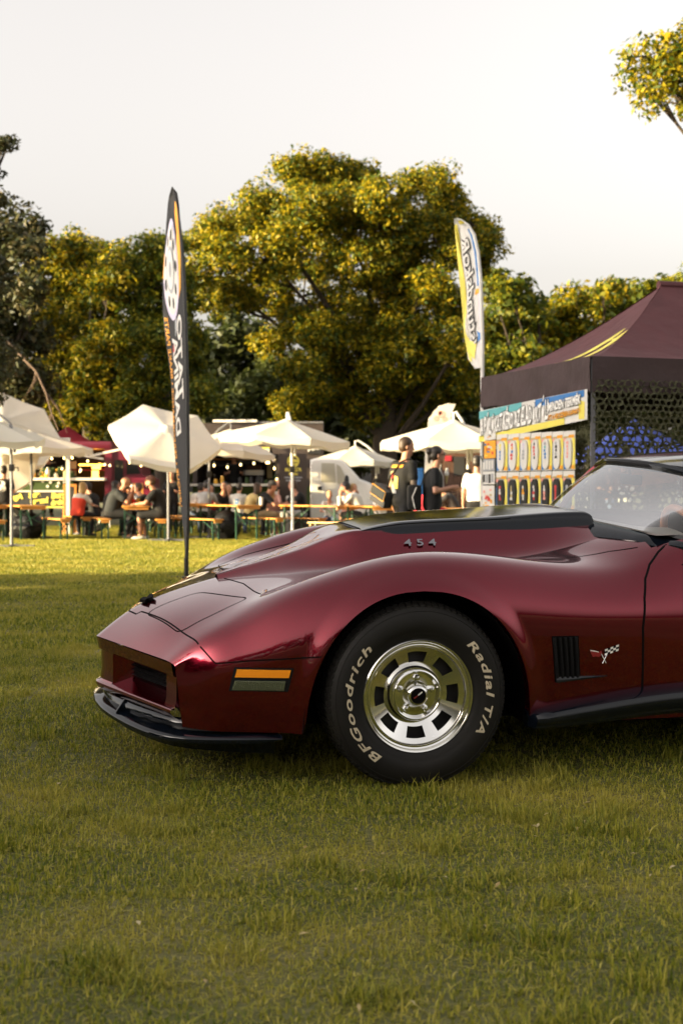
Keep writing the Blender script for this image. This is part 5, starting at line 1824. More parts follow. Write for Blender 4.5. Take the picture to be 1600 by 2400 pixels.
place('bench', 'beer bench right of the dark flag, in front of the grey shirt', 513, 31.3, 32)
place('bench', 'beer bench left of the white parasol mast', 658, 31.6, 34)
place('bench', 'beer bench right of the white parasol mast', 757, 32.5, 40)
place('bench', 'beer bench behind the hood, below the man in the pale shirt', 884, 29.6, 14)
place('bench', 'beer bench behind the walking man', 955, 27.6, 60)
place('bench', 'beer bench cut by the left edge of the picture', 4, 30.6, 26)
place('bench', 'beer bench under the blonde in the red vest', 205, 33.4, 22)
place('bench', 'beer bench further back right of the dark flag', 452, 35.4, 40)

# sacks, cups and boards
def sack(label, px, d, r, h):
    o = empty('rubbish_sack', G(px, d)); tag(o, label, 'sack')
    b = MB(); vs = []
    A = []
    rs = np.random.default_rng(int(px))
    for i in range(11):
        t = i / 10
        rad = r * (1.02 * math.sin(math.pi * (.12 + .80 * t)) ** .7) if i < 10 else r * .12
        A.append([Vector((rad * (1 + rs.normal(0, .06)) * math.cos(a), rad * (1 + rs.normal(0, .06)) * math.sin(a), h * t)) for a in np.linspace(0, 2 * math.pi, 21)[:-1]])
        A[-1].append(A[-1][0])
    b.grid(A); b.build('bag', 'bag_black', o)
    b = MB(); b.tube([(0, 0, h * .97), (.02, 0, h * 1.1), (.07, .02, h * 1.16)], [.035, .05, .02], 7)
    b.build('knot', 'bag_black', o)
sack('black rubbish sack under the empty table at the far left', 72, 32, .30, .62)
sack('second black sack beside the one at the far left', 52, 32.3, .26, .55)
sack('black rubbish sack under the table right of the dark flag', 532, 31.8, .33, .66)
def cup(label, px, d, z, r, h, m):
    p = G(px, d); p.z = z
    o = empty('drinking_cup', p); tag(o, label, 'cup', 'cups on the beer tables')
    MB().lathe([(0, 0), (r * .75, 0), (r, h), (r * .93, h), (r * .7, .01), (0, .01)], n=14).build('cup', m, o)
    MB().lathe([(r * .88, h * .80), (0, h * .80)], n=14).build('drink', m, o)
cup('red cup on the table before the bald man', 314, 32.5, .77, .045, .14, 'cup_red')
cup('yellow drink beside the red cup', 324, 32.7, .77, .045, .15, 'cup_yellow')
cup('clear cup on the table before the bald man', 301, 32.6, .77, .05, .17, 'cup_clear')
cup('pale tall cup held over the middle table', 612, 32.6, .77, .05, .18, 'cup_clear')
cup('clear cup on the table in front of the white van', 795, 32.3, .77, .05, .2, 'cup_clear')
cup('second clear cup on the table in front of the white van', 806, 32.6, .77, .05, .2, 'cup_clear')
o = empty('paper_wrapper', G(336, 32.2) + Vector((0, 0, .77))); tag(o, 'crumpled white paper on the table before the man in a cap', 'paper')
MB().ell((0, 0, .02), (.10, .07, .022), 9, 6).build('paper', 'paper_white', o)
def aboard(label, px, d, wpx, top, s_):
    k = d / 3333; w_ = wpx * k; h = 1.1 - (top - 1150) * k
    o = empty('chalkboard_stand', G(px, d)); tag(o, label, 'sign')
    for sy in (-1, 1):
        Tm = Matrix.Rotation(R(9 * sy), 4, 'X')
        b = MB()
        for a, c in (((-w_ / 2, 0), (-w_ / 2, h)), ((w_ / 2, 0), (w_ / 2, h)), ((-w_ / 2, h - .03), (w_ / 2, h - .03)), ((-w_ / 2, .2), (w_ / 2, .2))):
            b.bar((a[0], 0, a[1]), (c[0], 0, c[1]), .06, .05)
        b.xf(Matrix.Translation((0, sy * .17, 0)) @ Tm)
        fr = b.build('frame', 'wood_orange', o, smooth=False)
        b = MB(); b.box((-w_ / 2 + .03, -.006, .22), (w_ / 2 - .03, .006, h - .05)); b.xf(Matrix.Translation((0, sy * .17, 0)) @ Tm)
        b.build('slate', 'board_black', fr, smooth=False)
    text_obj('lettering', s_, 'print_white', Matrix.Translation((0, -.17 - .03, h * .68)) @ Matrix.Rotation(R(81), 4, 'X'), o, size=w_ * .36)
aboard('orange framed chalkboard behind the bald man', 317, 36, 34, 1130, 'BOX')
aboard('orange framed chalkboard beside the burger counter', 165, 36, 26, 1133, 'B')

# ------------------------------------------------------------------ trucks and stalls
def wheel_parts(root, x, y, r, sgn=-1):
    b = MB().lathe([(r * .55, -.09), (r * .9, -.10), (r, -.07), (r, .07), (r * .9, .10), (r * .55, .09)], (x, y, r), n=24, axis='Y')
    b.build('tyre', 'tyre_rubber', root)
    b = MB().lathe([(r * .56, -.08), (r * .5, -.06), (r * .2, -.07), (0, -.07)], (x, y, r), n=20, axis='Y')
    b.build('rim', 'steel_plain', root)
# burger truck on the left: open serving side, counter with turf panel and hand-painted words
D = 37.; kk = D / 3333
def X(px): return (px - 800) * kk
def Zp(py): return 1.1 - (py - 1150) * kk
tr = empty('food_truck', (X(130), D, 0)); tag(tr, 'burger truck with yellow painted words and a lit serving hatch', 'food truck')
def tb(name, px0, py0, px1, py1, y0, y1, m, parent=None, bev=0.):
    b = MB(); b.box((X(px0) - X(130), y0, Zp(py0)), (X(px1) - X(130), y1, Zp(py1)), bev)
    return b.build(name, m, parent or tr, smooth=bev > 0)
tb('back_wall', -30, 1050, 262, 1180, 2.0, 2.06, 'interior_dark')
tb('side_wall', 245, 1050, 262, 1190, .04, 2.0, 'truck_maroon')
tb('side_wall', -32, 1050, -20, 1190, .04, 2.0, 'truck_maroon')
tb('roof_box', -32, 1034, 262, 1052, -.02, 2.06, 'truck_maroon', bev=.05)
ct = tb('counter_top', -20, 1120, 250, 1126, -.35, .35, 'counter_white')
tb('turf_front', -20, 1126.5, 176, 1149, -.25, -.2, 'turf_panel')
tb('counter_rail', -20, 1149.3, 178, 1153, -.30, -.2, 'counter_white')
sg_ = tb('front_panel', -20, 1153.3, 178, 1186, -.26, -.2, 'board_black')
tb('panel_trim', -20, 1186.3, 178, 1190, -.28, -.2, 'print_yellow')
for px, py in ((78, 1134), (106, 1127.5), (124, 1130), (117, 1140), (140, 1139.5), (143, 1132), (156, 1129), (33, 1137), (50, 1131)):
    MB().lathe([(0, -.275), (.036, -.275), (.036, -.25)], (X(px) - X(130), 0, Zp(py)), n=14, axis='Y').build('paper_lantern', 'counter_white', tr)
TX = lambda s_, px, py, h, m='print_yellow': text_obj('painted_word', s_, m, Matrix.Translation((X(px) - X(130), -.275, Zp(py))) @ Matrix.Rotation(R(90), 4, 'X') @ Matrix.Rotation(R(6), 4, 'Z'), sg_, size=h, offset=.012, shear=.15)
TX('vagA', 42, 1165, .19); TX('Szia', 86, 1160, .20); TX('uram!', 97, 1174, .20); TX('Burger', 150, 1160, .20); TX('érdekel?', 152, 1176, .18)
b = MB(); b.grid([[(X(px) - X(130), y, z) for y, z in ((.0, Zp(1056)), (-.9, Zp(1066)), (-.92, Zp(1072)))] for px in np.linspace(-20, 184, 8)])
b.build('awning', 'parasol_cloth', tr)
for i, (x0, x1, zz, col) in enumerate(((70, 100, 1080, 'steel_plain'), (128, 150, 1078, 'counter_white'), (100, 126, 1084, 'interior_dark'))):
    tb('back_panel', x0, zz, x1, 1112, 1.7, 1.75, col)
tb('shelf', 140, 1098, 245, 1101, 1.3, 1.7, 'red_cloth')
tb('lit_shelf', 160, 1085, 240, 1089, 1.5, 1.6, 'lamp_glow')
tb('lit_menu', 192, 1090, 208, 1120, 1.5, 1.55, 'lamp_glow')
tb('lit_menu', 210, 1083, 214, 1100, 1.4, 1.45, 'lamp_glow')
rs = random.Random(5)
for k in range(16):
    px = rs.uniform(64, 175)
    z0 = Zp(1120)
    h = rs.uniform(.1, .28)
    m_ = rs.choice(['plant_green', 'plant_green', 'counter_white', 'board_black', 'print_tan', 'paper_white', 'cup_yellow'])
    b = MB().lathe([(0, z0), (.05, z0), (.06, z0 + h * .7), (.03, z0 + h * .8), (.03, z0 + h), (0, z0 + h)], (X(px) - X(130), rs.uniform(-.2, .2), 0), n=9)
    b.build('counter_jar', m_, tr)
for k in range(26):                                        # herbs standing in boxes on the counter
    px = rs.uniform(98, 150)
    if k == 0: hb = MB()
    p0 = Vector((X(px) - X(130), rs.uniform(-.1, .2), Zp(1120)))
    hb.ell(p0 + Vector((0, 0, rs.uniform(.05, .25))), (.07, .07, .06), 6, 4)
tag(hb.build('herb_box', 'plant_green', tr, smooth=False), kind='stuff')
# cab of the truck
cb = MB()
prof = [(262, 1052), (318, 1056), (326, 1080), (332, 1112), (352, 1122), (356, 1165), (356, 1185), (262, 1185)]
cb.prism([(X(px) - X(130), .10, Zp(py)) for px, py in prof], (0, 1.8, 0))
cab = cb.build('cab', 'truck_maroon', tr, angle=30)
b = MB(); b.prism([(X(px) - X(130), .08, Zp(py)) for px, py in ((296, 1084), (320, 1084), (328, 1110), (296, 1112))], (0, .02, 0)); b.build('cab_window', 'dark_glass', cab, smooth=False)
b = MB(); b.prism([(X(px) - X(130), .07, Zp(py)) for px, py in ((268, 1078), (288, 1078), (288, 1150), (268, 1150))], (0, .02, 0)); b.build('cab_door_gap', 'dark_glass', cab, smooth=False)
for px in (20, 215, 330): wheel_parts(tr, X(px) - X(130), .25, .36)

def bulbs(name, label, pts, m='bulb_glow', rad=.026):
    """festoon: sagging wire with a glowing bulb at each drop"""
    c = Vector(pts[0])
    root = empty(name, (c.x, c.y, 0)); tag(root, label, 'string lights')
    o = Vector((c.x, c.y, 0))
    P_ = []
    for a, q in zip(pts[:-1], pts[1:]):
        a, q = Vector(a), Vector(q)
        for t in np.linspace(0, 1, 7)[:-1]: P_.append(a.lerp(q, t) - o - Vector((0, 0, .06 * math.sin(math.pi * t))))
    P_.append(Vector(pts[-1]) - o)
    MB().tube(P_, .006, 5).build('wire', 'pole_black', root)
    for p in pts:
        p = Vector(p) - o
        s_ = MB().tube([p, p - Vector((0, 0, .05))], .012, 6).build('socket', 'pole_black', root)
        MB().ell(p - Vector((0, 0, .085)), (rad, rad, rad * 1.25), 9, 7).build('bulb', m, root)
bulbs('string_lights', 'string of warm bulbs along the burger truck awning', [W(px, py, D - .95) for px, py in ((96, 1069), (122, 1067), (151, 1066), (163, 1066), (170, 1065), (206, 1073), (246, 1081), (258, 1083))])
bulbs('string_lights', 'string of warm bulbs hanging in the middle of the hatch', [W(px, py, D - .5) for px, py in ((146, 1091), (188, 1097), (190, 1094))], rad=.022)
bulbs('string_lights', 'string of warm bulbs above the dark burger stall', [W(px, py, 35.2) for px, py in ((468, 1078), (493, 1068), (502, 1083), (533, 1087), (564, 1081), (595, 1078), (625, 1076), (630, 1076), (642, 1069), (643, 1090), (649, 1115))])
bulbs('string_lights', 'short string of bulbs under the tipped parasol', [W(px, py, 35.5) for px, py in ((304, 1077), (331, 1084), (345, 1084), (368, 1086), (392, 1094))], rad=.022)
# red tent and white stall frame behind
rt = empty('canopy_tent', G(160, 42)); tag(rt, 'red pop-up tent behind the burger truck', 'tent')
kk2 = 42 / 3333
A = [[Vector((lerp(-1.5, 1.5, i / 12), lerp(-1.5, 1.5, j / 12), 1.98 + 1.02 * (1 - max(abs(i / 6 - 1), abs(j / 6 - 1))) ** 1.15)) for j in range(13)] for i in range(13)]
b = MB(); b.grid(A); b.build('roof_panel', 'red_cloth', rt)
b = MB()
for a, c in (((-1.5, -1.5), (1.5, -1.5)), ((1.5, -1.5), (1.5, 1.5)), ((1.5, 1.5), (-1.5, 1.5)), ((-1.5, 1.5), (-1.5, -1.5))):
    b.grid([[(lerp(a[0], c[0], s), lerp(a[1], c[1], s), z) for z in (1.98, 1.74)] for s in (0, 1)])
b.build('valance', 'red_cloth', rt)
for x in (-1.46, 1.46):
    for y in (-1.46, 1.46): MB().box((x - .02, y - .02, 0), (x + .02, y + .02, 1.98)).build('leg', 'pole_white', rt, smooth=False)
sf = empty('stall_frame', (X(181), D - 1.2, 0)); tag(sf, 'white post and beam frame standing before the burger truck', 'frame')
for px in (181, -40):
    MB().box((X(px) - X(181) - .045, -.045, 0), (X(px) - X(181) + .045, .045, Zp(1036))).build('post', 'pole_white', sf, smooth=False)
MB().box((X(-40) - X(181), -.05, Zp(1036) - .002), (.05, .05, Zp(1030))).build('beam', 'pole_white', sf, smooth=False)
MB().box((.06, -.03, Zp(1066)), (X(212) - X(181), .03, Zp(1046))).build('side_cloth', 'parasol_cloth', sf, smooth=False)
MB().bar((0.05, 0, Zp(1066)), (X(262) - X(181), -.1, Zp(1078)), .05, .05).build('rafter', 'counter_white', sf, smooth=False)
MB().bar((X(232) - X(181), -.12, Zp(1072)), (X(300) - X(181), -.2, Zp(1057)), .05, .05).build('rafter', 'counter_white', sf, smooth=False)

# dark burger stall truck in the middle
D2 = 40.0; k2 = D2 / 3333
def X2(px): return (px - 600) * k2
def Z2(py): return 1.1 - (py - 1150) * k2
t2 = empty('food_truck', ((600 - 800) * k2, D2, 0)); tag(t2, 'dark brown burger truck with a raised hatch and yellow dots', 'food truck')
def t2b(name, px0, py0, px1, py1, y0, y1, m, parent=None, bev=0.):
    b = MB(); b.box((X2(px0), y0, Z2(py0)), (X2(px1), y1, Z2(py1)), bev)
    return b.build(name, m, parent or t2, smooth=bev > 0)
t2b('upper_wall', 452, 992, 757, 1064, 0, 2.0, 'truck_brown')
t2b('roof_edge', 500, 984, 602, 990, -.1, 2.0, 'counter_white')
t2b('roof_edge', 602, 988, 757, 992, -.05, 2.0, 'pole_grey')
t2b('lower_wall', 452, 1140, 757, 1195, 0, 2.0, 'turf_panel')
t2b('side_wall', 650, 1064, 757, 1140, .02, 2.0, 'truck_brown')
t2b('side_wall', 452, 1064, 462, 1140, .02, 2.0, 'truck_brown')
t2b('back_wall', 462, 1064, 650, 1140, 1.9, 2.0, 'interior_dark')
t2b('counter_top', 440, 1134, 655, 1139, -.30, .3, 'counter_white')
for x0, y0, x1, y1, m_ in ((570, 1088, 605, 1100, 'wood_brown'), (512, 1104, 545, 1122, 'wood_brown'), (620, 1078, 632, 1120, 'print_tan'), (492, 1072, 605, 1075, 'wood_orange'), (640, 1070, 650, 1110, 'steel_plain'), (560, 1100, 612, 1112, 'steel_plain')):
    t2b('shelf', x0, y0, x1, y1, 1.4, 1.8, m_)
for k in range(14):
    px = rs.uniform(450, 650); z0 = Z2(1134); h = rs.uniform(.08, .26)
    MB().lathe([(0, z0), (.05, z0), (.055, z0 + h * .7), (.03, z0 + h), (0, z0 + h)], (X2(px), rs.uniform(-.2, .2), 0), n=9).build('counter_jar', rs.choice(['print_tan', 'paper_white', 'board_black', 'cup_yellow', 'plant_green']), t2)
hb_ = MB(); hb_.grid([[(X2(px), y, z) for y, z in ((-.02, Z2(1064)), (-1.1, Z2(1052)))] for px in np.linspace(492, 640, 6)])
hat = hb_.build('hatch', 'truck_brown', t2)
b = MB(); b.grid([[(X2(px), -1.12, z) for z in (Z2(1064), Z2(1051))] for px in np.linspace(494, 636, 6)]); b.build('hatch_sign', 'print_white', hat)
b = MB(); b.grid([[(X2(px), -1.126, z) for z in (Z2(1055), Z2(1051))] for px in np.linspace(494, 636, 6)]); b.build('hatch_stripe', 'print_yellow', hat)
for k in range(9):
    b = MB(); b.box((X2(500 + k * 15), -1.135, Z2(1063)), (X2(510 + k * 15), -1.128, Z2(1057))); b.build('hatch_mark', 'print_black', hat, smooth=False)
for px, py, r in ((540, 1030, 3), (570, 1031, 2.5), (585, 1032, 2.5), (625, 1033, 3), (650, 1034, 2.5), (705, 1044, 3), (700, 1050, 2.5), (530, 1029, 2)):
    MB().lathe([(0, -.02), (r * k2, -.02), (r * k2, .0)], (X2(px), 0, Z2(py)), n=12, axis='Y').build('yellow_dot', 'print_yellow', t2)
t2b('yellow_sign', 536, 1022, 554, 1031, -.05, -.01, 'print_yellow'); t2b('yellow_sign', 597, 1026, 616, 1033, -.05, -.01, 'print_yellow')
nb_ = t2b('end_sign', 723, 1034, 752, 1064, -.06, -.01, 'print_black')
text_obj('lettering', 'AHL', 'print_white', Matrix.Translation((X2(737), -.066, Z2(1049))) @ Matrix.Rotation(R(90), 4, 'X') @ Matrix.Rotation(R(12), 4, 'Z'), nb_, size=.2, offset=.015)
for px in (500, 700): wheel_parts(t2, X2(px), .2, .38)
# roll-up menu stand
D3 = 35.; k3 = D3 / 3333
rs_ = empty('menu_stand', G(687, D3)); tag(rs_, 'tall brown menu stand with a yellow round burger logo', 'sign')
Z3 = lambda py: 1.1 - (py - 1150) * k3
MB().box((-32 * k3, -.01, .06), (32 * k3, .01, Z3(1063))).build('panel', 'truck_brown', rs_, smooth=False)
MB().box((-34 * k3, -.06, 0), (34 * k3, .10, .06), .01).build('stand_foot', 'pole_grey', rs_)
MB().tube([(0, .04, .05), (0, .04, Z3(1063))], .012, 6).build('pole', 'pole_grey', rs_)
MB().lathe([(.15, -.018), (.115, -.018)], (0, 0, Z3(1081)), n=28, axis='Y').build('logo_ring', 'print_yellow', rs_)
MB().prism([(x * k3, -.018, Z3(y)) for x, y in ((-14, 1083), (-10, 1078), (0, 1075), (10, 1078), (14, 1083))], (0, .004, 0)).build('logo_bun', 'print_yellow', rs_, smooth=False)
MB().prism([(x * k3, -.018, Z3(y)) for x, y in ((-12, 1087), (12, 1085), (9, 1089), (-9, 1090))], (0, .004, 0)).build('logo_bun', 'print_yellow', rs_, smooth=False)
RT = Matrix.Rotation(R(90), 4, 'X')
for s_, py, sz, m_ in (('BURGER', 1101, .11, 'print_yellow'), ('MENU', 1111, .08, 'print_yellow'), ('CSIRKE SAJT HAGYMA', 1119, .045, 'print_grey'), ('MARHA BACON', 1126, .05, 'print_grey'), ('BBQ', 1134, .08, 'print_white')):
    text_obj('lettering', s_, m_, Matrix.Translation((0, -.016, Z3(py))) @ RT, rs_, size=sz, offset=.004)

# white van nose-on to the right
D4 = 35.6; k4 = D4 / 3333
vn = empty('white_van', ((800 - 800) * k4, D4, 0)); tag(vn, 'white delivery van with its cab facing right', 'van')
X4 = lambda px: (px - 800) * k4
Z4 = lambda py: 1.1 - (py - 1150) * k4
side = [(727, 1215), (727, 1078), (738, 1074), (795, 1076), (808, 1082), (842, 1122), (868, 1132), (884, 1150), (888, 1190), (886, 1215)]
b = MB()
n = len(side)
A = []
for y, ins in ((0, 4), (.05, 0), (1.75, 0), (1.85, 4)):
    cx_, cy_ = 800, 1150
    A.append([(X4(px + (ins * .6 if px < 780 else -ins * .6)), y, Z4(py + (ins if py < 1150 else 0))) for px, py in side + [side[0]]])
b.grid(A)
b.f.append(tuple(range(n))); b.mi.append(0)
b.f.append(tuple(3 * (n + 1) + k for k in range(n))[::-1]); b.mi.append(0)
vb = b.build('body', 'van_white', vn, angle=35)
MB().prism([(X4(px), -.012, Z4(py)) for px, py in ((753, 1085), (784, 1086), (787, 1131), (753, 1130))], (0, .01, 0)).build('side_window', 'pale_glass', vb, smooth=False)
MB().prism([(X4(px), -.014, Z4(py)) for px, py in ((788, 1088), (797, 1093), (811, 1120), (806, 1140), (791, 1134))], (0, .01, 0)).build('quarter_window', 'pale_glass', vb, smooth=False)
b = MB(); b.grid([[(X4(px) + .015, y, Z4(py) + .012) for px, py in ((808, 1082), (825, 1102), (841, 1121))] for y in (.10, .9, 1.75)]); b.build('windscreen', 'dark_glass', vb)
MB().box((X4(744), -.03, Z4(1149)), (X4(754), -.005, Z4(1140))).build('fuel_flap', 'print_black', vb, smooth=False)
b = MB().tube([(X4(812), -.02, Z4(1135)), (X4(812), -.16, Z4(1130))], .015, 6); b.ell((X4(812), -.2, Z4(1125)), (.06, .05, .12), 8, 6); b.build('wing_mirror', 'print_black', vb)
MB().box((X4(880), .1, Z4(1165)), (X4(887.5), .4, Z4(1154)), .02).build('headlamp', 'pale_glass', vb)
for px in (752, 855): wheel_parts(vn, X4(px), .15, .34)

# cream fin-shaped sign flag and brown kiosk
ff = empty('sail_flag', G(1003, 35)); tag(ff, 'cream fin-shaped sail flag with a faint pink print', 'flag')
k5 = 35 / 3333
P_ = lambda px, py, y=0: Vector(((px - 1003) * k5, y, 1.1 - (py - 1150) * k5))
outl = [(994, 1240), (996, 1120), (998, 1040), (1001, 1005), (1006, 982), (1016, 964), (1030, 952), (1048, 946), (1067, 948), (1058, 968), (1054, 992), (1052, 1020), (1030, 1100), (1026, 1240)]
MB().prism([P_(x, y) for x, y in outl], (0, .012, 0)).build('cloth', 'parasol_cloth', ff, smooth=False)
for c_, r_ in (((1035, 972), 9), ((1022, 982), 7), ((1042, 984), 7), ((1030, 968), 5)):
    MB().lathe([(0, -.006), (r_ * k5, -.006)], P_(*c_), n=14, axis='Y').build('pink_print', 'print_pink', ff)
MB().tube([P_(996, 1258, .02), P_(996, 1120, .02), P_(998, 1040, .02), P_(1006, 982, .02), P_(1030, 952, .02)], .016, 7).build('pole', 'pole_white', ff)
kx = empty('wooden_kiosk', G(1085, 40)); tag(kx, 'brown wooden kiosk with a red and white striped awning', 'kiosk')
k6 = 40 / 3333
X6 = lambda px: (px - 1085) * k6
Z6 = lambda py: 1.1 - (py - 1150) * k6
for i in range(12):
    MB().box((X6(1036 + i * 9.2), 0, 0), (X6(1044.6 + i * 9.2), .05, Z6(1048))).build('board', 'wood_brown', kx, smooth=False)
MB().box((X6(1062), -.03, Z6(1116)), (X6(1088), -.01, Z6(1072))).build('notice', 'board_black', kx, smooth=False)
MB().box((X6(1042), -.05, Z6(1082)), (X6(1057), -.02, Z6(1070))).build('red_sign', 'red_cloth', kx, smooth=False)
for i in range(12):
    px = 1038 + i * 8.8
    b = MB(); b.grid([[(X6(px + q), y, z) for y, z in ((0, Z6(1040)), (-.6, Z6(1047)), (-.62, Z6(1057 + (1.5 if q in (2.2, 4.4, 6.6) else 0))))] for q in (0, 2.2, 4.4, 6.6, 8.7)])
    b.build('awning_strip', 'red_cloth' if i % 2 else 'parasol_cloth', kx)
MB().box((X6(1036), .05, Z6(1046)), (X6(1146), 1.8, Z6(1040))).build('kiosk_roof', 'wood_brown', kx, smooth=False)
bb = empty('blue_bin', G(983, 36)); tag(bb, 'narrow blue bin between the two standing people', 'bin')
k7 = 36 / 3333
MB().box((-6 * k7, -.25, .05), (7 * k7, .25, 1.1 + 45 * k7), .02).build('bin_body', 'print_blue', bb)
MB().box((-7 * k7, -.27, 1.1 + 45.3 * k7), (8 * k7, .27, 1.1 + 51 * k7), .02).build('lid', 'print_blue', bb)
# ================================================================== people
mat('skin_light', (.46, .23, .145), .55, noise=(8, .08))
mat('skin_mid', (.38, .18, .105), .55, noise=(8, .08))
mat('eye_dark', (.02, .015, .012), .3)
mat('lip', (.36, .10, .08), .5)
mat('hair_dark', (.016, .012, .010), .5, bump=(60, .6, .004))
mat('hair_brown', (.055, .030, .016), .5, bump=(60, .6, .004))
mat('hair_blond', (.42, .27, .10), .5, bump=(60, .6, .004))
mat('hair_grey', (.10, .085, .075), .6, bump=(60, .6, .004))
for nm, c_ in dict(cloth_black=(.0045, .0045, .005), cloth_charcoal=(.011, .0135, .0145), cloth_white=(.58, .55, .50), cloth_grey=(.34, .33, .32), cloth_red=(.62, .05, .02), cloth_scarlet=(.50, .02, .04), cloth_cream=(.55, .42, .18), cloth_navy=(.02, .03, .07), cloth_denim=(.07, .10, .17), cloth_pink=(.60, .32, .26), cloth_brown=(.14, .06, .04), cloth_khaki=(.25, .19, .11), cloth_midgrey=(.035, .035, .04)).items():
    mat(nm, c_, .85, noise=(5, .15), bump=(9, .5, .02))
mat('shoe_white', (.72, .70, .66), .5)
mat('shoe_black', (.015, .015, .016), .5)
mat('glasses_black', (.01, .01, .01), .2)

def remeshed(name, b, vox, m, parent, it=3):
    """fuse overlapping shapes into one continuous skin"""
    me = bpy.data.meshes.new('tmp')
    me.from_pydata(b.v, [], b.f)
    o = bpy.data.objects.new('tmp', me)
    COL.objects.link(o)
    r_ = o.modifiers.new('r', 'REMESH'); r_.mode = 'VOXEL'; r_.voxel_size = vox; r_.use_smooth_shade = True
    s_ = o.modifiers.new('s', 'SMOOTH'); s_.iterations = it; s_.factor = .5
    dg = bpy.context.evaluated_depsgraph_get(); dg.update()
    me2 = bpy.data.meshes.new_from_object(o.evaluated_get(dg))
    bpy.data.objects.remove(o); bpy.data.meshes.remove(me)
    me2.name = name
    me2.materials.clear(); me2.materials.append(M(m))
    smooth_mesh(me2)
    return link(bpy.data.objects.new(name, me2), parent)

def limb(b, pts, rs, n=12):
    P = [Vector(p) for p in pts]
    fine, fr = [], []
    for i in range(len(P) - 1):
        for t in np.linspace(0, 1, 5)[:-1]:
            fine.append(P[i].lerp(P[i + 1], t)); fr.append(rs[i] + (rs[i + 1] - rs[i]) * t)
    fine.append(P[-1]); fr.append(rs[-1])
    b.tube(fine, fr, n)
    for p, r in zip(P, rs): b.ell(p, r, 10, 7)
def torso(b, spine, secs, grow=0.):
    """spine points, secs = (half depth, half width); forward = +x"""
    A = []
    S = [Vector(p) for p in spine]
    n = 20
    k = len(S)
    tt = np.linspace(0, k - 1, 6 * (k - 1) + 1)
    sp_ = spl(np.arange(k), np.array([tuple(p) for p in S]), tt); se = spl(np.arange(k), np.array(secs), tt)
    for i in range(len(tt)):
        t = Vector(sp_[min(i + 1, len(tt) - 1)] - sp_[max(i - 1, 0)]).normalized()
        f = Vector((1, 0, 0)); f = (f - t * f.dot(t)).normalized(); l = t.cross(f)
        row = []
        for q in range(n):
            a = 2 * math.pi * q / n
            ca, sa = math.cos(a), math.sin(a)
            row.append(Vector(sp_[i]) + f * (se[i][0] + grow) * math.copysign(abs(ca) ** .85, ca) + l * (se[i][1] + grow) * math.copysign(abs(sa) ** .85, sa))
        A.append(row)
    nv = len(b.v)
    vs = [p for r_ in A for p in r_]
    fs = [(i * n + q, i * n + (q + 1) % n, (i + 1) * n + (q + 1) % n, (i + 1) * n + q) for i in range(len(A) - 1) for q in range(n)]
    fs += [tuple(range(n))[::-1], tuple((len(A) - 1) * n + q for q in range(n))]
    b.add(vs, fs)
def hand(b, wr, d, palm_n, side, curl=.6):
    """palm, four unequal fingers and a thumb from the wrist along d"""
    d = Vector(d).normalized(); pn = Vector(palm_n); pn = (pn - d * pn.dot(d)).normalized(); s = d.cross(pn) * side
    c = Vector(wr) + d * .048
    for i, x in enumerate((-.026, -.009, .009, .026)):
        root = Vector(wr) + d * .078 + s * x
        L = (.060, .074, .080, .068)[i]
        m1 = root + d * L * .5 + pn * L * .12 * curl; m2 = m1 + d * L * .38 * (1 - curl * .5) + pn * L * .35 * curl
        b.tube([Vector(wr) + d * .03 + s * x * .7, root, m1, m2], [.013, .0115, .0105, .008], 7)
    b.tube([Vector(wr) + d * .02 + s * .02, Vector(wr) + d * .045 + s * .046 + pn * .01, Vector(wr) + d * .078 + s * .050 + pn * .022], [.013, .0125, .009], 7)
    q = Matrix((d, s, pn)).transposed()
    b.ell(c, (.052, .040, .017), 10, 7, rot=q.to_quaternion())

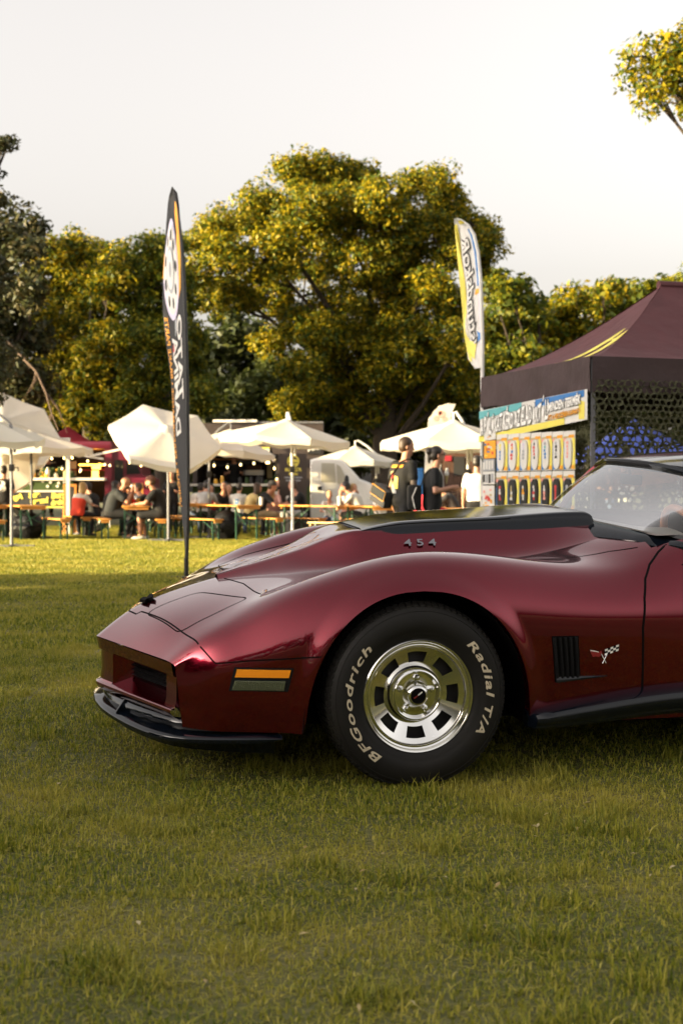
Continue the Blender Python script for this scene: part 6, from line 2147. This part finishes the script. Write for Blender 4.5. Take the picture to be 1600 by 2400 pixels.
def person(label, px, d, face, pose='sit', arms='table', shirt='cloth_black', pants='cloth_black', shoes='shoe_black', hair='short', hair_m='hair_dark', skin='skin_light', h=1.75, bulk=1., look=0., nod=0., shorts=False, sleeve='short', lean=12., beard=None, cap=None, glasses=False, vox=.018, stride=.0, group=None, dz=0., yaw_arm=None):
    root = empty('person', G(px, d), R(face))
    tag(root, label, 'person', group)
    k = h / 1.75
    if pose == 'stand':
        pel = Vector((0, 0, .95)); ln = R(lean * .25)
        hip = {s: Vector((0, .09 * s * bulk ** .5, .93)) for s in (1, -1)}
        knee = {1: Vector((.16 * stride + .02, .095, .50)), -1: Vector((-.02 - .04 * stride, -.095, .50))}
        ank = {1: Vector((.22 * stride, .10, .09)), -1: Vector((-.30 * stride, -.10, .09 + .05 * stride))}
    else:
        pel = Vector((0, 0, .57)); ln = R(lean)
        hip = {s: Vector((.02, .095 * s * bulk ** .5, .555)) for s in (1, -1)}
        knee = {1: Vector((.44, .13, .53)), -1: Vector((.44, -.13, .53))}
        ank = {1: Vector((.42, .13, .09)), -1: Vector((.34, -.12, .09))}
    ax = Vector((math.sin(ln), 0, math.cos(ln)))
    if pose == 'stand': ax = Vector((math.sin(ln), 0, math.cos(ln)))
    fw = Vector((ax.z, 0, -ax.x))
    at = lambda up, f=0., y=0.: pel + ax * up + fw * f + Vector((0, y, 0))
    slump = .03 if pose == 'sit' else 0.
    spine = [at(-.08), at(.0), at(.13, -.005), at(.30, -.01), at(.42, .0), at(.50, .01 + slump)]
    secs = [(.09 * bulk, .13 * bulk), (.115 * bulk, .165 * bulk), (.105 * bulk ** 1.5, .145 * bulk ** 1.3), (.118 * bulk, .168 * bulk), (.095 * bulk, .178 * bulk), (.05, .06)]
    neck0, head = at(.50, .015 + slump), at(.685, .045 + slump * 1.6)
    sh = {s: at(.445, slump, .178 * s * bulk ** .6) for s in (1, -1)}
    el, wr, hd, pnorm = {}, {}, {}, {}
    for s in (1, -1):
        st = arms[0 if s == 1 else 1] if isinstance(arms, (tuple, list)) else arms
        S0 = sh[s]
        if st == 'down':
            el[s] = S0 + Vector((-.02, .06 * s, -.29)); wr[s] = el[s] + Vector((.07, .01 * s, -.245)); hd[s] = Vector((.25, 0, -1)); pnorm[s] = Vector((0, -s, 0))
        elif st == 'swing':
            el[s] = S0 + Vector((-.10, .06 * s, -.27)); wr[s] = el[s] + Vector((-.02, .0, -.25)); hd[s] = Vector((.1, 0, -1)); pnorm[s] = Vector((0, -s, 0))
        elif st == 'table':
            el[s] = S0 + Vector((.17, .07 * s, -.22)); wr[s] = el[s] + Vector((.22, -.07 * s, -.02)); hd[s] = Vector((1, -.5 * s, -.1)); pnorm[s] = Vector((0, 0, -1))
        elif st == 'eat':
            el[s] = S0 + Vector((.21, .07 * s, -.19)); wr[s] = head + Vector((.155, .05 * s, -.13)); hd[s] = Vector((-.1, -.4 * s, 1)); pnorm[s] = Vector((-.7, -.7 * s, 0))
        elif st == 'bent':
            el[s] = S0 + Vector((-.01, .06 * s, -.28)); wr[s] = el[s] + Vector((.23, -.05 * s, .05)); hd[s] = Vector((1, -.3 * s, .15)); pnorm[s] = Vector((0, -s, 0))
        elif st == 'chin':
            el[s] = S0 + Vector((.20, .03 * s, -.22)); wr[s] = head + Vector((.10, .07 * s, -.14)); hd[s] = Vector((-.3, -.2 * s, 1)); pnorm[s] = Vector((0, -s, 0))
    Hm = Matrix.Rotation(R(look), 3, 'Z') @ Matrix.Rotation(R(nod), 3, 'Y')
    hp = lambda x, y, z: head + Hm @ Vector((x, y, z))
    # ---- skin
    b = MB()
    torso(b, spine, [(a * .88, c * .90) for a, c in secs])
    limb(b, [neck0 - ax * .05, head - ax * .06], [.058 * bulk ** .5, .054 * bulk ** .5])
    q3 = (Hm.to_4x4()).to_quaternion()
    b.ell(hp(-.008, 0, .035), (.102, .078, .095), 16, 12, rot=q3)
    b.ell(hp(.022, 0, -.035), (.070, .060, .082), 14, 10, rot=q3)
    b.ell(hp(.060, 0, -.095), (.028, .030, .024), 8, 6, rot=q3)
    b.ell(hp(.098, 0, -.018), (.020, .013, .022), 8, 6, rot=q3)
    b.ell(hp(.086, 0, .006), (.016, .011, .026), 8, 6, rot=q3)
    b.ell(hp(.078, 0, .036), (.020, .050, .012), 8, 6, rot=q3)
    for s in (1, -1):
        b.ell(hp(-.012, .080 * s, -.012), (.020, .010, .032), 8, 6, rot=q3)
        limb(b, [sh[s], el[s], wr[s]], [.052 * bulk, .040 * bulk ** .7, .028])
        hand(b, wr[s], hd[s], pnorm[s], s)
        limb(b, [hip[s], knee[s], ank[s]], [.080 * bulk, .056 * bulk ** .5, .038])
        b.ell(knee[s].lerp(ank[s], .3) + Vector((-.018, 0, 0)), (.048, .046, .11), 8, 6)
        limb(b, [ank[s], ank[s] + Vector((.12, .01 * s, -.05))], [.038, .03])
    S_ = Matrix.Scale(k, 4)
    b.xf(S_)
    body_ = remeshed('body', b, vox, skin, root, 2)
    # ---- clothes
    b = MB()
    torso(b, spine[:5] + [spine[5] - ax * .02], [(a * 1.04 + .008, c * 1.03 + .008) for a, c in secs[:5]] + [(.062, .075)])
    for s in (1, -1):
        e = {'short': .62, 'long': 1.0, 'none': .12}[sleeve]
        m_ = sh[s].lerp(el[s], e)
        limb(b, [sh[s] - Vector((0, .01 * s, .01)), m_], [.072 * bulk, .064 * bulk])
        if sleeve == 'long': limb(b, [el[s], wr[s]], [.056 * bulk, .042])
    b.xf(S_)
    shirt_o = remeshed('shirt', b, .02, shirt, root, 3)
    b = MB()
    torso(b, [pel - ax * .12, pel - ax * .04, pel + ax * .08], [(.085 * bulk, .13 * bulk), (.125 * bulk, .172 * bulk), (.112 * bulk ** 1.3, .155 * bulk ** 1.2)])
    for s in (1, -1):
        if shorts:
            limb(b, [hip[s], hip[s].lerp(knee[s], .92)], [.098 * bulk, .080 * bulk])
        else:
            limb(b, [hip[s], knee[s], ank[s] + Vector((0, 0, .03))], [.096 * bulk, .072 * bulk ** .6, .058])
    b.xf(S_)
    remeshed('trousers', b, .02, pants, root, 3)
    for s in (1, -1):
        b = MB()
        a_ = ank[s]
        limb(b, [a_ + Vector((-.035, 0, -.035)), a_ + Vector((.08, .008 * s, -.045)), a_ + Vector((.165, .016 * s, -.056))], [.042, .044, .033], 10)
        b.xf(S_)
        vs = np.array(b.v); lo = a_.z * k - .088 * k
        vs[:, 2] = np.maximum(vs[:, 2], lo + .002)
        b.v = [tuple(p) for p in vs]
        remeshed('shoe', b, .014, shoes, root, 2)
    # ---- head
    def hpart(name, m, fn, par=body_):
        b = MB(); fn(b); b.xf(S_)
        return b.build(name, m, par)
    if hair != 'bald':
        def hf(b):
            b.ell(hp(-.022, 0, .052), (.100, .087, .092), 16, 10, rot=q3)
            b.ell(hp(-.045, 0, .005), (.075, .084, .085), 14, 10, rot=q3)
            if hair == 'long':
                b.ell(hp(-.060, 0, -.10), (.055, .085, .13), 12, 9, rot=q3); b.ell(hp(-.075, 0, -.22), (.045, .080, .13), 12, 9, rot=q3)
                for s in (1, -1): b.ell(hp(-.005, .078 * s, -.06), (.040, .022, .11), 8, 7, rot=q3)
            if hair == 'bun':
                b.ell(hp(-.125, 0, .065), (.050, .050, .055), 10, 8, rot=q3); b.ell(hp(-.13, 0, -.03), (.028, .030, .09), 8, 7, rot=q3)
        b = MB(); hf(b); b.xf(S_)
        remeshed('hair', b, .012, hair_m, root, 2)
    if beard: hpart('beard', beard, lambda b: b.ell(hp(.042, 0, -.078), (.052, .056, .050), 12, 8, rot=q3))
    if cap:
        def cf(b):
            A = []
            for i in range(8):
                ph = math.pi / 2 * i / 7
                A.append([hp(-.012 + .112 * math.sin(ph) * math.cos(a), .092 * math.sin(ph) * math.sin(a), .045 + .105 * math.cos(ph)) for a in np.linspace(0, 2 * math.pi, 21)])
            b.grid(A)
        c_ = hpart('cap', cap, cf, root)
        hpart('brim', cap, lambda b: b.grid([[hp(.085 + .075 * t * math.cos(a), .085 * math.sin(a) * (1 - .1 * t), .050 - .012 * t) for a in np.linspace(-1.3, 1.3, 9)] for t in (0, .5, 1)]), c_)
    for s in (1, -1):
        hpart('eye', 'eye_dark', lambda b: b.ell(hp(.083, .031 * s, .014), (.008, .013, .007), 8, 6, rot=q3))
        hpart('eyebrow', hair_m, lambda b: b.ell(hp(.092, .033 * s, .040), (.006, .020, .005), 8, 5, rot=q3))
    hpart('mouth', 'lip', lambda b: b.ell(hp(.084, 0, -.060), (.008, .022, .007), 8, 5, rot=q3))
    if glasses:
        def gf(b):
            for s in (1, -1):
                b.tube([hp(.104, .033 * s + .024 * math.cos(a), .012 + .019 * math.sin(a)) for a in np.linspace(0, 2 * math.pi, 13)], .003, 5, caps=False)
                b.tube([hp(.10, .056 * s, .018), hp(-.01, .084 * s, .012)], .003, 5)
            b.tube([hp(.106, .01, .016), hp(.106, -.01, .016)], .003, 5)
        hpart('glasses', 'glasses_black', gf, root)
    root['_h'] = k
    return root, dict(at=at, head=head, hp=hp, sh=sh, el=el, wr=wr, k=k, S=S_, pel=pel, shirt=shirt_o)
def finish(root):
    if '_h' in root: del root['_h']
def extra(root, info, name, m, fn):
    b = MB(); fn(b); b.xf(info['S'])
    return b.build(name, m, root)

# ---- the pair walking by (nearest)
p, I = person('walking man in a black printed T-shirt with a shoulder bag', 942, 20., 38, 'stand', ('down', 'down'), 'cloth_black', 'cloth_black', 'shoe_white', 'short', 'hair_brown', 'skin_light', 1.83, 1.03, look=-28, nod=6, shorts=True, vox=.012, stride=.8)
sm = I['shirt'].data
bv = BVHTree.FromPolygons([v.co[:] for v in sm.vertices], [tuple(q.vertices) for q in sm.polygons])
def decal(poly, m, name, par, lift=.006, dirv=(1, 0, 0)):
    """polygon (y, z) thrown onto the back of the shirt"""
    pts = []
    for y, z in poly:
        h_ = bv.ray_cast(Vector((-1, y, z)), Vector(dirv))
        pts.append((h_[0].x - lift, y, z) if h_[0] else (-.14, y, z))
    MB().poly(pts).build(name, m, par, smooth=False)
for k_ in range(7):
    y0 = .115 - k_ * .034
    decal([(y0, 1.415), (y0 - .028, 1.415), (y0 - .026, 1.455), (y0 + .002, 1.455)], 'print_orange', 'shirt_print', I['shirt'])
decal([(.105, 1.36), (.02, 1.37), (.0, 1.25), (.03, 1.12), (.09, 1.10), (.11, 1.22)], 'print_tan', 'shirt_print', I['shirt'])
decal([(.075, 1.34), (.035, 1.35), (.03, 1.27), (.07, 1.26)], 'print_red', 'shirt_print', I['shirt'], .009)
decal([(.0, 1.30), (-.06, 1.28), (-.05, 1.12), (.01, 1.12)], 'print_yellow', 'shirt_print', I['shirt'])
decal([(.08, 1.18), (.02, 1.17), (-.03, 1.06), (.06, 1.05)], 'print_grey', 'shirt_print', I['shirt'], .009)
finish(p)
mat('ink', (.10, .075, .06), .7)
extra(p, I, 'tattoo', 'ink', lambda b: b.tube([I['sh'][-1].lerp(I['el'][-1], .72), I['el'][-1], I['el'][-1].lerp(I['wr'][-1], .6)], [.047, .0435, .038], 12, caps=False))
bag = empty('shoulder_bag', p.location.copy(), R(38)); tag(bag, 'grey messenger bag with orange piping hanging behind the walking man', 'bag')
b = MB(); b.box((-.10, -.17, -.13), (.06, .17, .13), .03); b.xf(Matrix.Translation((-.13, .26, 1.02)) @ Matrix.Rotation(R(24), 4, 'X'))
bg_ = b.build('bag_body', 'cloth_midgrey', bag)
b = MB(); b.box((-.115, -.165, -.02), (-.102, .165, .125), .005); b.xf(Matrix.Translation((-.13, .26, 1.02)) @ Matrix.Rotation(R(24), 4, 'X'))
fl = b.build('flap', 'cloth_charcoal', bag)
b = MB(); b.tube([Vector((-.118, y, z)) for y, z in ((-.16, -.02), (-.16, .12), (.16, .12), (.16, -.02), (-.16, -.02))], .0035, 6); b.xf(Matrix.Translation((-.13, .26, 1.02)) @ Matrix.Rotation(R(24), 4, 'X'))
b.build('piping', 'print_orange', bag)
MB().tube([(-.13, .18, 1.10), (-.17, .06, 1.28), (-.10, -.10, 1.50), (.02, -.16, 1.54), (.12, -.08, 1.40), (.10, .12, 1.20), (-.05, .22, 1.10)], .014, 6, flat=.5).build('strap', 'cloth_black', bag)

p, I = person('woman in black with glasses and tied dark hair, walking past the kiosk', 1012, 19.9, 4, 'stand', ('bent', 'bent'), 'cloth_black', 'cloth_black', 'shoe_black', 'bun', 'hair_dark', 'skin_light', 1.70, 1.10, look=8, nod=-2, glasses=True, vox=.012, stride=.7)
finish(p)
extra(p, I, 'lanyard', 'print_white', lambda b: b.tube([I['at'](.50, .07, -.07), I['at'](.40, .125, -.09), I['at'](.18, .14, -.10)], .008, 6))
ic = empty('ice_cream', p.location.copy(), R(4)); tag(ic, 'pale ice cream held by the woman in black', 'ice cream')
MB().ell((.20, -.02, 1.33), (.035, .035, .045), 10, 8).ell((.205, -.02, 1.385), (.025, .025, .03), 10, 8).build('scoop', 'paper_white', ic)
MB().lathe([(.028, 0), (.006, -.11)], (.20, -.02, 1.30), n=10).build('cone', 'print_tan', ic)
bp = empty('backpack', p.location.copy(), R(4)); tag(bp, 'black backpack with a pale strap hanging low behind the woman in black', 'backpack')
b = MB(); b.box((-.36, -.16, .82), (-.16, .16, 1.18), .06); b.build('pack_body', 'cloth_black', bp)
MB().tube([(-.24, -.165, 1.14), (-.30, -.17, 1.0), (-.26, -.175, .84)], .012, 6, flat=.6).build('strap', 'print_white', bp)
MB().tube([(-.18, -.10, 1.12), (-.13, -.12, 1.30), (.0, -.13, 1.42)], .012, 6, flat=.6).build('shoulder_strap', 'cloth_black', bp)

GS = 'people seated at the beer tables'
def sit(label, px, d, face, **kw):
    q, I_ = person(label, px, d, face, 'sit', group=GS, **kw)
    finish(q)
    return q, I_
q, I = sit('blonde seated with her back turned in a red quilted vest', 182, 33.6, 55, arms=('chin', 'table'), shirt='cloth_white', pants='cloth_black', hair='long', hair_m='hair_blond', h=1.66, look=-20, lean=10)
def vest(b):
    torso(b, [I['at'](-.06), I['at'](.05), I['at'](.15), I['at'](.30), I['at'](.42), I['at'](.49)], [(.13, .18), (.145, .195), (.13, .18), (.145, .20), (.115, .185), (.065, .08)])
b = MB(); vest(b); b.xf(I['S']); remeshed('quilted_vest', b, .018, 'cloth_red', q, 2)
q, I = sit('heavy bald man in a dark grey T-shirt eating at the left', 262, 32.4, 0, arms=('eat', 'eat'), shirt='cloth_charcoal', pants='cloth_black', hair='bald', skin='skin_mid', h=1.88, bulk=1.32, lean=18, nod=12, beard='hair_dark')
wp = empty('food_wrap', q.location.copy()); tag(wp, 'pale sandwich held up by the bald man', 'food')
hw_ = I['S'] @ ((I['wr'][1] + I['wr'][-1]) / 2 + Vector((-.02, 0, .07)))
MB().ell(hw_, (.045, .06, .045), 10, 7).build('sandwich', 'paper_white', wp)
q, I = sit('young woman eating beside the man in a cap', 347, 33.4, 180, arms=('eat', 'table'), shirt='cloth_black', pants='cloth_denim', hair='short', hair_m='hair_brown', h=1.68, lean=14)
extra(q, I, 'lanyard', 'print_white', lambda b: b.tube([I['at'](.49, .06, .05), I['at'](.38, .125, .03), I['at'](.25, .13, .02)], .007, 6))
q, I = sit('bearded man in a brown cap, black T-shirt and white trainers', 378, 32.3, 180, arms='table', shirt='cloth_black', pants='cloth_black', shoes='shoe_white', hair='short', hair_m='hair_brown', cap='cloth_brown', beard='hair_brown', h=1.88, bulk=1.22, shorts=True, lean=12, skin='skin_mid')
q, I = person('woman in a black top standing behind the man in a cap', 404, 36, -95, 'stand', 'bent', 'cloth_black', 'cloth_black', hair='long', h=1.62)
finish(q)
q, I = person('man with white letters on a black T-shirt at the left edge', 8, 33, 88, 'stand', ('bent', 'bent'), 'cloth_black', 'cloth_black', hair='short', h=1.66, bulk=1.1)
finish(q)
sm = I['shirt'].data; bv = BVHTree.FromPolygons([v.co[:] for v in sm.vertices], [tuple(t_.vertices) for t_ in sm.polygons])
vs_, fs_ = text_geo('B', size=.30, offset=.02)
pts_ = []
for x, y, z in vs_:
    h_ = bv.ray_cast(Vector((-1, -x, 1.18 + y)), Vector((1, 0, 0)))
    pts_.append(((h_[0].x if h_[0] else -.13) - .006, -x, 1.18 + y))
mesh_obj('shirt_print', pts_, fs_, 'print_white', I['shirt'], smooth=False)
q, I = sit('person in black beside the burger hatch', 223, 35.2, 150, arms='chin', shirt='cloth_black', pants='cloth_black', h=1.72)
q, I = sit('dark haired person mostly hidden behind the bald man', 250, 34.4, 10, arms='table', shirt='cloth_black', pants='cloth_black', hair='long', h=1.74)
q, I = sit('man in a pale grey T-shirt seen from behind, right of the dark flag', 478, 35.2, 78, arms='table', shirt='cloth_grey', pants='cloth_black', h=1.74, lean=14)
q, I = sit('man in a white T-shirt at the mast, partly hidden by the dark flag', 455, 36, 60, arms='table', shirt='cloth_white', pants='cloth_denim', h=1.72, lean=20)
q, I = sit('short haired man in black resting his chin on his hand', 520, 36.2, -70, arms=('chin', 'table'), shirt='cloth_black', pants='cloth_black', h=1.72, skin='skin_mid', look=-20)
q, I = sit('pale faced woman with long hair looking out from the stall', 538, 37, -90, arms='table', shirt='cloth_black', pants='cloth_black', hair='long', hair_m='hair_brown', h=1.66)
q, I = sit('boy in a white T-shirt with a blue print on the back', 556, 35.4, 80, arms='table', shirt='cloth_white', pants='cloth_denim', hair='short', h=1.66)
sm = I['shirt'].data; bv = BVHTree.FromPolygons([v.co[:] for v in sm.vertices], [tuple(t_.vertices) for t_ in sm.polygons])
decal([(.04, .88), (-.05, .88), (-.05, .76), (.04, .76)], 'print_blue', 'shirt_print', I['shirt'])
q, I = sit('long haired woman in a cream patterned top', 582, 34.6, 20, arms='table', shirt='cloth_cream', pants='cloth_black', hair='long', hair_m='hair_brown', h=1.66, lean=14)
q, I = sit('man in a dark cap and black T-shirt with white socks', 606, 33.4, 8, arms='table', shirt='cloth_black', pants='cloth_khaki', shoes='shoe_white', hair='short', hair_m='hair_brown', cap='cloth_midgrey', shorts=True, h=1.76, lean=20, nod=10)
q, I = person('cook in a pale cap standing inside the dark burger stall', 548, 40.9, -80, 'stand', 'bent', 'cloth_black', 'cloth_black', cap='cloth_cream', h=1.80, vox=.018)
finish(q); q.location.z += .42
q, I = person('cook reaching over the counter of the burger truck', 112, 37.9, -70, 'stand', ('bent', 'bent'), 'cloth_black', 'cloth_black', h=1.74, vox=.018)
finish(q); q.location.z += .42
q, I = sit('dark haired man in a white shirt facing the camera', 664, 35.3, -112, arms='table', shirt='cloth_white', pants='cloth_grey', h=1.80, beard='hair_dark', skin='skin_light', bulk=1.05)
q, I = sit('man in a black shirt with brown hair right of the white mast', 706, 34.6, 205, arms='table', shirt='cloth_black', pants='cloth_grey', hair_m='hair_brown', h=1.76, look=-15)
q, I = sit('woman in a pale pink top before the white van', 814, 32.9, -60, arms=('chin', 'chin'), shirt='cloth_pink', pants='cloth_pink', hair='long', hair_m='hair_blond', h=1.68, shorts=True, lean=18)
q, I = sit('man in a cream T-shirt leaning on his elbows before the white van', 848, 32.5, 172, arms='chin', shirt='cloth_white', pants='cloth_black', h=1.80, shorts=True, lean=26, shoes='shoe_white')
q, I = sit('brown haired boy at the table left of the walking man', 889, 31, 60, arms='table', shirt='cloth_white', pants='cloth_khaki', hair_m='hair_brown', h=1.62)
q, I = sit('man in a dark grey T-shirt with a cap leaning on the right table', 1072, 28.2, 172, arms=('eat', 'table'), shirt='cloth_midgrey', pants='cloth_denim', hair='short', cap='cloth_navy', h=1.80, lean=26, beard='hair_dark')
q, I = person('person in a white T-shirt and black shorts at the corner of the tent', 1116, 25, 80, 'stand', 'down', 'cloth_white', 'cloth_black', hair='short', h=1.70, shorts=True, stride=.4)
finish(q)
q, I = sit('person in a scarlet jacket partly hidden behind the woman in black', 982, 26.5, 30, arms='table', shirt='cloth_scarlet', pants='cloth_grey', hair='short', sleeve='long', h=1.66, lean=16)
q, I = person('person in a red top glimpsed through the camouflage net', 1432, 27, 170, 'stand', 'bent', 'cloth_brown', 'cloth_denim', hair='short', h=1.72, vox=.018)
finish(q)
q, I = person('person in a white top glimpsed through the front net', 1462, 28, -120, 'stand', 'bent', 'cloth_white', 'cloth_black', hair='short', h=1.62, vox=.018)
finish(q)
q, I = sit('woman in a pink top with fair hair left of the white mast', 640, 35.0, -100, arms='table', shirt='cloth_pink', pants='cloth_denim', hair='long', hair_m='hair_blond', h=1.66, skin='skin_light')
q, I = sit('man in a white T-shirt behind the table by the white mast', 690, 36.4, -80, arms=('chin', 'table'), shirt='cloth_white', pants='cloth_denim', hair='short', hair_m='hair_brown', h=1.74, skin='skin_light')
q, I = sit('woman in a red top between the dark flag and the grey shirt', 500, 36.8, -100, arms='table', shirt='cloth_scarlet', pants='cloth_black', hair='long', hair_m='hair_dark', h=1.64, skin='skin_light')
q, I = sit('man in a light shirt behind the woman eating', 306, 35.6, -90, arms='table', shirt='cloth_grey', pants='cloth_black', hair='short', hair_m='hair_brown', h=1.72, skin='skin_light')
q, I = sit('child in a white top behind the table before the van', 772, 33.8, -90, arms='table', shirt='cloth_white', pants='cloth_denim', hair='short', hair_m='hair_blond', h=1.45, skin='skin_light')
